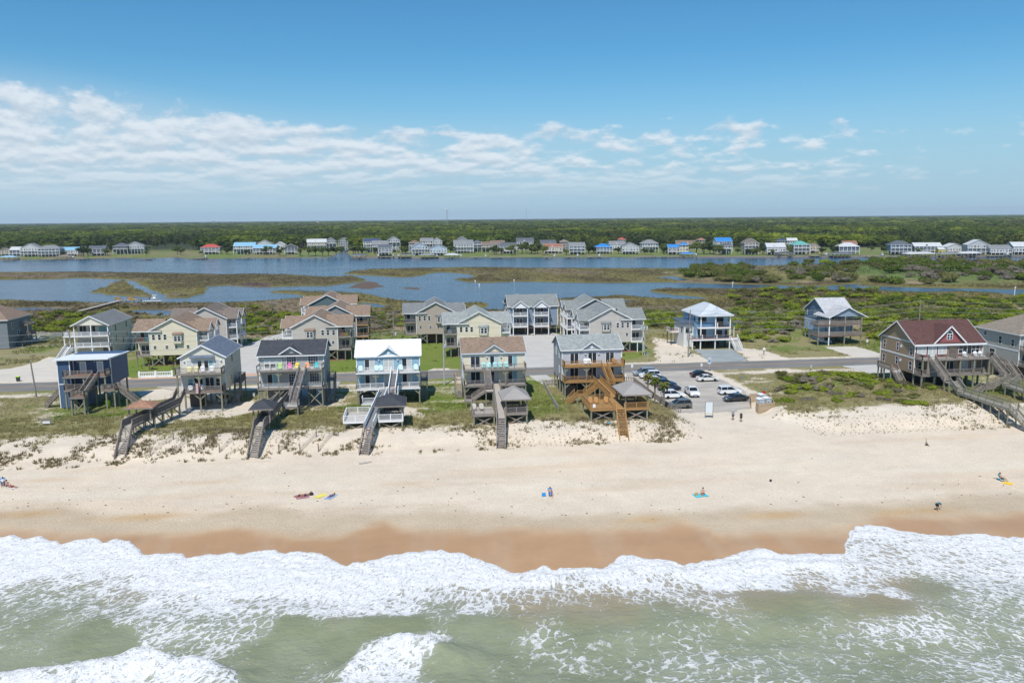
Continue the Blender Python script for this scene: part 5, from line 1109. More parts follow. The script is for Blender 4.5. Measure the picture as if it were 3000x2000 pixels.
# weathered walkway of the grey house
w3 = walk('weathered walkway with charcoal gazebo roof before the grey charcoal roofed house', -26.0, 127.5, 3.2)
ramp(w3, (.6, 20.0, 2.6), (0, 0, 2.4), 1.5, PALEWOOD, GREYWOOD, None, .10); legs(w3, (.6, 19, 2.6), (.05, .5, 2.4), 1.5, 3.2)
stairs(w3, (0, 0, 2.4), (.05, -6.1, -1.25), 1.45, GREYWOOD, tread=PALEWOOD, gap=.22); pavilion(w3, -1.3, 2.0, 1.5, 6.0, 2.4, 2.4, 1.1, ROOF_SLATE, GREYWOOD, .5)
stairs(w3, (3.9, 22.4, 7.1), (2.7, 17.0, 1.85), 1.2, GREYWOOD, GREYWOOD, WHITE, tread=PURPW, gap=.16)
deck(w3, 1.2, 15.0, 3.9, 17.0, 1.8, PALEWOOD, GREYWOOD, name='landing'); rails(w3, [(1.25, 16.9, 1.8), (1.25, 15.05, 1.8), (3.85, 15.05, 1.8), (3.85, 16.9, 1.8)], 1., GREYWOOD, WHITE, .13)
stairs(w3, (2.0, 22.4, 3.75), (1.8, 18.6, 1.85), 1.1, GREYWOOD, tread=PURPW, sides=(1,)); deck(w3, 1.2, 17.0, 2.4, 18.6, 1.8, PALEWOOD, GREYWOOD, name='landing')
for x, y in ((1.3, 15.1), (3.8, 15.1), (1.3, 16.8), (3.8, 16.8)): post(w3, x, y, -.6, 1.55, .22)
# weathered walkway of the cream gabled house
w2 = walk('long weathered walkway with rusty brown gazebo roof before the cream gabled house', -46.6, 129.6, 3.2)
stairs(w2, (2.5, 20.2, 3.6), (2.4, 17.4, 2.2), 1.3, GREYWOOD, gap=.12); ramp(w2, (2.4, 17.4, 2.2), (0, 0, 2.6), 1.5, PALEWOOD, GREYWOOD, None, .10, h=1.1); legs(w2, (2.4, 17, 2.2), (.05, .5, 2.6), 1.5, 2.8)
stairs(w2, (0, 0, 2.6), (.65, -6.0, -1.2), 1.45, GREYWOOD, tread=PALEWOOD, gap=.22); pavilion(w2, -1.0, 3.4, 2.6, 7.0, 2.5, 2.35, .8, BRROOF, GREYWOOD, .45)
# timber walkway of the lavender house
w6 = walk('honey brown timber walkway with bleached gazebo before the lavender grey house', 33.2, 130, 3.2)
ramp(w6, (.6, 21, 3.05), (1.0, 8.6, 2.45), 1.4, NEWWOOD, NEWWOOD, None, .13); ramp(w6, (.8, 8.6, 2.45), (0, 0, 2.4), 1.5, NEWWOOD, NEWWOOD, None, .13, sides=()); legs(w6, (.7, 20, 3.), (.05, .5, 2.4), 1.4, 4.2)
stairs(w6, (0, 0, 2.4), (-1.1, -7.2, -1.25), 1.35, NEWWOOD, tread=NEWWOOD, gap=9)
platform(w6, -5.0, .5, -.75, 7.6, 2.4, NEWWOOD, NEWWOOD, NEWWOOD, None, 'FLB'); platform(w6, .9, .3, 5.0, 6.9, 2.4, NEWWOOD, NEWWOOD, NEWWOOD, None, 'FBR'); pavilion(w6, .9, .3, 5.0, 6.9, 2.4, 2.5, 1.5, WROOF, PILE)
MB().box(-4.6, .48, 2.75, -4.15, .52, 3.35).build('notice_board', WHITE, w6)
stairs(w6, (2.1, 21.0, 6.05), (2.6, 16.6, 3.0), 1.1, NEWWOOD, tread=NEWWOOD, gap=.16); deck(w6, 1.4, 15.2, 3.4, 16.6, 2.95, NEWWOOD, NEWWOOD, name='landing')
stairs(w6, (-.2, 17.2, 2.9), (-2.6, 16.2, 1.5), 1.1, NEWWOOD, tread=NEWWOOD, gap=.16); deck(w6, -4.4, 15.4, -2.6, 17.0, 1.5, NEWWOOD, NEWWOOD, name='landing'); rails(w6, [(-4.3, 15.45, 1.5), (-2.7, 15.45, 1.5)], 1., NEWWOOD); stairs(w6, (-4.4, 16.2, 1.5), (-6.2, 15.4, 0), 1.1, NEWWOOD, tread=NEWWOOD, gap=.16)
for x, y, z in ((-4.3, 15.5, 1.2), (-2.7, 16.9, 1.2), (1.5, 15.3, 2.7), (3.3, 15.3, 2.7)): post(w6, x, y, -.6, z, .22)
# boardwalks at the right
GB = mat('grey_boardwalk', (.265, .245, .225), .85, .2, 3, 'wood'); GRN = mat('greenish_timber', (.25, .245, .19), .85, .2, 3, 'wood')
w7 = walk('long grey boardwalk on cross braced posts before the maroon roofed house', 99.9, 122.6, 3.4)
stairs(w7, (.6, 16.5, 2.75), (.0, 13.5, 1.55), 1.5, GRN, gap=.2); ramp(w7, (0, 13.5, 1.55), (0, 0, 1.55), 1.7, GB, GRN, None, .28); legs(w7, (0, 13, 1.55), (0, .3, 1.55), 1.7, 1.9)
for i in range(6): xbrace(w7, -.8, .8, .9+i*2.1, -.2, 1.2, GREYWOOD)
stairs(w7, (0, 0, 1.55), (.2, -4.6, -1.4), 1.5, GRN, tread=GB, gap=.3)
w8 = walk('grey boardwalk stepping down before the pale grey hip roofed house', 110.2, 119, 3.4)
stairs(w8, (3.8, 21.4, 2.9), (.5, 19.4, 2.2), 1.4, GRN, gap=.2); ramp(w8, (.5, 19.4, 2.2), (0, 0, 1.6), 1.6, GB, GRN, None, .28); legs(w8, (.4, 18.5, 2.2), (0, .3, 1.6), 1.6, 2.4); stairs(w8, (0, 0, 1.6), (0, -4.2, -1.5), 1.5, GRN, tread=GB, gap=.3)
# ================================================================== DECK CHAIRS
def chair_mesh(m):
    def part(name, fn): return name, (lambda: fn(MB()).mesh(name, m))
    back = lambda b: b.prism([(-.36, .0), (.36, .0), (.40, .62), (.30, .84), (0, .92), (-.30, .84), (-.40, .62)], 'y', -.02, .02)
    seat = lambda b: b.box(-.34, -.5, -.03, .34, .12, .02)
    arms = lambda b: b.box(-.48, -.5, .22, -.34, .3, .26).box(.34, -.5, .22, .48, .3, .26)
    leg = lambda b: b.box(-.04, -.04, 0, .04, .04, .58)
    return [part('backrest', back), part('seat', seat), part('armrests', arms), part('leg', leg)]
def adirondack(label, x, y, z, m, rz=0, group=None):
    t = thing('deck_chair', label, 'chair', (x, y, z), rz, group)
    for nm, fn in chair_mesh(m):
        me = cached(('chair', nm, m.name), fn)
        if nm == 'leg':
            for sx, yy in ((-.41, -.45), (.41, -.45), (-.41, .2), (.41, .2)): obj(nm, me, t, (sx, yy, 0))
        else:
            o = obj(nm, me, t, (0, .18 if nm == 'backrest' else 0, .32))
            if nm == 'backrest': o.rotation_euler = (-.35, 0, 0)
    return t
cm_ = lambda n, c: mat('chair_'+n, c, .55, .04)
for nm, c, dx in (('lime', (.38, .62, .16), -1.95), ('pink', (.75, .14, .38), -.15), ('yellow', (.80, .62, .03), 1.2), ('orange', (.80, .34, .14), 3.05), ('turquoise', (.02, .47, .48), 4.75)):
    adirondack(f'{nm} plastic chair on the grey house deck', -24.45+dx, 150.9, 10.3, cm_(nm, c))
AQ = cm_('aqua', (.36, .62, .62)); PAQ = cm_('pale_aqua', (.55, .74, .76)); WHC = cm_('white', (.74, .75, .76)); PYC = cm_('pale_yellow', (.72, .65, .34))
for dx in (-5.2, -2.2, -1.4, 2.35, 5.2): adirondack('pale aqua chair on the light blue house deck', -6.45+dx, 151.3, 9.35, PAQ, 0, 'chairs on the light blue deck')
for dx in (-2.1, -1.05, .1, 1.1, 2.3): adirondack('aqua chair on the cream house upper deck', 13.8+dx, 151.3, 9.3, AQ, 0, 'chairs on the cream deck')
for dx in (-1.5, -.8): adirondack('white chair on the lavender house timber deck', 33.4+dx, 152.4, 9.25, WHC, 0, 'white chairs on the timber deck')
for dx in (-2.2, -.95): adirondack('pale yellow chair on the cream gabled house deck', -40.5+dx, 150.9, 10.2, PYC, 0, 'pale yellow chairs')
for dx in (.2, 1.8): adirondack('white chair on the cream gabled house upper deck', -40.5+dx, 150.9, 10.2, WHC, .1, 'white chairs up')
for dx in (-2.1, -.2): adirondack('white chair on the cream gabled house lower deck', -40.5+dx, 150.6, 6.8, WHC, .1, 'white chairs low')
for dx, rz in ((-4.1, -.3), (-2.7, .1)): adirondack('bleached chair on the boardwalk platform before the cream house', 12.6+dx, 133.6, 5.4, cm_('bleached', (.47, .44, .38)), rz, 'bleached chairs')
NC = mat('orange_timber_chair', (.42, .22, .08), .6, .1)
for dx in (-4.1, -3.1, -1.3): adirondack('honey timber chair on the lavender house walkway platform', 33.2+dx, 134.6, 5.6, NC, 0, 'timber chairs')
adirondack('honey timber chair on the lavender house upper deck', 37.6, 152.2, 9.25, NC, .3)
for dx in (2.7, 5.0, 6.1): adirondack('white chair on the maroon roofed house deck', 105.4+dx, 146.9, 9.45, WHC, 0, 'white chairs maroon')
adirondack('orange chair on the warm grey villa balcony', -20.0, 204.9, 8.6, cm_('orange', (.80, .34, .14)))
adirondack('yellow chair on the warm grey villa balcony', -19.0, 204.9, 8.6, cm_('yellow', (.80, .62, .03)))
adirondack('white chair on the pale yellow villa balcony', 7.2, 204.4, 8.6, WHC)
adirondack('red chair on the cream gabled villa balcony', -68.4, 204.0, 8.6, cm_('red', (.55, .04, .05)))
for dx in (0, 1): adirondack('turquoise chair on the cream gabled villa balcony', -67.3+dx*.9, 204.0, 8.6, cm_('turquoise', (.02, .47, .48)), 0, 'turquoise chairs')
# ================================================================== VEGETATION
def leaf_mat(name, c1, c2, trans=.25, inst=False):
    m = bpy.data.materials.new(name); m.use_nodes = True; t = NT(m.node_tree); t.n.remove(t.n['Principled BSDF'])
    pos = t.node('ShaderNodeNewGeometry').outputs['Position']
    rnd = t.node('ShaderNodeObjectInfo').outputs['Random']
    f = t.math('ADD', t.math('MULTIPLY', t.noise(pos, .9, 3, .6), .8), t.math('MULTIPLY_ADD', rnd, .55, -.18))
    col = t.mix(t.step(f, .2, .75), c1, c2)
    if inst:
        a = t.node('ShaderNodeAttribute', attribute_type='INSTANCER', attribute_name='tint').outputs['Color']
        col = t.mix(1., col, a, 'MULTIPLY')
    d = t.node('ShaderNodeBsdfDiffuse', {'Color': col, 'Roughness': .6}); tr = t.node('ShaderNodeBsdfTranslucent', {'Color': col})
    mx = t.node('ShaderNodeMixShader', {0: trans, 1: d.outputs[0], 2: tr.outputs[0]})
    t.l.new(mx.outputs[0], t.n['Material Output'].inputs[0])
    return m
LEAF = {'bright': leaf_mat('bright_leaves', (.16, .225, .02), (.30, .35, .05), .38), 'mid': leaf_mat('green_leaves', (.08, .125, .02), (.17, .215, .045), .32),
        'olive': leaf_mat('olive_leaves', (.145, .15, .05), (.25, .24, .095), .35), 'dry': leaf_mat('dry_brush', (.15, .13, .095), (.26, .23, .18), .3),
        'pale': leaf_mat('pale_reeds', (.19, .23, .10), (.30, .34, .17), .35)}
BARK = mat('bark', (.11, .085, .065), .9, .2, 4, 'wood'); DEADW = mat('bleached_branches', (.30, .27, .245), .9, .2, 4, 'wood')
def ellipsoid(c, r, nu=9, nv=6):
    v = [(c[0]+r[0]*math.sin(p)*math.cos(a), c[1]+r[1]*math.sin(p)*math.sin(a), c[2]+r[2]*math.cos(p)) for p in np.linspace(.05, math.pi-.05, nv) for a in np.linspace(0, 2*math.pi, nu, endpoint=False)]
    f = [(i*nu+j, i*nu+(j+1) % nu, (i+1)*nu+(j+1) % nu, (i+1)*nu+j) for i in range(nv-1) for j in range(nu)]
    return v, f
def crown(clumps, n, size, rg, core=.72, name='crown', m=None, tilt=.7):
    """leaf-sized quads spread over lumpy clumps, with an opaque core under them"""
    C = np.array(clumps, float); wgt = (C[:, 3]*C[:, 4]+C[:, 4]*C[:, 5]); k = rg.choice(len(C), n, p=wgt/wgt.sum())
    d = rg.normal(size=(n, 3)); d /= np.linalg.norm(d, axis=1)[:, None]; d[:, 2] = np.where(d[:, 2] < -.35, -d[:, 2], d[:, 2])
    rad = rg.uniform(.74, 1.08, n)[:, None]; P = C[k, :3]+d*C[k, 3:6]*rad
    nn = d+rg.normal(size=(n, 3))*tilt; nn /= np.linalg.norm(nn, axis=1)[:, None]
    a = np.cross(nn, rg.normal(size=(n, 3))); a /= np.linalg.norm(a, axis=1)[:, None]+1e-9; b = np.cross(nn, a)
    sz = size*rg.uniform(.6, 1.35, n)[:, None]; a *= sz; b *= sz*.62
    V = np.stack([P-a, P-b*.9, P+a, P+b], 1).reshape(-1, 3); Fq = np.arange(4*n).reshape(n, 4)
    if core:
        for c in clumps:
            v, f = ellipsoid(c[:3], [q*core for q in c[3:6]]); Fq = np.concatenate([Fq, np.array(f)+len(V)]); V = np.concatenate([V, v])
    return big_mesh(name, V, Fq, m)
def bush_clumps(rg, n=6, flat=.62):
    return [(math.cos(a)*r, math.sin(a)*r, z, q, q*rg.uniform(.8, 1.1), q*flat*rg.uniform(.8, 1.2)) for a, r, z, q in
            [(rg.uniform(0, 6.3), rg.uniform(.15, .7), rg.uniform(.2, .5), rg.uniform(.32, .56)) for _ in range(n)]]
SHRUB = {}
for key, nl, sz in (('bright', 330, .085), ('mid', 330, .085), ('olive', 300, .085), ('dry', 260, .08), ('pale', 240, .09)):
    SHRUB[key] = []
    for i in range(3):
        rg = np.random.default_rng(100+i+len(key)*7); SHRUB[key].append(crown(bush_clumps(rg, 7), nl, sz, rg, .62, 'foliage', LEAF[key]))
stem_me = MB()
for i in range(4):
    a = i*1.7; stem_me.beam((0, 0, -.1), (.3*math.cos(a), .3*math.sin(a), .45), .06, .06, .03, .03)
STEM = stem_me.mesh('stems', BARK)
# where shrubs stand: pixel zones on the ground, (x0,x1,y0,y1,count,size range,palette)
ZONES = [('the thicket behind the steel blue house', 2140, 2620, 848, 935, 210, (1.8, 3.6), ('mid', 'bright', 'bright', 'olive')), ('the thicket behind the maroon roofed house', 2540, 3040, 862, 1000, 260, (1.8, 3.6), ('mid', 'bright', 'olive', 'bright')),
         ('the scrub behind the new white house', 2140, 2420, 905, 1003, 120, (1.5, 3.0), ('mid', 'bright', 'olive', 'dry', 'pale', 'bright')), ('the scrub behind the new white house', 1880, 2000, 905, 965, 42, (1.7, 3.0), ('bright', 'bright', 'mid')),
         ('the thicket near the swimming pool', 60, 330, 905, 965, 90, (1.4, 2.9), ('bright', 'mid', 'bright', 'olive')), ('the scrub around the rear villas', 690, 880, 895, 975, 75, (1.3, 2.6), ('mid', 'bright', 'mid')),
         ('the scrub around the rear villas', 1060, 1240, 895, 955, 60, (1.2, 2.6), ('mid', 'bright', 'dry', 'olive')), ('the scrub around the rear villas', 330, 480, 895, 935, 14, (1.2, 2.2), ('dry', 'olive')),
         ('the dune mound by the maroon roofed house', 2290, 2640, 1082, 1180, 80, (1.0, 2.1), ('bright', 'olive', 'dry', 'bright', 'dry')), ('the dune mound by the maroon roofed house', 2600, 2740, 1140, 1195, 26, (.9, 1.6), ('bright', 'olive')),
         ('the wooded point of the marsh island', 2000, 2195, 770, 815, 85, (3.2, 6.0), ('mid', 'olive', 'mid')), ('the near shore of the marsh island', 2100, 2500, 798, 828, 95, (2.8, 5.6), ('mid', 'olive', 'dry', 'olive')), ('the far shore of the marsh island', 2320, 2720, 762, 786, 48, (3, 6), ('mid', 'bright', 'olive')),
         ('the meadow of the marsh island', 2560, 3030, 766, 832, 130, (3.2, 7), ('mid', 'olive', 'mid', 'dry'))]
FOOT = [(o.location.x, o.location.y) for o in bpy.data.objects if o.get('category') == 'house']
def gz_any(s, t):
    """terrain height from the built grid"""
    r = min(max(np.searchsorted(tr, t)-1, 0), len(tr)-2); c = int(np.clip((s/(t+60)-kc[0])/(kc[1]-kc[0]), 0, len(kc)-2)); return float(Hh[r, c])
cand = []
for zn, x0, x1, y0, y1, n, (a, b), pal in ZONES:
    k = 0; tries = 0
    while k < n and tries < n*14:
        tries += 1; px, py = random.uniform(x0, x1), random.uniform(y0, y1); zz = .5 if py < 860 else (1.5 if py < 900 else 2.5 if py < 1010 else 3.6)
        s, t = at(px, py, zz)
        if 172 < t < 189 or any(abs(s-hx) < 10.5 and -4 < t-hy < 17 for hx, hy in FOOT): continue
        h = gz_any(s, t)
        if h < .2 or (t > 236 and h < .3) or (fbm(np.array([s/13.]), np.array([t/26.]), 97)[0] < .40 and random.random() < .75): continue
        cand.append((random.uniform(a, b), s, t, h, random.choice(pal), zn, py)); k += 1
cand.sort(key=lambda c: -c[0]/c[2])
words = {'bright': 'bright green shrub', 'mid': 'dark green shrub', 'olive': 'olive green shrub', 'dry': 'grey brown dry shrub', 'pale': 'pale grassy shrub'}
for q, s, t, h, key, zn, _ in cand[:290]:
    big_ = 'low' if q < 2 else 'rounded' if q < 2.7 else 'broad' if q < 3.3 else 'large'
    o = thing('shrub', f'{big_} {words[key]} in {zn}', 'shrub', (s, t, h-.1), random.uniform(0, 6.28), f'{big_} {key} shrubs in {zn}'); o.scale = (q*random.uniform(.9, 1.25), q*random.uniform(.8, 1.1), q*random.uniform(.75, 1.05))
    obj('foliage', random.choice(SHRUB[key]), o); obj('stems', STEM, o)
    if 'dune mound' in zn: o.scale.z *= .62; o.scale.x *= 1.25
def merged(name, items, kind='stuff'):
    """many copies of prototype meshes baked into one mesh per material"""
    by = {}
    for me, M_ in items: by.setdefault(me, []).append(M_)
    out = {}
    for me, Ms in by.items():
        n = len(me.vertices); v = np.empty(n*3, np.float32); me.vertices.foreach_get('co', v); v = v.reshape(-1, 3)
        fq = np.array([p.vertices[:] for p in me.polygons]); m = me.materials[0]
        for M_ in Ms:
            A_ = np.array(M_)[:3]; out.setdefault(m, [[], [], 0]); e = out[m]
            e[0].append(v@A_[:, :3].T+A_[:, 3]); e[1].append(fq+e[2]); e[2] += n
    objs = []
    for m, (vs, fs_, _) in out.items():
        o = obj(name, big_mesh(name, np.concatenate(vs), np.concatenate(fs_), m)); o['kind'] = kind; objs.append(o)
    return objs
for o in merged('shrub_thicket', [(random.choice(SHRUB[k]), Matrix.Translation((s, t, h-.1)) @ Matrix.Rotation(random.uniform(0, 6.28), 4, 'Z') @ Matrix.Scale(q, 4)) for q, s, t, h, k, _, _ in cand[290:]]): pass
# ---- grasses
GRASS = leaf_mat('dune_grass', (.5, .5, .5), (.5, .5, .5), .45); 
gt = NT(GRASS.node_tree); at_ = gt.node('ShaderNodeAttribute', attribute_name='tint').outputs['Color']
for n_ in GRASS.node_tree.nodes:
    if n_.type in ('BSDF_DIFFUSE', 'BSDF_TRANSLUCENT'): gt.l.new(at_, n_.inputs['Color'])
cov2 = cov.reshape(T.shape); Vg2 = Vg.reshape(T.shape+(3,))
def grid_at(s, t): return np.clip(np.searchsorted(tr, t)-1, 0, len(tr)-1), np.clip(((s/(t+60)-kc[0])/(kc[1]-kc[0])).round().astype(int), 0, len(kc)-1)
def tufts(name, s, t, h, wdt, lean=.5, blades=8, col=None, var=.3, blade=.045, gain=1.45):
    n = len(s); z = ground(s, t) if t.max() < 236 else Hh[grid_at(s, t)]
    N_ = n*blades; S_, T_, Z_, H_ = [np.repeat(q, blades) for q in (s, t, z, h)]; W_ = np.repeat(wdt, blades)
    a = rng.uniform(0, 6.283, N_); r = np.sqrt(rng.uniform(0, 1, N_))*W_*.5; bx, by = S_+r*np.cos(a), T_+r*np.sin(a)
    b = rng.uniform(0, 6.283, N_); bw = blade*rng.uniform(.7, 1.5, N_)*np.clip(H_/.4, .7, 3); tip = H_*rng.uniform(.6, 1.15, N_); ln = tip*lean*rng.uniform(.2, 1.2, N_)
    V = np.stack([np.stack([bx-bw*np.sin(b), by+bw*np.cos(b), Z_-.05], 1), np.stack([bx+bw*np.sin(b), by-bw*np.cos(b), Z_-.05], 1),
                  np.stack([bx+np.cos(a)*ln+.1*H_, by+np.sin(a)*ln, Z_+tip], 1)], 1).reshape(-1, 3)
    me = big_mesh(name, V, np.arange(3*N_).reshape(-1, 3), GRASS)
    c = (col if col is not None else Vg2[grid_at(s, t)])*gain*rng.uniform(1-var, 1+var, (n, 1)); vattr(me, 'tint', np.repeat(c, blades*3, 0))
    o = obj(name, me); o['kind'] = 'stuff'; return o
def pick(n, s0, s1, t0, t1, prob):
    s = rng.uniform(s0, s1, n); t = rng.uniform(t0, t1, n); k = rng.uniform(0, 1, n) < prob(s, t); return s[k], t[k]
free = lambda s, t: (1-path_w(s, t))*np.where((t > 171.5) & (t < 188.5), 0, 1)
DRV = [[(-44.5, 186.4), (-29, 186.4), (-35, 204), (-35.8, 240), (-42.8, 257.5), (-47, 250), (-51, 228), (-52, 205)], [(24.3, 186.4), (33.5, 186.4), (41.3, 205), (42.3, 236), (40, 246), (28, 243), (24, 210)], [(-106, 192), (-77, 186.6), (-84.5, 214), (-88, 219), (-96.5, 221), (-106, 200)], [(72, 206), (84, 206), (80, 186.9), (70.2, 186.9)], [(108.5, 204), (117.2, 203.5), (117.2, 187), (107.5, 187)]]
def offdrive(s, t):
    k = np.ones(s.shape)
    for p_ in DRV: k = k*(poly_sd(s, t, p_) < .2)
    return k
def inner(s, t):
    """keep clear of the gravel and of the floor slabs"""
    k = np.ones(s.shape)
    for p_ in ([(-31, 177), (-18, 177), (-18, 150), (-31, 150)], [(-50, 177), (-44, 177), (-36.5, 165), (-36.5, 150), (-45, 150)], [(98, 177), (119, 177), (119, 148), (98, 148)], PARK): k = k*(poly_sd(s, t, p_) < 0)
    return k
s_, t_ = pick(52000, -112, 128, 125, 150, lambda s, t: np.clip(cov2[grid_at(s, t)]*1.0-.12, 0, 1)*free(s, t)*inner(s, t)*sst(fbm(s/2.2, t/2.0, 95), .30, .55)); tufts('dune_grass', s_, t_, rng.uniform(.22, .55, len(s_)), rng.uniform(.35, .7, len(s_)), col=Vg2[grid_at(s_, t_)]*1.12)
s_, t_ = pick(30000, -118, 128, 150, 172, lambda s, t: cov2[grid_at(s, t)]**2*free(s, t)*inner(s, t)*.8); tufts('lot_grass', s_, t_, rng.uniform(.12, .32, len(s_)), rng.uniform(.3, .6, len(s_)), blades=6)
clump = lambda s, t: sst(fbm(s/2.4, t/1.8, 91), .44, .62)*sst(fbm(s/11, t/9, 92), .28, .50)
s_, t_ = pick(34000, -112, 122, 121.0, 133, lambda s, t: clump(s, t)*.75*free(s, t)*np.where(s > 44, .25, 1)); tufts('dune_grass', s_, t_, rng.uniform(.22, .55, len(s_)), rng.uniform(.25, .55, len(s_)), col=g3((.195, .165, .092)))
# rows of newly planted sprigs on the dune face
gs, gt_ = np.meshgrid(np.arange(15, 45, .85), np.arange(122.4, 130.5, .8)); gs2, gt2 = np.meshgrid(np.arange(64, 103, .85), np.arange(121.6, 128, .8)); gs3, gt3 = np.meshgrid(np.arange(-44, -18, .9), np.arange(124.5, 130, .8))
s_ = np.concatenate([gs.ravel(), gs2.ravel(), gs3.ravel()]); t_ = np.concatenate([gt_.ravel(), gt2.ravel(), gt3.ravel()]); s_ = s_+rng.uniform(-.2, .2, len(s_)); t_ = t_+rng.uniform(-.2, .2, len(t_)); k_ = rng.uniform(0, 1, len(s_)) < .78
tufts('planted_beach_grass', s_[k_], t_[k_], rng.uniform(.16, .34, k_.sum()), np.full(k_.sum(), .22), blades=6, col=g3((.15, .14, .075)))
s_, t_ = pick(26000, -120, 150, 188, 236, lambda s, t: cov2[grid_at(s, t)]**2*sst(fbm(s/9, t/9, 93), .40, .62)*.9*np.where((s > -76) & (s < 58), .12, 1)*offdrive(s, t)); tufts('roadside_grass', s_, t_, rng.uniform(.25, .7, len(s_)), rng.uniform(.4, .9, len(s_)), blades=7)
# reed beds and marsh edge grass
def onland(s, t): return ((Hh[grid_at(s, t)] > .28)).astype(float)
s_, t_ = pick(52000, -240, 330, 238, 400, lambda s, t: onland(s, t)*(.35+.65*sst(fbm(s/14, t/20, 94), .4, .6))); tufts('marsh_grass', s_, t_, rng.uniform(.28, .6, len(s_)), rng.uniform(.8, 1.8, len(s_)), blades=7, blade=.10, var=.25, gain=1.2)
s_, t_ = pick(60000, -420, 560, 400, 640, lambda s, t: onland(s, t)); tufts('marsh_grass', s_, t_, rng.uniform(.25, .5, len(s_)), rng.uniform(1.5, 3, len(s_)), blades=5, blade=.14, var=.25, gain=1.1)
# ---- palms
FROND = leaf_mat('palm_fronds', (.12, .15, .03), (.25, .25, .07), .35); FDRY = mat('dry_frond', (.26, .19, .09), .9, .2); PTR = mat('palm_trunk', (.20, .165, .13), .9, .3, 5, 'wood')
def frond_mesh(L, droop, n=9, wd=.34):
    v = []; f = []
    for i in range(n):
        u = i/(n-1); x = L*u*(1-.18*u*droop); z = .55*L*u*(1-u*1.0*droop); w_ = wd*math.sin(math.pi*(.12+.86*u))
        v += [(x, 0, z), (x-.12*u, w_, z-.12*w_-.10*u), (x-.12*u, -w_, z-.12*w_-.10*u)]
    for i in range(n-1):
        a = 3*i
        f += [(a, a+1, a+4, a+3), (a, a+3, a+5, a+2)] if i % 2 == 0 or i > n-3 else [(a, a+1, a+4, a+3), (a, a+3, a+5, a+2)]
    return v, f
def palm(label, s, t, z, h, r=1.2, lean=0., group=None, dry=.3):
    o = thing('palm_tree', label, 'palm', (s, t, z), random.uniform(0, 6.28), group)
    MB().tube([(lean*u*u*h, 0, h*u) for u in np.linspace(0, 1, 7)], [.17, .15, .15, .15, .16, .2, .16], 8).build('trunk', PTR, o)
    top = Vector((lean*h, 0, h)); b = MB(); d = MB()
    for i in range(34):
        el = random.uniform(-.5, 1.25); az = i*2.4+random.uniform(-.3, .3); v, f = frond_mesh(r*random.uniform(.85, 1.15), 1.3, 7, .26)
        M_ = Matrix.Translation(top) @ Matrix.Rotation(az, 4, 'Z') @ Matrix.Rotation(-el+.35, 4, 'Y'); tgt = d if el < -.15 and random.random() < .5+dry else b
        tgt.add([M_ @ Vector(p_) for p_ in v], f)
    b.build('crown', FROND, o)
    if d.v: d.build('dead_fronds', FDRY, o)
    return o
palm('tall cabbage palm by the parking lot fence, nearest the road', 43.1, 147.5, gz(43.1, 147.5), 4.5, 1.5)
palm('cabbage palm by the parking lot fence, middle of the three', 42.9, 142.2, gz(42.9, 142.2), 4.4, 1.5); palm('cabbage palm by the parking lot fence, nearest the beach', 43.6, 138.8, gz(43.6, 138.8), 4.2, 1.5)
for x in (-65.2, -59.6): palm('small palm before the cream gabled villa', x, 198.2, 2.5, 2.6, 1.35, 0, 'palms before the cream villa')
palm('small palm before the warm grey gabled villa', 46.8, 196.6, 2.5, 2.7, 1.4); palm('small palm on the lawn behind the pale drive', -46.8, 262, gz_any(-46.8, 262), 2.6, 1.4); palm('low palm beside the gravel drive and the blue grey villa', 43.5, 240, 2.5, 1.6, 1.5)
for x, y in ((51.5, 199.5), (56.5, 200.2)):
    o = thing('shrub', 'small clipped shrub before the warm grey gabled villa', 'shrub', (x, y, 2.5), 0, 'villa shrubs'); o.scale = (.7, .7, .8); obj('foliage', SHRUB['bright'][0], o)
# ---- dead tree
o = thing('dead_tree', 'bleached leafless tree behind the brown roofed villas', 'tree', (-58, 322, .6)); b = MB()
def limb(p, d, L, r, lv):
    q = p+d*L; b.beam(p, q, r*2, r*2, r*1.3, r*1.3)
    if lv:
        for _ in range(3):
            e = (d+Vector((random.uniform(-.9, .9), random.uniform(-.9, .9), random.uniform(-.2, .5)))).normalized(); limb(p.lerp(q, random.uniform(.5, 1)), e, L*random.uniform(.55, .8), r*.62, lv-1)
limb(Vector((0, 0, 0)), Vector((.1, 0, 1)), 3.0, .2, 4); b.build('branches', DEADW, o)
# ---- trees of the mainland
PINE = leaf_mat('pine_needles', (.055, .082, .026), (.125, .155, .052), .35, True); OAK = leaf_mat('broad_leaves', (.085, .125, .025), (.175, .22, .05), .4, True)
def tree_meshes(i, kind):
    rg = np.random.default_rng(300+i)
    if kind == 'pine':
        H = 1.; cl_ = [(rg.normal()*.05, rg.normal()*.05, z, .20*(1.15-z)+.09, .20*(1.15-z)+.09, .085) for z in np.linspace(.42, .95, 7)]+[(rg.uniform(-.2, .2), rg.uniform(-.2, .2), rg.uniform(.45, .75), .13, .13, .07) for _ in range(5)]
        cr = crown(cl_, 190, .065, rg, .7, 'crown', PINE, .9); tk = MB().tube([(0, 0, 0), (.01, 0, .5), (0, 0, .92)], [.022, .016, .006], 6)
    else:
        cl_ = [(rg.normal()*.17, rg.normal()*.17, rg.uniform(.42, .82), rg.uniform(.16, .27), rg.uniform(.16, .27), rg.uniform(.12, .2)) for _ in range(9)]
        cr = crown(cl_, 240, .06, rg, .72, 'crown', OAK, .8); tk = MB().tube([(0, 0, 0), (.01, .01, .3), (.05, 0, .6)], [.035, .028, .012], 6)
        for _ in range(4): tk.beam((0, 0, .28), (rg.uniform(-.2, .2), rg.uniform(-.2, .2), rg.uniform(.5, .7)), .03, .03, .01, .01)
    return cr, tk.mesh('trunk', BARK)
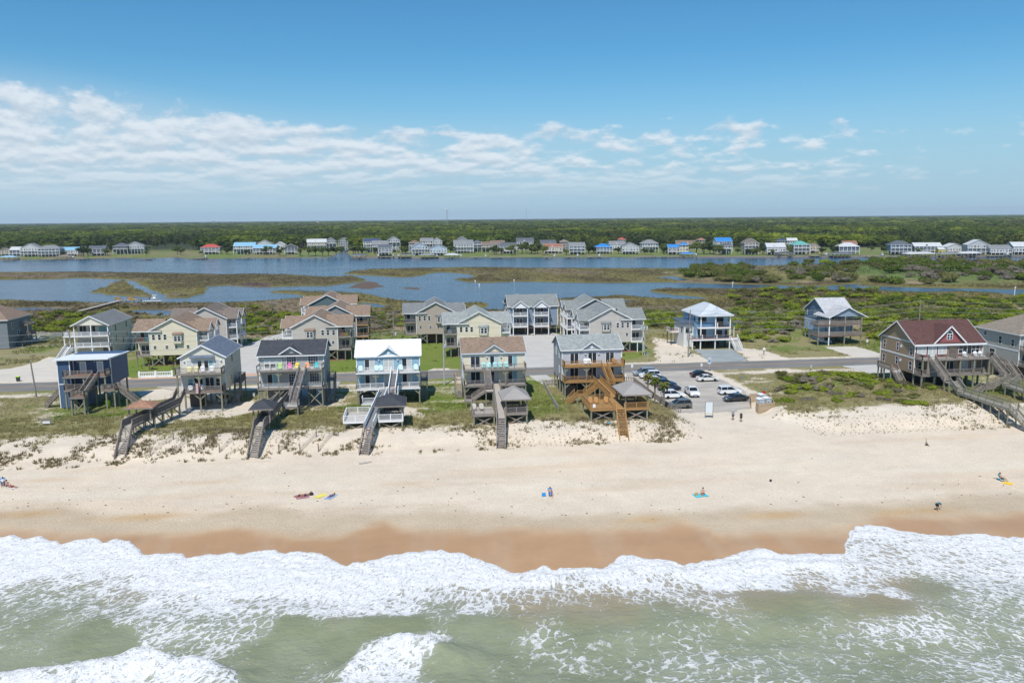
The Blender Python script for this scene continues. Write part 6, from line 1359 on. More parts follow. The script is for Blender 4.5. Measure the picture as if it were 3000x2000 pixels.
TREES = {'pine': [tree_meshes(i, 'pine') for i in range(4)], 'oak': [tree_meshes(20+i, 'oak') for i in range(4)]}
def scatter(name, P_, rot, scl, idx, tint, protos):
    me = bpy.data.meshes.new(name); me.vertices.add(len(P_)); me.vertices.foreach_set('co', P_.astype(np.float32).ravel())
    vattr(me, 'rot', rot, 'FLOAT_VECTOR'); vattr(me, 'scl', scl, 'FLOAT_VECTOR'); vattr(me, 'tint', tint)
    a = me.attributes.new('pick', 'INT', 'POINT'); a.data.foreach_set('value', idx.astype(np.int32))
    ng = bpy.data.node_groups.new(name, 'GeometryNodeTree'); ng.interface.new_socket('Geometry', in_out='INPUT', socket_type='NodeSocketGeometry'); ng.interface.new_socket('Geometry', in_out='OUTPUT', socket_type='NodeSocketGeometry')
    nt = NT(ng); gi = nt.node('NodeGroupInput'); go = nt.node('NodeGroupOutput'); jn = nt.node('GeometryNodeJoinGeometry')
    for p_ in protos:
        oi = nt.node('GeometryNodeObjectInfo'); oi.inputs['Object'].default_value = p_; oi.inputs['As Instance'].default_value = True; ng.links.new(oi.outputs['Geometry'], jn.inputs[0])
    na = lambda nm, ty: [q for q in nt.node('GeometryNodeInputNamedAttribute', {'Name': nm}, data_type=ty).outputs if q.name == 'Attribute' and q.enabled][0]
    ip = nt.node('GeometryNodeInstanceOnPoints', {'Points': gi.outputs[0], 'Instance': jn.outputs[0], 'Pick Instance': True, 'Instance Index': na('pick', 'INT'), 'Scale': na('scl', 'FLOAT_VECTOR')})
    er = nt.node('FunctionNodeEulerToRotation', {0: na('rot', 'FLOAT_VECTOR')}); ng.links.new(er.outputs[0], ip.inputs['Rotation'])
    ng.links.new(ip.outputs[0], go.inputs[0])
    o = obj(name, me); md_ = o.modifiers.new('scatter', 'NODES'); md_.node_group = ng; o['kind'] = 'stuff'; return o
def proto(cr, tk):
    bm = bmesh.new(); bm.from_mesh(cr); n = len(bm.faces); bm.from_mesh(tk); bm.faces.ensure_lookup_table()
    for f in bm.faces[n:]: f.material_index = 1
    me = bpy.data.meshes.new('forest_tree'); bm.to_mesh(me); bm.free(); me.materials.append(cr.materials[0]); me.materials.append(BARK)
    return bpy.data.objects.new('forest_tree', me)
PR = [proto(*q) for q in TREES['pine']]+[proto(*q) for q in TREES['oak']]
shl = np.array(sorted(cl(MAIN))); shx, sht = shl[:, 0], shl[:, 1]
sht = np.where((shx > at(955, 752)[0]) & (shx < at(1030, 752)[0]), 800, sht)
def wood(n, t0, t1, hmin, hmax, wide, seed):
    rg = np.random.default_rng(seed); u = rg.uniform(0, 1, n); t = np.exp(np.log(t0)+u*(np.log(t1)-np.log(t0))); s = t*rg.uniform(-.72, 1.02, n); t = t+np.interp(s, shx, sht)-735
    lm = at(420, 720, 2)[0]; k = ~((s < -270) & (t < 1180) & (rg.uniform(0, 1, n) < .93))
    dh = np.full(n, 99.)
    s, t = s[k], t[k]; n = len(s); z = np.interp(t, [800, 1100, 40000], [1.8, 4, 4.])
    patch = fbm(s/90+3, t/240, 77); oak = (patch > .53) | (rg.uniform(0, 1, n) < .22); idx = np.where(oak, rg.integers(4, 8, n), rg.integers(0, 4, n))
    hh_ = rg.uniform(hmin, hmax, n)*np.where(oak, .82, 1.); ww = hh_*wide*rg.uniform(.8, 1.3, n)
    br = fbm(s/55+9, t/160, 79); tint = np.ones((n, 3))*rg.uniform(.72, 1.25, (n, 1)); hot = sst(br, .58, .68)[:, None]; tint = tint*(1-hot)+tint*np.array([1.75, 1.6, 1.0])*hot
    gry = sst(fbm(s/40, t/90, 80), .62, .7)[:, None]*.6; tint = tint*(1-gry)+np.array([1.7, 1.25, 1.5])*gry
    fog = 1.
    return np.stack([s, t, z-.3], 1), np.stack([0*s, 0*s, rg.uniform(0, 6.28, n)], 1), np.stack([ww, ww, hh_], 1), idx, tint*fog
for i, a in enumerate(((8500, 885, 1180, 8, 15, 1.05), (9500, 1180, 2100, 10, 16, 1.3), (11000, 2100, 6500, 11, 17, 2.6))):
    scatter('pine_forest', *wood(*a, 500+i), PR)
# ================================================================== FAR SHORE
CW = {'w': ('white', (.60, .61, .61)), 'g': ('grey', (.33, .35, .36)), 'd': ('dark blue', (.085, .13, .19)), 'l': ('light grey', (.50, .52, .53)), 'b': ('blue grey', (.23, .31, .38)), 's': ('slate', (.13, .155, .18)),
      't': ('tan', (.46, .385, .29)), 'c': ('cream', (.66, .60, .46)), 'p': ('pale blue', (.46, .56, .64)), 'u': ('taupe', (.34, .29, .25)), 'y': ('yellow', (.75, .62, .05))}
CR = {'w': ('white', (.58, .60, .61)), 'g': ('grey', (.24, .25, .26)), 's': ('slate', (.115, .13, .155)), 'b': ('bright blue', (.035, .24, .62)), 'l': ('light blue', (.25, .48, .66)), 'r': ('red', (.48, .095, .07)),
      'n': ('brown', (.22, .16, .12)), 't': ('teal', (.14, .42, .38)), 'k': ('dark', (.07, .075, .085)), 'o': ('rust', (.34, .16, .11)), 'v': ('navy', (.06, .085, .15))}
fmat = lambda t, d, k: mat(f'far_{t}_{d[k][0]}', tuple(q*.82 for q in d[k][1]), .65, .08, 1.2)
FH = """0,33,748,727,g,t,n,1,brown roofed tan house beside the dark blue house on the far shore
34,69,749,723,r,d,w,1,dark blue house with pale roof beside the tall white porched house
67,113,751,713,g,w,g,2,tall white porched house with blue grey side on the far shore
119,172,751,718,h,b,g,2,blue grey hip roofed house with white porches on the far shore
168,224,749,724,r,w,l,1,white house with light blue roof on the far shore
266,305,748,720,r,s,s,1,small slate house standing alone among the far shore trees
336,373,744,712,h,s,s,1,dark slate house on stilts beside the light grey house
372,419,743,708,g,l,g,1,light grey house with gable and long outside stair
593,641,744,715,h,g,r,1,grey house with red roof standing alone on stilts
688,745,744,710,r,w,l,1,white house with light blue roof and dormer beside the long blue roof
745,808,744,717,r,s,l,1,long low house with light blue roof and dark porch
753,796,736,703,g,w,g,0,white gabled house behind the long blue roof
804,834,736,708,g,w,w,0,small white gabled house behind the trees
835,872,744,715,g,s,n,1,small dark house with brown gable roof and white porch
903,955,734,700,r,c,w,1,long cream house with pale roof behind the canal trees
955,985,733,696,g,g,g,1,grey gabled house beside the long cream house
993,1025,732,695,g,g,s,0,grey house half hidden by the canal trees
1067,1113,738,698,r,w,v,2,white house with navy roof by the canal mouth
1092,1134,740,705,r,l,g,1,light grey house between the navy roofed and the brick porched house
1109,1147,746,716,r,g,s,2,grey house with brick porch before the light grey house
1139,1172,738,692,g,l,s,1,tall light grey gabled house beyond the canal mouth
1199,1231,740,704,h,u,n,1,taupe house beside the pale lane
1207,1253,746,710,g,p,g,3,pale blue house with three white porches
1233,1268,738,697,r,w,g,1,white house behind the three porched house
1268,1295,738,696,g,l,g,2,light grey gabled house with balcony behind the pale blue cottages
1260,1309,747,716,g,p,s,1,pale blue cottage with dark roof by the water
1331,1386,741,703,r,l,g,2,large light grey house with dormer and wide porches
1343,1368,734,692,g,g,s,0,grey gabled house behind the large light grey house
1387,1411,738,703,h,b,s,2,narrow blue grey house with porches
1411,1446,738,708,r,t,n,1,tan house with brown roof and stone porch
1438,1478,738,704,r,t,n,1,tan house with dormers and outside stair
1464,1513,742,711,r,w,s,1,white house with slate roof and brick lower deck
1515,1563,733,697,r,w,s,0,white house with dark roof behind the round oaks
1587,1630,733,703,r,g,s,0,grey house behind the red brown roofed house
1594,1647,741,714,r,c,o,1,cream house with red brown roof and screened porch
1641,1665,738,701,h,u,u,0,tall taupe house beside the red brown roof
1667,1714,744,710,r,b,g,2,blue grey house on white stilts
1746,1795,742,714,h,b,b,1,blue grey hip roofed cottage
1786,1830,734,706,r,w,g,1,white house behind the blue grey cottage
1811,1833,731,695,h,g,r,0,small house with orange red roof among the trees
1821,1872,743,710,g,l,s,2,light grey house with twin gables and two decks
1880,1929,739,702,h,w,g,1,white house with wide grey hip roof
1956,1992,744,716,r,g,b,1,porch wing with bright blue roof
1990,2017,744,710,h,c,b,0,cream house with bright blue hip roof
1980,2039,732,704,r,c,n,0,low cream house with brown roof behind the blue roofs
2046,2066,730,696,h,u,o,0,small house with rust roof behind the big oak
2097,2146,738,696,r,w,b,1,white house with dull blue roof by the palms
2112,2142,744,712,r,l,s,1,light grey house with white garage front
2178,2222,744,698,g,u,n,2,taupe house with teal lower front
2245,2302,745,712,r,w,w,2,white house with white roof and two porches
2276,2306,735,698,h,g,v,0,grey house with navy roof behind the white house
2305,2335,735,697,r,l,w,0,light grey house with white roof beside the teal roof
2322,2372,744,706,h,g,t,2,grey house with bright teal hip roof
2370,2400,740,712,g,t,n,1,tan gabled house beside the teal roof
2455,2517,744,711,h,d,w,2,dark blue house with white hip roof
2470,2512,734,706,r,t,o,0,house with rust roof behind the dark blue house
2606,2669,744,705,h,b,s,2,large blue grey house with outside stair and white balcony
2676,2760,741,711,r,d,w,2,long dark blue house with white metal roof
2749,2771,742,724,r,y,w,0,bright yellow garage beside the white porched house
2771,2825,742,713,g,w,w,2,white house with wide porches beside the yellow garage
2832,2897,745,702,g,l,w,3,tall pale house with white gable and side stair
2898,2964,746,718,r,w,g,1,long low white house with white stair
2964,3040,745,709,r,l,w,1,light grey house beside the long low white house on the far shore"""
FHB = []; FHL = []; FWH = mat('far_white_paint', (.50, .51, .52), .5, .05)
def far_house(x0, x1, yb, yt, typ, wc, rc, por, label):
    zg = 1.7; sL, tL = at(x0, yb, zg); sR, tR = at(x1, yb, zg); t = (tL+tR)/2; d = ray((x0+x1)/2, yt); dist = math.hypot((sL+sR)/2, t)
    H = CZ+d[2]*(t/d[1])-zg; wd = math.hypot(sR-sL, tR-tL)*.98
    root = thing('far_house', label+('' if ' far shore' in label or len(label.split()) > 12 else ' across the sound'), 'house', ((sL+sR)/2, t, zg), -math.atan2((sL+sR)/2, t)*.35+random.uniform(-.12, .12))
    FHB.append(((sL+sR)/2, t, wd)); FHL.append(label)
    wm_, rm_ = fmat('wall', CW, wc), fmat('roof', {**CR, 'u': ('taupe', (.25, .21, .17))}, rc)
    h = wd/2; D = max(8, min(12, wd*.75)); rise = min(H*.33, h*.62 if typ == 'g' else D*.3); ze = H-rise; b0 = min(2.4, ze*.34) if por else .0
    nf = max(1, int((ze-b0)/2.5)); fh = (ze-b0)/nf
    if typ == 'h': MB().box(-h, 0, b0, h, D, ze).build('wall', wm_, root); hip_roof(root, -h, h, -.2, D, ze, H, .5, rm_)
    else:
        ax = 'y' if typ == 'g' else 'x'; gable_body(root, 'wall', wm_, -h, h, 0, D, b0, ze, H, ax); gable_roof(root, -h, h, 0, D, ze, H, ax, .4, .4, rm_)
        if typ == 'r' and wd > 12 and random.random() < .6:
            MB().prism([(-1.3, ze), (1.3, ze), (0, ze+1.7)], 'y', .4, 4).build('dormer', wm_, root, (random.uniform(-2, 2), 0, 0))
    if por:
        y0 = -2.2
        for f in range(min(por, nf)+0):
            z = b0+fh*(nf-1-f) if nf > f else b0
            MB().box(-h, y0, z-.28, h, 0, z).build('porch_deck', FWH, root); MB().box(-h, y0-.02, z+.85, h, y0+.06, z+1.0).box(-h, y0, z+.1, h, y0+.03, z+.18).build('railing', FWH, root)
            b = MB()
            for i in range(int(wd/.35)): b.box(-h+i*.35, y0, z+.18, -h+i*.35+.06, y0+.04, z+.85)
            b.build('balusters', FWH, root)
        n = max(2, int(wd/3.2))
        for i in range(n+1): post(root, -h+.12+(wd-.24)*i/n, y0+.1, -.2, ze-.1 if por > 1 or nf == 1 else b0+fh*(nf-1), .28, WHITE)
        for y in (1, D-1):
            for i in range(n+1): post(root, -h+.3+(wd-.6)*i/n, y, -.2, b0, .35, PILE, 'piling')
        MB().box(-h*.7, 1.5, -.1, h*.5, D-1, b0).build('storage_room', fmat('wall', CW, 's'), root)
    n = max(2, int(wd/2.4))
    for f in range(nf):
        for i in range(n):
            x = -h+(i+.5)*wd/n; w_ = 1.1 if (i+f) % 3 else 1.7
            opening(root, x, 0, b0+f*fh+.6, min(w_, wd/n-.4), min(1.5, fh-.9), 'F', 'fixed', WHITE, DKGLASS, .12)
    for sd_, xx in (('L', -h), ('R', h)):
        for f in range(nf): opening(root, xx, D*.35, b0+f*fh+.7, .9, min(1.3, fh-1), sd_, 'fixed', WHITE, DKGLASS, .12); opening(root, xx, D*.7, b0+f*fh+.7, .9, min(1.3, fh-1), sd_, 'fixed', WHITE, DKGLASS, .12)
    return root
for ln in FH.split('\n'):
    q = ln.split(','); far_house(*map(float, q[:4]), q[4], q[5], q[6], int(q[7]), q[8])
def near_house(s, t):
    j = min(range(len(FHB)), key=lambda i_: (FHB[i_][0]-s)**2+(FHB[i_][1]-t)**2*.3); hl = FHL[j]
    for cut in (' beside ', ' behind ', ' on ', ' before ', ' between ', ' among ', ' standing ', ' half ', ' by ', ' beyond ', ' alone '): hl = hl.split(cut)[0]
    return ' '.join(hl.split()[:8])
# ---- docks, lifts and boats
HULL = mat('white_hull', (.72, .73, .74), .3, .04, spec=.5)
def boat(label, s, t, z, L=6.5, rz=0, m=None, group=None):
    o = thing('motor_boat', label, 'boat', (s, t, z), rz, group); h = L/2
    prof = [(-h, .8), (-h*.3, 1.05), (h*.35, .95), (h*.75, .55), (h, .02)]
    v = [(x, k*w_, .95+.12*max(0, x/h)) for x, w_ in prof for k in (-1, 1)]+[(x*.94, k*w_*.5, .1) for x, w_ in prof for k in (-1, 1)]
    n = len(prof); f = []
    for i in range(n-1):
        a = 2*i; f += [(a, a+2, a+2+2*n, a+2*n), (a+1, a+1+2*n, a+3+2*n, a+3), (a+2*n, a+2+2*n, a+3+2*n, a+1+2*n), (a, a+1, a+3, a+2)]
    f += [(0, 2*n, 2*n+1, 1)]
    MB().add(v, f).build('hull', m or HULL, o); MB().box(-.6, -.45, .95, .5, .45, 1.75).build('console', WHITE, o); MB().box(-1.0, -.8, 2.35, .9, .8, 2.45).build('hard_top', WHITE, o)
    for x in (-.9, .8):
        for y in (-.7, .7): MB().box(x-.03, y-.03, .95, x+.03, y+.03, 2.36).build('top_post', WHITE, o)
    MB().box(-h-.5, -.25, .3, -h-.05, .25, 1.5).build('outboard_motor', BLACK, o)
    return o
def dock(label, px, py, wd, dp, roof=None, back=14, bt=0, group=None):
    s, t = at(px, py, .6); o = thing('boat_dock', label, 'dock', (s, t, 0), 0, group)
    MB().box(-wd/2, 0, 1.1, wd/2, dp, 1.28).build('platform', GREYWOOD, o); MB().box(-.8, dp, 1.1, .8, dp+back, 1.26).build('gangway', GREYWOOD, o)
    for x in np.linspace(-wd/2, wd/2, max(3, int(wd/3))):
        for y in (0, dp): post(o, x, y, -1, 2.3 if not roof else 3.6, .32, PILE, 'piling')
    for y in np.arange(dp+3, dp+back, 4): post(o, -.8, y, -1, 1.5, .25, PILE, 'piling'); post(o, .8, y, -1, 1.5, .25, PILE, 'piling')
    if roof: hip_roof(o, -wd/2, wd/2, 0, dp, 3.6, 5.0, .7, fmat('roof', CR, roof), name='dock_roof')
    for i in range(bt): lb_ = 'white motor boat on a lift before the '+near_house(s, t); boat(lb_, s+(wd/2+2.2)*(1 if i == 0 else -1), t+dp*.5, 1.5, 7, math.pi/2, None, lb_)
    return o
DK = [(22, 762, 14, 8, 'l', 0, 'dock with light blue roof'), (140, 762, 14, 6, None, 0, 0), (187, 759, 11, 7, 'n', 1, 'dock with tan brown roof'), (230, 760, 16, 5, None, 0, 0), (424, 760, 16, 6, None, 0, 0), (572, 758, 14, 6, None, 1, 0), (588, 759, 10, 5, None, 0, 0),
      (718, 758, 18, 5, None, 0, 0), (1050, 757, 13, 8, 's', 0, 'dock with slate roof at the canal mouth'), (1130, 755, 10, 7, None, 2, 0), (1190, 755, 10, 7, 'k', 2, 'dock with dark roof beside two boats'), (1252, 756, 14, 7, 'g', 1, 'dock with grey roof beside a boat'),
      (1325, 756, 13, 8, 'w', 1, 'dock with white roof'), (1395, 756, 14, 5, None, 1, 0), (1468, 756, 20, 7, None, 0, 0), (1607, 756, 8, 6, None, 1, 0), (1672, 755, 10, 6, None, 1, 0), (1735, 755, 10, 6, None, 1, 0), (1765, 755, 14, 5, None, 0, 0),
      (1930, 754, 42, 5, None, 0, 0), (2018, 753, 12, 8, 'b', 1, 'dock with bright blue roof'), (2303, 752, 16, 7, 'k', 0, 'dock with dark roof before the white house'), (2330, 752, 14, 5, None, 0, 0), (2395, 752, 14, 5, None, 1, 0), (2470, 753, 18, 8, 's', 0, 'dock with slate roof before the dark blue house'),
      (2555, 753, 18, 6, None, 1, 0), (2700, 753, 26, 9, 'w', 0, 'wide dock with white roof'), (2785, 753, 18, 8, 'g', 1, 'dock with grey roof before the white porched house'), (2843, 752, 20, 8, 'w', 0, 'dock with white roof before the tall pale house'), (2925, 752, 16, 6, None, 1, 0)]
for px, py, wd, dp, rf, bt, lb in DK:
    od = f'{"long" if wd > 15 else "short"} open timber dock before the '+near_house(*at(px, py, .6)); dock(lb+' on the far shore' if lb else od, px, py, wd, dp, rf, 16, bt, None if lb else od)
# bulkhead along the far shore
for a, b in (((1030, 754), (1300, 755)), ((2040, 753), (2330, 752)), ((2330, 752), (2640, 751)), ((2640, 751), (3050, 749))):
    p_, q_ = at(*a, .5), at(*b, .5); tag(MB().beam((p_[0], p_[1]-2, .55), (q_[0], q_[1]-2, .55), .5, 1.5).build('bulkhead', GREYWOOD), 'low timber bulkhead along the far shore lawns', 'bulkhead', 'bulkheads')
# trees among the far houses
TR_ = [(12, 747, 8), (245, 750, 11), (258, 749, 9), (186, 751, 6), (310, 748, 8), (530, 746, 8), (520, 744, 9), (665, 744, 7), (720, 746, 6), (780, 746, 10), (820, 748, 9), (880, 748, 8), (905, 748, 9), (925, 747, 10), (945, 748, 9), (962, 747, 10), (985, 746, 9), (1000, 745, 9),
       (1035, 744, 10), (1050, 744, 9), (1062, 746, 8), (1100, 744, 8), (1180, 744, 9), (1190, 742, 8), (1320, 742, 8), (1455, 744, 6), (1530, 742, 11), (1557, 741, 13), (1575, 742, 11), (1660, 744, 6), (1725, 742, 10), (1738, 742, 8), (1812, 743, 7), (1945, 743, 8), (2040, 743, 13), (2062, 743, 14), (2080, 743, 11),
       (2107, 745, 10), (2115, 744, 8), (2160, 744, 6), (2235, 744, 10), (2262, 747, 6), (2315, 744, 8), (2408, 745, 7), (2440, 744, 9), (2590, 742, 8), (2655, 742, 7), (2690, 744, 6), (2830, 742, 8), (2905, 741, 9), (120, 748, 7), (590, 747, 5), (1225, 746, 6), (1890, 744, 6), (2190, 748, 7), (2205, 748, 7), (2216, 748, 6)]
for m_, m0 in (('PINE', PINE), ('OAK', OAK)): pass
OAKS = leaf_mat('shore_tree_leaves', (.085, .115, .03), (.17, .20, .06), .35); OAKD = leaf_mat('shore_evergreen_leaves', (.055, .08, .028), (.115, .145, .05), .35)
FT = []
for i in range(4):
    cr, tk = TREES['oak'][i]; c1 = cr.copy(); c1.materials.clear(); c1.materials.append(OAKS if i % 2 else OAKD); FT.append((c1, tk, 'leafy green' if i % 2 else 'dark evergreen'))
for _ in range(170):
    px, py = random.uniform(-10, 3010), random.uniform(732, 748); s, t = at(px, py, 1.7)
    if any(abs(s-a)*.99 < w_/2+3.5 and -16 < b-t < 14 for a, b, w_ in FHB) or 955 < px < 1025 or 430 < px < 590 or t < np.interp(s, shx, sht)+16: continue
    TR_.append((px, py, random.uniform(5, 11)))
for px, py, h in TR_:
    i = random.randrange(4); s, t = at(px, py, 1.7); cr, tk, wd = FT[i]
    hl = near_house(s, t)
    sz = 'small' if h < 7 else 'middling' if h < 9.5 else 'tall'; lb = f'{sz} {wd} tree near the {" ".join(hl.split()[:9])}'
    o = thing('shore_tree', lb, 'tree', (s, t, 1.5), random.uniform(0, 6.28), 'trees: '+lb); o.scale = (h*1.15, h*1.15, h*.95); obj('crown', cr, o); obj('trunk', tk, o)
# radio masts and water towers on the skyline
def mast(label, px, ytop, D, r=.8):
    d = ray(px, ytop); k = D/d[1]; h = CZ+d[2]*k; o = thing('radio_mast', label, 'mast', (d[0]*k, D, 3)); b = MB()
    for a in (0, 2.1, 4.2): b.beam((r*math.cos(a), r*math.sin(a), 0), (r*.6*math.cos(a), r*.6*math.sin(a), h-3), r*.42, r*.42)
    b.build('lattice', mat('mast_steel', (.30, .31, .33), .5, .05), o); MB().lathe([(r*2.2, 0), (r*2.2, r*2.5), (r*1.6, r*2.7)], 8, (0, 0, h-6)).build('antenna_head', WHITE, o)
mast('lattice radio mast rising above the forest', 1309, 611, 2300, 1.5); mast('thin distant radio mast above the forest', 1542, 606, 4200, .8)
for px, yt, lb, c in ((625, 645, 'white water tower on the wooded skyline', (.7, .7, .7)), (931, 650, 'small pink topped water tower on the skyline', (.6, .4, .4)), (2720, 630, 'grey tower on the wooded skyline', (.5, .5, .5))):
    D = 4800; d = ray(px, yt); k = D/d[1]; h = CZ+d[2]*k-3; o = thing('water_tower', lb, 'tower', (d[0]*k, D, 3)); m_ = mat('tower_'+str(px), c, .5, .05)
    MB().lathe([(2.2, 0), (1.6, h-9)], 10).build('stem', m_, o); MB().lathe([(1.6, h-9), (7, h-6), (9, h-3), (6, h-.4), (.5, h)], 14).build('tank', m_, o)
s, t = at(145, 703, 3); far_house(134, 155, 694, 681, 'g', 'w', 'w', 0, 'white gabled house alone in the distant woods')
s, t = at(1125, 700, 3)
# near pier with kayaks
a, b_ = at(233, 912, 1.0), at(352, 881, 1.0); pr = thing('fishing_pier', 'long weathered pier reaching over the marsh to the water', 'pier', (a[0], a[1], 0)); q = (b_[0]-a[0], b_[1]-a[1])
MB().beam((0, 0, 1.2), (q[0], q[1], 1.2), 1.8, .16).build('deck', PALEWOOD, pr); L_ = math.hypot(*q)
for i in range(int(L_/3.2)+1):
    k = i*3.2/L_
    for e in (-.8, .8): post(pr, q[0]*k+e, q[1]*k, -.8, 1.15, .22)
MB().box(q[0]-2, q[1]-1, 1.1, q[0]+8.5, q[1]+3.5, 1.3).build('platform', GREYWOOD, pr)
for dx in (-2, 1.6, 5, 8.3):
    for dy in (-1, 3.4): post(pr, q[0]+dx, q[1]+dy, -.8, 2.2, .24)
MB().box(q[0]+9.5, q[1]+.5, .35, q[0]+18, q[1]+3.5, .55).build('floating_dock', mat('pale_dock', (.5, .5, .5), .7, .1), pr)
for dx in (-3, 3): MB().box(a[0]*0+q[0]+dx, q[1]+2.2, 1.3, q[0]+dx+2.2, q[1]+2.7, 2.5).build('bench', NEWWOOD, pr)
def kayak(label, s, t, z, m, rz): o = tag(MB().add(*(lambda P_: ([p for p in P_], [(0, 1, 5, 4), (1, 2, 5), (2, 3, 4, 5), (3, 0, 4), (0, 3, 7, 6), (3, 2, 7), (2, 1, 6, 7), (1, 0, 6)]))([(-1.8, 0, .2), (0, -.4, .22), (1.8, 0, .2), (0, .4, .22), (-.8, 0, .34), (.8, 0, .34), (-.8, 0, 0), (.8, 0, 0)])).build('kayak', m, None, (s, t, z), rz), label, 'kayak'); return o
kayak('orange and yellow kayak on the marsh pier platform', b_[0]+5.2, b_[1]+.6, 1.32, mat('kayak_orange', (.75, .22, .02), .4, .05), .2); kayak('yellow kayak on the marsh pier platform', b_[0]+5.6, b_[1]-.3, 1.32, mat('kayak_yellow', (.75, .50, .02), .4, .05), .1)
boat('small white motor boat lifted beside the marsh pier', b_[0]+14, b_[1]+4.6, .5, 3.6, 0)
# channel markers
for px, py, h in ((936, 775, 5), (2146, 838, 2.2), (2972, 865, 4), (1404, 842, 2), (1392, 828, 1.5), (1506, 826, 1.5)):
    s, t = at(px, py, 0); o = thing('channel_marker', 'slim piling marker standing in the sound', 'marker', (s, t, -1), 0, 'channel markers'); MB().tube([(0, 0, 0), (0, 0, h+1)], .16, 6).build('piling', WHITE if h < 5 else mat('green_paint', (.05, .25, .1), .6, .1), o); MB().box(-.35, -.2, h+.4, .35, -.16, h+1.1).build('daymark', WHITE if h < 5 else MATS['green_paint'], o)
# ================================================================== VEHICLES
TYRE = mat('tyre', (.018, .018, .018), .85, .1); RIM = mat('rim', (.42, .43, .44), .35, .05, metal=.8); CG = mat('car_glass', (.012, .016, .02), .05, .1, spec=.6)
HEADL = mat('headlamp', (.75, .77, .78), .15, .03, spec=.7); TAILL = mat('tail_lamp', (.42, .012, .015), .2, .03); PLATE = mat('licence_plate', (.6, .6, .6), .5, .05)
def paint(n, c, metal=.0):
    m = mat('paint_'+n, c, .28, .03, spec=.55, metal=metal); m.node_tree.nodes['Principled BSDF'].inputs['Coat Weight'].default_value = .6; return m
PRF = {  # body side outline (x forward, z) and greenhouse outline
 'sedan': dict(L=4.85, W=1.84, body=[(-2.42, .45), (-2.4, .78), (-2.25, .98), (-1.55, 1.02), (1.0, .97), (1.9, .86), (2.3, .72), (2.42, .52), (2.38, .3), (-2.36, .3)], cab=[(-1.75, 1.0), (-.95, 1.40), (-.2, 1.46), (.35, 1.40), (1.12, .98)]),
 'suv': dict(L=4.65, W=1.86, body=[(-2.3, .5), (-2.3, 1.05), (-2.2, 1.12), (1.0, 1.06), (1.85, .98), (2.25, .82), (2.32, .55), (2.28, .32), (-2.25, .32)], cab=[(-2.2, 1.1), (-1.95, 1.62), (-1.2, 1.70), (.25, 1.66), (1.12, 1.06)]),
 'van': dict(L=5.1, W=1.98, body=[(-2.52, .45), (-2.52, 1.08), (-2.4, 1.12), (1.3, 1.05), (2.1, .92), (2.45, .75), (2.52, .5), (2.46, .3), (-2.46, .3)], cab=[(-2.42, 1.1), (-2.2, 1.66), (-1.2, 1.76), (.5, 1.70), (1.55, 1.05)]),
 'pickup': dict(L=5.4, W=1.9, body=[(-2.7, .55), (-2.7, 1.12), (-.75, 1.14), (1.15, 1.14), (2.35, 1.06), (2.6, .9), (2.68, .6), (2.6, .4), (-2.62, .4)], cab=[(-.75, 1.12), (-.62, 1.72), (-.1, 1.80), (.55, 1.76), (1.25, 1.12)])}
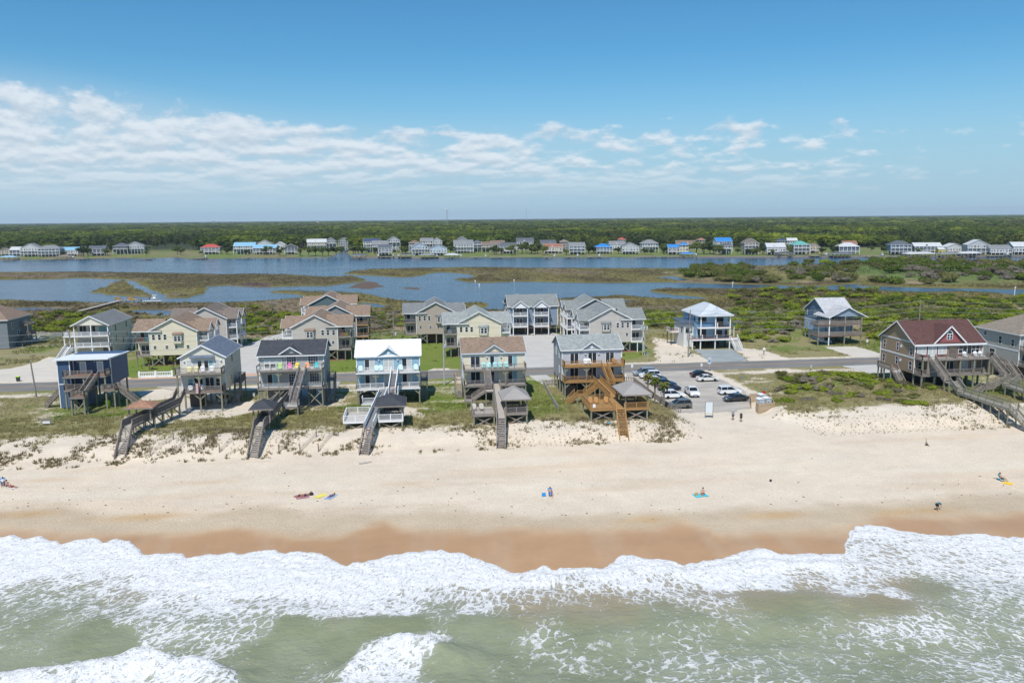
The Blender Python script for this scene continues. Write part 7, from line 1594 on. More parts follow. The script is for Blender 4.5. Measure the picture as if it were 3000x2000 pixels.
def car(label, s, t, z, rz, kind, pm, cat='car'):
    P_ = PRF[kind]; W2 = P_['W']/2; o = thing('parked_'+{'sedan': 'sedan', 'suv': 'suv', 'van': 'minivan', 'pickup': 'pickup_truck'}[kind], label, cat, (s, t, z), rz)
    def skin(outl, w0, w1, top):
        n = len(outl); zs = [q[1] for q in outl]; z0, z1 = min(zs), max(zs); v = []
        for sd_ in (-1, 1):
            for x, zz in outl: k = (zz-z0)/(z1-z0); v.append((x, sd_*(w0+(w1-w0)*k), zz))
        return v, [tuple(range(n))[::-1], tuple(range(n, 2*n))]+[(i, (i+1) % n, n+(i+1) % n, n+i) for i in range(n)]
    def body():
        bm = MB().add(*skin(P_['body'], W2, W2*.95, 0)); me = bm.mesh('body', pm); b = bmesh.new(); b.from_mesh(me); bmesh.ops.bevel(b, geom=b.edges[:], offset=.07, segments=2, affect='EDGES', clamp_overlap=True); b.to_mesh(me); b.free(); return me
    obj('body', cached(('body', kind, pm.name), body), o)
    cab = P_['cab']
    obj('greenhouse', cached(('cab', kind), lambda: MB().add(*skin(cab, W2*.93, W2*.74, 0)).mesh('greenhouse', CG)), o)
    def roof():
        b = MB(); zt = max(q[1] for q in cab); tp = [q for q in cab if q[1] > zt-.13]; x0, x1 = tp[0][0]-.05, tp[-1][0]+.03
        b.prism([(x0, zt-.10), (x0+.15, zt+.005), ((x0+x1)/2, zt+.03), (x1-.1, zt-.01), (x1+.05, zt-.09), (x1, zt-.13), (x0, zt-.13)], 'y', -W2*.765, W2*.765)
        for sd_ in (-1, 1):
            y0, y1 = sd_*W2*.945, sd_*W2*.765
            for (xa, za), (xb, zb) in ((cab[0], tp[0]), (cab[-1], tp[-1])): b.beam((xa, y0, za-.02), (xb, y1, zb-.06), .07, .09)
            xm = (x0+x1)/2+.1; b.beam((xm, y0+.0, cab[0][1]-.03), (xm-.02, y1, zt-.08), .05, .08)
        return b.mesh('roof', pm)
    obj('roof', cached(('roof', kind, pm.name), roof), o)
    r = .34 if kind != 'pickup' else .38; ax = P_['L']*.29
    ty = cached(('tyre', r), lambda: MB().lathe([(r*.62, -.11), (r*.95, -.11), (r, -.07), (r, .07), (r*.95, .11), (r*.62, .11)], 16).mesh('tyre', TYRE)); rm_ = cached(('rim', r), lambda: MB().lathe([(.03, .085), (r*.6, .10), (r*.63, .06), (r*.63, -.08)], 12).mesh('rim', RIM))
    for x in (-ax, ax):
        for sd_ in (-1, 1):
            w_ = obj('wheel', ty, o, (x, sd_*(W2-.1), r)); w_.rotation_euler = (-sd_*math.pi/2, 0, 0); obj('rim', rm_, w_)
    f = P_['body']; xf = max(q[0] for q in f); xr = min(q[0] for q in f); zl = .70 if kind in ('sedan',) else .82
    hl = cached(('hl', kind), lambda: MB().box(-.09, -.2, -.07, .06, .2, .08).mesh('headlight', HEADL)); tl = cached(('tl', kind), lambda: MB().box(-.05, -.16, -.1, .08, .16, .12).mesh('tail_light', TAILL))
    for sd_ in (-1, 1): obj('headlight', hl, o, (xf-.14, sd_*(W2-.30), zl)); obj('tail_light', tl, o, (xr+.03, sd_*(W2-.26), zl+.12)); MB().box(-.05, -.02, 0, .12, .16*1, .12).build('mirror', pm, o, (cab[-1][0]-.25, sd_*(W2+.06)-.07, cab[-1][1]+.02))
    MB().box(xf-.05, -.42, .42, xf+.015, .42, .6).build('grille', BLACK, o); MB().box(xf-.01, -.26, .34, xf+.025, .26, .44).build('licence_plate', PLATE, o)
    if kind == 'pickup': MB().box(-2.6, -.8, 1.06, -.82, .8, 1.155).build('truck_bed', BLACK, o)
    return o
WHT = paint('white', (.74, .75, .76)); SIL = paint('silver', (.34, .39, .44), .4); BLK = paint('black', (.012, .013, .016)); DBL = paint('dark_blue', (.018, .05, .11)); CHA = paint('charcoal', (.06, .065, .07), .3); GRY = paint('warm_grey', (.17, .165, .15), .4); PRL = paint('pearl', (.66, .65, .62))
zc_ = 2.56; E_ = math.pi
car('silver blue minivan parked nearest the road in the lot', 49.6, 172.8, zc_, E_*.99, 'van', SIL); car('white suv parked beside the silver minivan', 50.0, 169.9, zc_, E_*1.0, 'suv', WHT); car('black sedan parked beside the white suv by the fence', 50.4, 167.0, zc_, E_*.02, 'sedan', BLK)
car('white roofed suv parked between the black and the blue cars', 49.6, 163.6, zc_, 0, 'suv', PRL); car('dark blue suv parked by the lot fence', 50.6, 160.6, zc_, .02, 'suv', DBL); car('navy sedan parked between the blue suv and the white crossover', 50.4, 157.2, zc_, .02, 'sedan', paint('navy', (.02, .035, .075)))
car('white crossover parked next to the grey boxy car', 48.9, 149.9, zc_, .05, 'suv', WHT); car('warm grey boxy car parked nearest the beach by the palms', 47.4, 141.6, zc_, E_*1.01, 'suv', GRY)
car('black sedan parked by the lot entrance beside the white sedan', 61.6, 169.4, zc_, E_*.02, 'sedan', BLK); car('white sedan parked beside the black sedan at the lot entrance', 61.3, 164.7, zc_, .03, 'sedan', PRL)
car('white pickup truck standing in the middle of the lot', 53.4, 151.8, zc_, -E_/2-.06, 'pickup', WHT, 'truck'); car('white suv wagon parked behind the charcoal sedan', 61.1, 151.6, zc_, .06, 'suv', WHT); car('charcoal muscle sedan parked beside the toilet enclosure', 60.0, 145.6, zc_, E_*1.03, 'sedan', CHA)
car('beige sedan parked under the cream gabled beach house', -38.2, 158, 3.04, -E_/2, 'sedan', paint('beige', (.42, .38, .31)), 'car'); car('white van parked under the steel blue house', 112.6, 211.5, 2.3, -E_/2, 'van', WHT, 'van'); car('dark blue car half hidden behind the navy beach house', -70.2, 168.2, 2.75, 0, 'sedan', DBL)
# ================================================================== PEOPLE
SKIN = mat('skin', (.46, .27, .185), .6, .06); 
def blob(name, joints, bones, m, parent, root=0):
    me = bpy.data.meshes.new(name); me.from_pydata([j[:3] for j in joints], bones, []); me.materials.append(m); o = obj(name, me, parent)
    sk = o.modifiers.new('skin', 'SKIN'); sk.use_smooth_shade = True
    for i, j in enumerate(joints): v = me.skin_vertices[0].data[i]; v.radius = (j[3], j[3] if len(j) < 5 else j[4]); v.use_root = (i == root)
    sb = o.modifiers.new('sub', 'SUBSURF'); sb.levels = 1; sb.render_levels = 1; return o
def person(label, s, t, z, rz, pose, top, bottom, hair, hat=None, skin=None):
    """pose: dict of joints in local metres (y = facing -y); one continuous body, clothes and hair on it"""
    o = thing('person', label, 'person', (s, t, z), rz); J = pose
    nm = ['pelvis', 'waist', 'chest', 'neck', 'head', 'crown', 'shL', 'elL', 'haL', 'fiL', 'shR', 'elR', 'haR', 'fiR', 'hiL', 'knL', 'anL', 'toL', 'hiR', 'knR', 'anR', 'toR']
    rd = dict(pelvis=.135, waist=.12, chest=.14, neck=.055, head=.09, crown=.075, sh=.06, el=.045, ha=.036, fi=.03, hi=.085, kn=.06, an=.042, to=.036)
    js = [(*J[n], rd.get(n, rd.get(n[:2]))) for n in nm]; ix = {n: i for i, n in enumerate(nm)}
    bn = [('pelvis', 'waist'), ('waist', 'chest'), ('chest', 'neck'), ('neck', 'head'), ('head', 'crown')]+[(a+k, b+k) for k in 'LR' for a, b in (('sh', 'el'), ('el', 'ha'), ('ha', 'fi'), ('hi', 'kn'), ('kn', 'an'), ('an', 'to'))]+[('chest', 'shL'), ('chest', 'shR'), ('pelvis', 'hiL'), ('pelvis', 'hiR')]
    body = blob('body', js, [(ix[a], ix[b]) for a, b in bn], skin or SKIN, o)
    V_ = lambda n: Vector(J[n])
    if top:
        q = [(*J['pelvis'], .15), (*J['waist'], .15), (*J['chest'], .172), (*V_('chest').lerp(V_('neck'), .55), .1)]+[(*J['sh'+k], .085) for k in 'LR']+[(*V_('sh'+k).lerp(V_('el'+k), .6), .075) for k in 'LR']
        blob('shirt', q, [(0, 1), (1, 2), (2, 3), (2, 4), (2, 5), (4, 6), (5, 7)], top, o)
    if bottom:
        q = [(*J['pelvis'], .16)]+[(*J['hi'+k], .115) for k in 'LR']+[(*V_('hi'+k).lerp(V_('kn'+k), .75), .10) for k in 'LR']; blob('shorts', q, [(0, 1), (0, 2), (1, 3), (2, 4)], bottom, o)
    h_ = (V_('crown')-V_('neck')).normalized(); c = V_('head')+h_*.05; v, f = ellipsoid(c+Vector((0, .025, .035)), (.105, .115, .115), 10, 7); MB().add(v, f).build('hair', hair, o, smooth=True)
    fc = V_('head'); MB().add(*ellipsoid(fc+Vector((0, -.105, 0)), (.018, .03, .025), 6, 5)).build('nose', skin or SKIN, o)
    for e in (-.035, .035): MB().add(*ellipsoid(fc+Vector((e, -.088, .03)), (.013, .012, .01), 6, 5)).build('eye', BLACK, o)
    if hat: MB().lathe([(.22, 0), (.21, .02), (.12, .03), (.115, .12), (.06, .15)], 12, tuple(V_('crown')+Vector((0, 0, -.01)))).build('hat', hat, o)
    return o
STAND = dict(pelvis=(0, 0, .95), waist=(0, .01, 1.10), chest=(0, .0, 1.32), neck=(0, 0, 1.50), head=(0, -.02, 1.62), crown=(0, -.01, 1.73), shL=(-.18, 0, 1.43), elL=(-.25, .02, 1.15), haL=(-.25, -.08, .90), fiL=(-.25, -.11, .81), shR=(.18, 0, 1.43), elR=(.26, .02, 1.15), haR=(.26, -.08, .90), fiR=(.26, -.11, .81),
             hiL=(-.10, 0, .90), knL=(-.11, -.10, .50), anL=(-.11, -.06, .09), toL=(-.12, -.22, .04), hiR=(.10, 0, .90), knR=(.11, .03, .49), anR=(.11, .18, .10), toR=(.12, .04, .04))
LIE = {k: (v[0], v[2]-.9, .11+max(0, -v[1])*.2+(.06 if k[:2] in ('pe', 'ch', 'wa') else 0)) for k, v in STAND.items()}
SIT = dict(STAND); SIT.update(pelvis=(0, .1, .30), waist=(0, .18, .45), chest=(0, .28, .65), neck=(0, .31, .84), head=(0, .29, .96), crown=(0, .30, 1.07), shL=(-.18, .28, .77), elL=(-.27, .10, .55), haL=(-.27, -.12, .52), fiL=(-.26, -.2, .5), shR=(.18, .28, .77), elR=(.27, .10, .55), haR=(.27, -.12, .52), fiR=(.26, -.2, .5),
           hiL=(-.1, .06, .30), knL=(-.12, -.36, .42), anL=(-.12, -.62, .10), toL=(-.12, -.76, .05), hiR=(.1, .06, .30), knR=(.13, -.36, .44), anR=(.13, -.66, .10), toR=(.13, -.80, .05))
BEND = dict(STAND); BEND.update(pelvis=(0, .1, .85), waist=(0, -.02, .95), chest=(0, -.26, .98), neck=(0, -.44, .92), head=(0, -.53, .84), crown=(0, -.6, .76), shL=(-.17, -.36, .95), elL=(-.2, -.40, .66), haL=(-.16, -.44, .42), fiL=(-.15, -.47, .33), shR=(.17, -.36, .95), elR=(.2, -.40, .66), haR=(.16, -.44, .42), fiR=(.15, -.47, .33),
            hiL=(-.1, .1, .82), knL=(-.12, -.05, .46), anL=(-.12, .08, .09), toL=(-.12, -.08, .04), hiR=(.1, .1, .82), knR=(.14, -.08, .46), anR=(.14, .05, .09), toR=(.14, -.1, .04))
fab = lambda n, c: mat('fabric_'+n, c, .85, .06); HB, HD = mat('brown_hair', (.075, .04, .022), .7, .1), mat('dark_hair', (.02, .015, .012), .7, .1)
person('person in a grey shirt and navy shorts walking toward the lot, wearing a hat', 54.0, 132.0, gz(54, 132), .15, STAND, fab('grey', (.28, .30, .33)), fab('navy', (.03, .04, .08)), HB, fab('sun_hat', (.5, .48, .45)))
person('person in a black top and dark shorts walking from the lot, wearing a hat', 55.0, 130.8, gz(55, 130.8), -.1, STAND, fab('black', (.02, .02, .024)), fab('black', (.02, .02, .024)), HD, fab('sun_hat', (.5, .48, .45)))
def towel(label, s, t, m, rz=0, wd=.9, L=1.8):
    return tag(MB().box(-wd/2, -L/2, 0, wd/2, L/2, .025).build('beach_towel', m, None, (s, t, gz(s, t)+.02), rz), label, 'towel')
def sling(label, s, t, m, rz=0):
    o = thing('beach_chair', label, 'chair', (s, t, gz(s, t)), rz); MB().prism([(-.32, .26), (.22, .2), (.55, .92), (.50, .95), (.19, .25), (-.32, .30)], 'x', -.3, .3).build('sling_seat', m, o)
    for x in (-.31, .31): MB().beam((x, -.3, .0), (x, .35, .55), .03, .03).beam((x, .4, 0), (x, -.3, .28), .03, .03).build('frame', WHITE, o)
BL = fab('bright_blue', (.03, .27, .62)); CY_ = fab('cyan', (.05, .52, .62)); 
def sitter(label, px, py, top, bottom, hair, rz=0, chair=None, hat=None):
    s, t = at(px, py, 1.5); z = gz(s, t)
    if chair: sling(chair[0], s, t, chair[1], rz)
    return person(label, s, t, z+(.02 if chair else -.16), rz, SIT, top, bottom, hair, hat)
sitter('person in blue shorts reclining in a bright blue beach chair', 1613, 1444, None, fab('blue_shorts', (.05, .13, .45)), HB, .05, ('bright blue sling chair alone on the sand', BL), None)
s, t = at(1603, 1442, 1.5); tag(MB().box(-.25, -.18, 0, .25, .18, .36).box(-.2, -.02, .36, .2, .02, .46).build('beach_bag', BL, None, (s-.5, t-.3, gz(s, t))), 'small blue bag beside the bright blue beach chair', 'bag')
s, t = at(2051, 1440, 1.5); towel('cyan towel under the person sitting with a bag', s, t, CY_, .2, 1.9, 1.3); person('person sitting on the cyan towel with a striped bag', s+.35, t, gz(s, t)-.14, -.5, SIT, None, fab('dark_red', (.3, .05, .05)), HD)
tag(MB().box(-.22, -.15, 0, .22, .15, .35).tube([(-.15, 0, .35), (0, 0, .55), (.15, 0, .35)], .02, 5).build('striped_bag', fab('tan', (.45, .30, .15)), None, (s-.55, t-.15, gz(s, t)+.03)), 'tan tote bag on the cyan towel', 'bag')
sitter('person in dark shorts sitting in a teal beach chair by a yellow towel', 2936, 1398, None, fab('black', (.02, .02, .024)), HB, .7, ('teal sling chair beside the yellow towel', fab('teal', (.05, .38, .50)))); s, t = at(2953, 1404, 1.5); towel('yellow towel by the teal beach chair', s, t, fab('yellow', (.80, .52, .02)), .8, .9, 1.2)
s, t = at(2747, 1481, 1.2); person('person in a teal top bending over to look for shells', s, t, gz(s, t), 1.9, BEND, fab('teal_top', (.03, .14, .17)), fab('black', (.02, .02, .024)), HD)
s, t = at(885, 1450, 1.5); towel('patterned pink blanket with two people lying on it', s, t, fab('pink_blanket', (.40, .20, .24)), .3, 1.7, 1.6)
TAN = mat('tanned_skin', (.36, .18, .11), .6, .06)
for i, (dx, dy, lb) in enumerate(((-.3, 0, 'tanned person lying on the pink blanket in dark swimwear'), (.45, .1, 'person lying on the pink blanket beside the tanned one'))): person(lb, s+dx, t+dy, gz(s, t)+.04, -1.1+.2*i, LIE, None, fab('swim%d' % i, (.05, .03, .08)), HD, None, TAN)
s, t = at(912, 1446, 1.5); tag(MB().add(*ellipsoid((0, 0, .2), (.3, .25, .25), 9, 6)).tube([(-.2, 0, .35), (0, 0, .6), (.2, 0, .35)], .025, 5).build('beach_bag', fab('dark_navy', (.02, .025, .05)), None, (s, t, gz(s, t))), 'dark beach bag beside the pink blanket', 'bag')
s, t = at(940, 1448, 1.5); towel('yellow and white towel between the sunbathers', s, t, fab('pale_yellow', (.68, .60, .12)), -.7, .9, 1.7)
s, t = at(970, 1450, 1.5); towel('blue striped towel under a lone sunbather', s, t, fab('blue_stripe', (.30, .42, .62)), -.5, 1.0, 2.0); person('sunbather lying on the blue striped towel', s, t, gz(s, t)+.04, -.5, LIE, None, fab('swim_blue', (.03, .12, .3)), HB, None, TAN)
sitter('person in a white top sitting in a blue beach chair', 9, 1426, fab('white_top', (.6, .6, .6)), fab('navy', (.03, .04, .08)), HD, .3, ('blue beach chair under the person in the white top', BL)); sitter('person leaning on the sand beside the blue beach chairs', 24, 1429, None, fab('maroon', (.2, .03, .05)), HD, .8); s, t = at(36, 1431, 1.5); towel('white towel beside the blue beach chairs', s, t, fab('white_top', (.6, .6, .6)), 1.2, .8, 1.6)
person('person lying on the white towel beside the blue beach chairs', s, t, gz(s, t)+.04, 1.2, LIE, None, fab('maroon', (.2, .03, .05)), HD, None, TAN); s, t = at(-6, 1424, 1.5); sling('empty blue beach chair next to the occupied blue chair', s, t, BL, .3)
# ================================================================== STREET FURNITURE AND SMALL THINGS
POLE = mat('utility_pole_wood', (.235, .215, .19), .9, .2, 3, 'wood'); GPOLE = mat('galvanised_pole', (.42, .43, .44), .5, .08); XF = mat('transformer_grey', (.42, .44, .45), .5, .06)
def ins(o, x, z): MB().lathe([(.05, 0), (.09, .08), (.05, .16), (.08, .24), (.02, .3)], 8, (x, 0, z)).build('insulator', XF, o)
def upole(label, s, t, h, m=None, xf=(), leanx=0, arm=False):
    o = thing('utility_pole', label, 'utility pole', (s, t, 2.4)); MB().tube([(0, 0, -.3), (leanx*.5, 0, h*.5), (leanx, 0, h)], [.17, .15, .12], 8).build('shaft', m or POLE, o); ins(o, leanx, h)
    for dx, z in xf: MB().lathe([(.1, 0), (.25, .04), (.25, .75), (.18, .85), (.06, .9)], 10, (dx, -.15, z)).build('transformer', XF, o); MB().beam((0, 0, z+.5), (dx, -.1, z+.5), .06, .08).build('bracket', GPOLE, o)
    for z in (h-1.5, h-2.7, h-4.6): ins(o, leanx, z)
    if arm: MB().box(-1.3, -.06, h-.7, 1.3, .06, h-.55).build('crossarm', POLE, o)
    return (s+leanx, t, 2.4+h)
tops = [upole('utility pole beyond the grey house with the pool', -170, 190.5, 11, leanx=0), upole('leaning utility pole with transformer before the white porched house', -78.5, 190.5, 10.8, leanx=-1.0, xf=((-.45, 6.3), (.45, 6.0))), upole('wooden utility pole with transformer on the lawn by the taupe villa', -6.9, 190.5+10, 12.2, xf=((.5, 6.6),)),
        upole('wooden utility pole with transformer before the new white house', 67.2, 194.6, 12.0, xf=((.45, 6.6),), leanx=.3), upole('wooden utility pole behind the maroon roofed house', 133, 200, 12.5), upole('utility pole beyond the pale grey hip roofed house', 210, 205, 12)]
upole('slim wooden pole on the near side of the road by the navy house', -78.0, 169.4, 7.6, leanx=-.5); upole('pale metal pole on the near side of the road by the cream house', 4.6, 169.4, 11.0, GPOLE, xf=((.35, 8.2),))
o = thing('transformer_bank', 'three pale transformers on a twin metal pole by the warm grey villa', 'utility pole', (56.9, 199.2, 2.4))
for x in (-.25, .25): MB().tube([(x, 0, 0), (x, 0, 8.0)], .10, 6).build('shaft', GPOLE, o)
for x in (-.75, 0, .75): MB().lathe([(.1, 0), (.28, .04), (.28, .85), (.2, .95)], 10, (x, -.25, 6.7)).build('transformer', XF, o)
WIRE = mat('wire', (.34, .34, .33), .5, .05)
SPAN = ['between the pool house pole and the leaning pole', 'between the leaning pole and the lawn pole', 'between the lawn pole and the new white house', 'between the new white house and the maroon roof', 'beyond the pole behind the maroon roof']
for dz, hw_ in ((0., 'topmost'), (-1.5, 'second highest'), (-2.7, 'third highest'), (-4.6, 'lowest, thicker')):
    for a, b, sp_ in zip(tops[:-1], tops[1:], SPAN):
        p_, q_ = Vector(a)+Vector((0, 0, dz)), Vector(b)+Vector((0, 0, dz)); n = 14
        tag(MB().tube([p_.lerp(q_, i/n)-Vector((0, 0, 1.3*4*(i/n)*(1-i/n))) for i in range(n+1)], .028 if dz > -4 else .035, 4, False).build('power_line', WIRE), f'{hw_} overhead wire {sp_}', 'cable', 'power lines')
GW = mat('yellow_guy_guard', (.80, .50, .02), .6, .05)
for i, (x, y, h, lb) in enumerate(((-83.2, 159.5, 3.3, 'yellow guy wire guard on the dune by the slim pole'), (-82.4, 159.5, 3.3, 'yellow guy wire guard nearer the slim pole'), (7.2, 167.4, 2.9, 'yellow guy wire guard by the metal pole'))): tag(MB().beam((x, y, gz(x, y)), (x+(.9 if i < 2 else -.35), y+(1.2), gz(x, y)+h), .09, .09).build('guy_guard', GW), lb, 'guard')
# fences
def picket_run(o, p, q, h, m, gap=.28, wdt=.12, th=.03, z=None, each=False):
    p, q = Vector(p), Vector(q); L = (q-p).length; n = int(L/gap); ang = math.atan2(q.y-p.y, q.x-p.x)
    me = cached(('picket', h, wdt, m.name), lambda: MB().prism([(-wdt/2, 0), (wdt/2, 0), (wdt/2, h-.08), (0, h), (-wdt/2, h-.08)], 'y', -th, th).mesh('picket', m)); ob = []
    for i in range(n+1):
        c = p.lerp(q, i/n); zz = gz(c.x, c.y) if z is None else z; obj('picket', me, o, (c.x-o.location.x, c.y-o.location.y, zz-o.location.z-.05), ang)
    b = MB()
    for k in (.25, .75):
        for i in range(max(1, int(L/2.4))):
            c0, c1 = p.lerp(q, i/max(1, int(L/2.4))), p.lerp(q, (i+1)/max(1, int(L/2.4))); z0 = (gz(c0.x, c0.y) if z is None else z)-o.location.z; z1 = (gz(c1.x, c1.y) if z is None else z)-o.location.z
            b.beam((c0.x-o.location.x, c0.y-o.location.y, z0+h*k), (c1.x-o.location.x, c1.y-o.location.y, z1+h*k), .05, .08)
    b.build('fence_rail', m, o)
fe = thing('picket_fence', 'weathered picket fence between the palms and the parking lot', 'fence', (45, 150, 2.6)); picket_run(fe, (44.9, 138.4), (45.3, 166), 1.25, GREYWOOD, .36, .2); picket_run(fe, (41, 166), (45.3, 166), 1.25, GREYWOOD, .36, .2); picket_run(fe, (44.9, 138.4), (46.6, 138.2), 1.0, GREYWOOD, .36, .2)
fe = thing('board_fence', 'grey board fence between the cream and lavender houses', 'fence', (24.5, 150, 2.8)); picket_run(fe, (24.0, 138.2), (25.4, 164.5), 1.15, mat('grey_vinyl_board', (.33, .325, .31), .8, .1), .34, .3); picket_run(fe, (25.4, 164.6), (28.6, 164.6), 1.2, GREYWOOD, .3, .2)
# zigzag sand fences on the dune face
SF = mat('sand_fence_wood', (.20, .155, .115), .9, .2, 3, 'wood')
def sand_fence(label, pts, group, h=1.1):
    o = thing('sand_fence', label, 'fence', (pts[0][0], pts[0][1], gz(*pts[0])), 0, group); b = MB()
    for (x0, y0), (x1, y1) in zip(pts[:-1], pts[1:]):
        n = int(math.hypot(x1-x0, y1-y0)/.2)
        for i in range(n):
            x, y = x0+(x1-x0)*i/n, y0+(y1-y0)*i/n; zz = gz(x, y)-o.location.z; b.box(x-pts[0][0]-.015, y-pts[0][1]-.012, zz-.1, x-pts[0][0]+.015, y-pts[0][1]+.012, zz+h*.7)
    b.build('slats', SF, o)['kind'] = 'stuff'
    for x, y in pts: post(o, x-pts[0][0], y-pts[0][1], gz(x, y)-o.location.z-.2, gz(x, y)-o.location.z+h*1.25, .13, SF)
for i, s in enumerate((-41.5, -38.2, -34.8, -31.3)): sand_fence('angled sand fence panel on the dune before the cream gabled house', [(s, 123.6), (s+2.1, 128.4)], 'sand fences by the cream gabled house')
for i, s in enumerate((-22.4, -19.2, -16.4)): sand_fence('angled sand fence panel on the dune before the grey house', [(s, 123.4), (s+2.0, 128.0)], 'sand fences by the grey house')
sand_fence('long sand fence across the dune before the grey house', [(-23.5, 132.6), (-20, 133.4), (-16.6, 134.0), (-14.0, 134.2)], None); sand_fence('long sand fence across the dune before the cream gabled house', [(-43, 131.5), (-38.5, 131.8), (-34, 132.2), (-29.6, 132.3)], None)
# toilets and their enclosure
NEWP = mat('raw_fence_wood', (.42, .31, .20), .85, .15, 3, 'wood'); en = thing('toilet_enclosure', 'tan picket enclosure around the portable toilets at the beach access', 'enclosure', (62, 140, 2.55))
for p_, q_ in (((60.2, 135.4), (63.4, 136.0)), ((63.4, 136.0), (65.6, 143.4)), ((60.4, 139.2), (62.0, 143.6)), ((62.0, 143.6), (65.6, 143.4)), ((60.2, 135.4), (60.3, 136.8))): picket_run(en, p_, q_, 1.95, NEWP, .24, .19, .025, 2.5)
PT = mat('toilet_grey_plastic', (.42, .45, .47), .5, .06); PTW = mat('toilet_white_roof', (.70, .71, .72), .4, .05)
for i, (x, y, lb) in enumerate(((61.6, 138.0, 'grey portable toilet with white roof beside the enclosure front'), (63.4, 141.4, 'grey portable toilet with white roof at the enclosure back'), (63.2, 138.6, 'white roofed portable toilet in the enclosure middle'))):
    o = thing('portable_toilet', lb, 'toilet', (x, y, 2.55), .2); MB().box(-.56, -.56, 0, .56, .56, 2.05).build('cabin', PT, o); MB().prism([(-.62, 2.05), (.62, 2.05), (.5, 2.2), (0, 2.3), (-.5, 2.2)], 'y', -.62, .62).build('roof', PTW, o); d_ = MB().box(-.4, -.6, .1, .4, -.562, 1.9).build('door', mat('toilet_door', (.5, .53, .55), .5, .05), o); MB().box(.25, -.63, .95, .33, -.6, 1.1).build('handle', BLACK, d_); MB().box(-.28, -.615, 1.2, .0, -.6, 1.5).build('blue_label', BL, d_)
tag(MB().tube([(0, 0, 0), (0, 0, 2.6)], .05, 6).box(-.3, -.03, 1.9, .3, .02, 2.6).build('access_sign', mat('red_sign', (.5, .04, .04), .5, .05), None, (64.2, 142.4, 2.5)), 'small red and white sign post inside the toilet enclosure', 'sign')
# beach access sign board seen from behind
o = thing('access_board', 'blank white sign board on two posts at the beach access', 'sign', (50.3, 133.8, gz(50.3, 133.8)), -.15); MB().box(-.62, -.03, .95, .62, .03, 2.85).build('panel', mat('sign_back_white', (.60, .64, .66), .5, .05), o)
for x in (-.68, .68): post(o, x, 0, -.2, 2.95, .09, PILE)
def rsign(label, s, t, h, w_, hh, m, rz=0, z=2.5, back=None):
    o = thing('road_sign', label, 'sign', (s, t, z), rz); MB().tube([(0, 0, 0), (0, 0, h)], .04, 6).build('sign_post', GPOLE, o); MB().box(-w_/2, -.06, h-hh, w_/2, -.03, h).build('panel', m, o); return o
SGN = mat('sign_plate', (.55, .58, .60), .45, .05)
def lettering(o, txt, size, loc, m):
    cu = bpy.data.curves.new('lettering', 'FONT'); cu.body = txt; cu.size = size; cu.align_x = 'CENTER'; cu.extrude = .003; tmp = bpy.data.objects.new('lettering', cu); COL.objects.link(tmp); bpy.context.view_layer.update()
    me = bpy.data.meshes.new_from_object(tmp.evaluated_get(bpy.context.evaluated_depsgraph_get())); bpy.data.objects.remove(tmp); me.materials.clear(); me.materials.append(m); q = obj('lettering', me, o, loc); q.rotation_euler = (math.pi/2, 0, 0)
r1 = rsign('tall pale road sign by the lot entrance', 65.6, 175.2, 3.3, .75, 1.5, SGN); MB().box(-.28, -.065, 2.2, .28, -.061, 2.7).build('blue_square', mat('sign_blue', (.08, .22, .45), .5, .05), r1); MB().box(-.28, -.065, 2.85, .28, -.061, 3.1).build('grey_square', XF, r1)
rsign('small pale sign beside the tall road sign', 63.6, 174.8, 2.0, .4, .6, WHITE); rsign('small pale sign by the silver minivan', 47.4, 175.2, 2.2, .45, .7, WHITE); rsign('pair of little white signs by the road', 44.2, 175.3, 1.8, .5, .2, WHITE); rsign('blue green sign on the verge before the warm grey villa', 55.6, 190.8, 2.2, .4, .5, mat('sign_teal', (.12, .28, .32), .5, .05)); rsign('slim blue sign post on the dune grass beside the lot', 66.6, 158.5, 2.3, .16, .8, MATS['sign_blue'])
rsign('slim blue sign post behind the toilet enclosure', 65.9, 146, 2.4, .2, .5, MATS['sign_blue'])
# mail boxes, hydrants, meters, bins
o = thing('meter_post', 'white meter box on a post by the new house drive', 'meter', (87.4, 194.8, 2.5)); post(o, 0, 0, 0, 1.7, .22, PILE); MB().box(-.3, -.2, 1.2, .3, .2, 1.75).build('meter_box', WHITE, o); MB().box(-.5, -.4, 0, .7, .4, .08).build('pad', CONC, o)
o = thing('meter_post', 'white meter box by the steel blue house', 'meter', (121.2, 204.6, 2.3)); post(o, 0, 0, 0, 1.5, .14, GPOLE); MB().box(-.25, -.15, 1.1, .25, .15, 1.7).build('meter_box', WHITE, o)
for x, y, lb in ((-71.5, 166, 'pair of grey utility boxes by the navy house'), (-33.2, 160, 'grey utility box between the cream gabled and grey houses'), (8.9-3.0, 158, 'white utility post beside the cream house'), (-16.9, 163.5, 'white utility post between the grey and light blue houses'), (88.9, 172.6, 'wooden meter post on the dune by the maroon roofed house')):
    o = thing('utility_box', lb, 'utility box', (x, y, gz(x, y))); post(o, 0, 0, -.2, 1.2, .14, PILE); MB().box(-.2, -.14, .6, .2, .1, 1.25).build('box', XF, o)
o = thing('mailbox', 'black mailbox by the road beside the lavender house drive', 'mailbox', (20.2, 176.4, 2.55)); post(o, 0, 0, 0, 1.0, .1, BLACK); MB().prism([(-.12, 1.0), (.12, 1.0), (.12, 1.2), (.06, 1.28), (-.06, 1.28), (-.12, 1.2)], 'y', -.3, .3).build('box', BLACK, o)
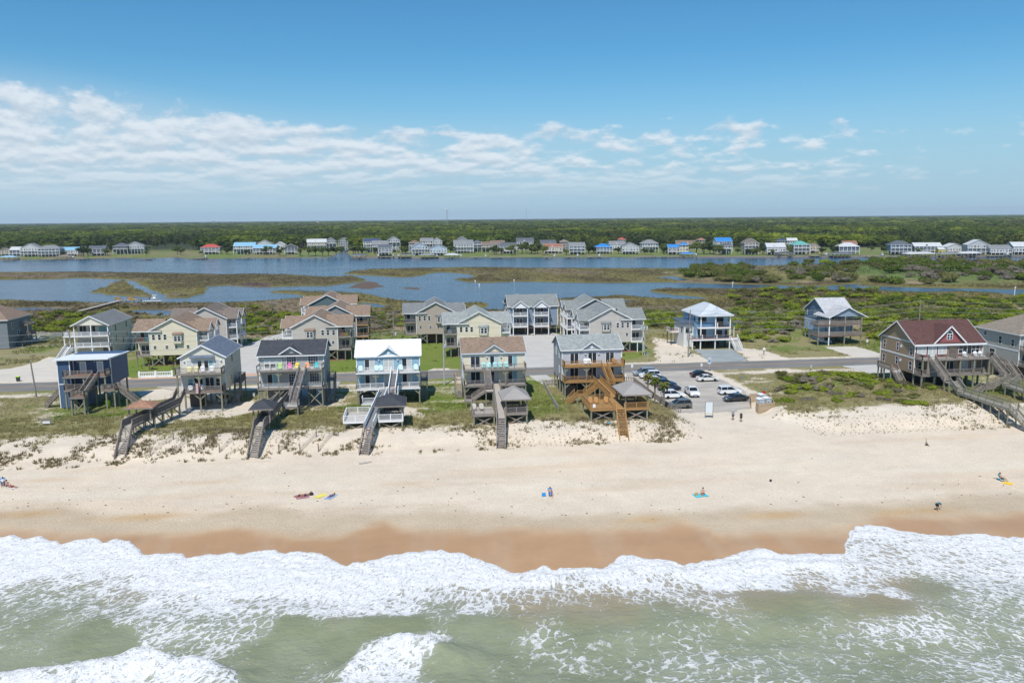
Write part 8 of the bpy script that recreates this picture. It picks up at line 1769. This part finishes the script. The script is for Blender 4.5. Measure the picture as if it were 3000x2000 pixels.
def bin_(label, s, t, z, c1, c2, rz=0):
    o = thing('wheeled_bin', label, 'bin', (s, t, z), rz); MB().prism([(-.28, 0), (.28, 0), (.36, 1.0), (-.36, 1.0)], 'y', -.3, .3).build('tub', c1, o); MB().prism([(-.38, 1.0), (.38, 1.0), (.36, 1.08), (-.36, 1.12)], 'y', -.36, .36).build('lid', c2, o)
    for x in (-.25, .25): q = MB().lathe([(.02, -.04), (.1, -.04), (.1, .04), (.02, .04)], 10).build('wheel', TYRE, o, (x, .3, .1)); q.rotation_euler = (0, math.pi/2, 0)
LIME = mat('lime_plastic', (.42, .75, .02), .5, .04)
bin_('dark wheeled bin with lime lid by the gravel drive', -90.3, 188.4, 2.55, mat('dark_plastic', (.04, .04, .045), .5, .05), LIME); bin_('lime green bin under the navy beach house', -59.8, 157.4, 3.0, LIME, LIME); bin_('dark wheeled bin under the white porched house', -82.6, 221, 2.5, MATS['dark_plastic'], MATS['dark_plastic'])
# white ornamental wall by the cream villa
o = thing('ornamental_wall', 'low white ornamental balustrade on the lawn by the cream villa', 'wall', (-60.9, 189.2, 2.5))
for x in (-3.6, 0, 3.6): MB().box(x-.22, -.2, 0, x+.22, .2, 1.35).build('pillar', WHITE, o)
MB().box(-3.4, -.12, .95, 3.4, .12, 1.15).box(-3.4, -.12, 0, 3.4, .12, .3).build('coping', WHITE, o)
for i in range(18):
    if i != 9: MB().lathe([(.06, 0), (.11, .2), (.05, .45), (.06, .65)], 6, (-3.4+i*.378, 0, .3)).build('baluster', WHITE, o)
# pool with fence and loungers
POOLW = mat('pool_water', (.08, .42, .55), .08, .05, spec=.5); o = thing('swimming_pool', 'small blue swimming pool beside the grey house', 'pool', (-119.5, 252, 2.5)); MB().box(-3.6, -7.5, -.02, 3.8, 8.5, .05).build('pool_deck', CONC, o); MB().box(-2.4, -5.8, .05, 1.8, 5, .062).build('water', POOLW, o)
fe = thing('pool_fence', 'pale picket fence around the swimming pool', 'fence', (-114, 254, 2.5)); FP = mat('pale_fence', (.52, .53, .50), .6, .06)
for p_, q_ in (((-115.4, 244.2), (-111.9, 263.6)), ((-111.9, 263.6), (-126.5, 266.5))): picket_run(fe, p_, q_, 1.25, FP, .34, .1, .02, 2.45)
for dy in (-2, .2, 3.4, 5.4):
    q = thing('pool_lounger', 'white lounger on the swimming pool deck', 'lounger', (-117.2, 254+dy, 2.55), -.3, 'pool loungers'); MB().prism([(-.9, .25), (.3, .3), (.85, .95), (.8, .98), (.27, .38), (-.9, .33)], 'y', -.32, .32).build('sling', WHITE, q)
    for x in (-.8, .3): MB().box(x, -.3, 0, x+.06, .3, .28).build('leg', WHITE, q)
# flag, small beach bits
o = thing('flag', 'red striped flag hanging from the cream gabled house deck', 'flag', (-40.9, 149.6, 7.6)); MB().beam((0, 0, 0), (-.5, -.5, 1.3), .04, .04).build('flag_pole', WHITE, o)
for i in range(6): MB().prism([(-.28+i*.07, -.9), (-.21+i*.07, -.95), (-.21+i*.07, .95), (-.28+i*.07, .9)], 'y', -.42, -.39).build('stripe', mat('flag_red', (.45, .03, .05), .8, .05) if i % 2 else WHITE, o)
s, t = at(2714, 1305, 1.7); b = MB()
for i in range(5): b.beam((random.uniform(-.4, .4), random.uniform(-.3, .3), 0), (random.uniform(-.1, .1), 0, random.uniform(.3, .7) if i else 1.25), .12, .12, .03, .03)
o = thing('driftwood_snag', 'small driftwood stump sticking out of the dry sand', 'driftwood', (s, t, gz(s, t))); b.build('branches', BARK, o)
s, t = at(1070, 1355, 1.9); tag(MB().tube([(-.9, -.2, .12), (0, 0, .14), (.9, .3, .12)], [.16, .18, .13], 8).build('driftwood_log', PALEWOOD, None, (s, t, gz(s, t))), 'short driftwood log below the white railed walkway stairs', 'driftwood')
s, t = at(2258, 1404, 1.5); tag(MB().add(*ellipsoid((0, 0, .2), (.18, .18, .17), 10, 7)).build('dark_ball', mat('dark_ball_rubber', (.03, .035, .04), .6, .05), None, (s, t, gz(s, t)), smooth=True), 'dark round buoy lying on the dry sand', 'buoy')
s, t = at(1783, 1250, 3.0); tag(MB().add(*ellipsoid((0, 0, .2), (.25, .25, .22), 10, 7)).build('beach_ball', mat('cyan_ball', (.04, .42, .62), .4, .05), None, (s, t, gz(s, t)), smooth=True), 'small cyan ball on the dune below the timber walkway', 'ball')
o = thing('notice_sign', 'grey wooden notice sign on the dune before the navy house', 'sign', (*at(136, 1240, 3.6), gz(*at(136, 1240, 3.6)))); MB().box(-.8, -.04, .4, .8, .04, 1.2).build('panel', GREYWOOD, o); MB().box(-.6, -.06, .35, .6, -.04, .75).build('white_notice', WHITE, o)
for x in (-.6, .6): post(o, x, .06, -.3, 1.2, .1)
# weed, shells and flotsam scattered on the sand
n = 190; s_ = rng.uniform(-85, 105, n); t_ = tdamp(s_)+rng.gamma(1.6, 3.2, n)-2; k = (t_ < 121) & (t_ > tw(s_)+3); s_, t_ = s_[k], t_[k]; z_ = ground(s_, t_); b = MB()
for x, y, z in zip(s_, t_, z_):
    r = random.uniform(.03, .13); v, f = ellipsoid((x, y, z+.02), (r*random.uniform(.8, 2), r, .05), 5, 4); b.add(v, f)
b.build('beach_wrack', mat('dark_weed', (.13, .095, .06), .9, .3))['kind'] = 'stuff'

# ================================================================== HAZE
hm = bpy.data.materials.new('haze'); hm.use_nodes = True; g = NT(hm.node_tree); g.n.remove(g.n['Principled BSDF'])
pv = g.node('ShaderNodeVolumePrincipled', {'Color': (.72, .86, 1., 1), 'Density': .00005, 'Anisotropy': .0})
g.l.new(pv.outputs[0], g.n['Material Output'].inputs['Volume'])
MB().box(-12500, -400, -4, 17500, 14200, 125).build('haze', hm)['kind'] = 'stuff'
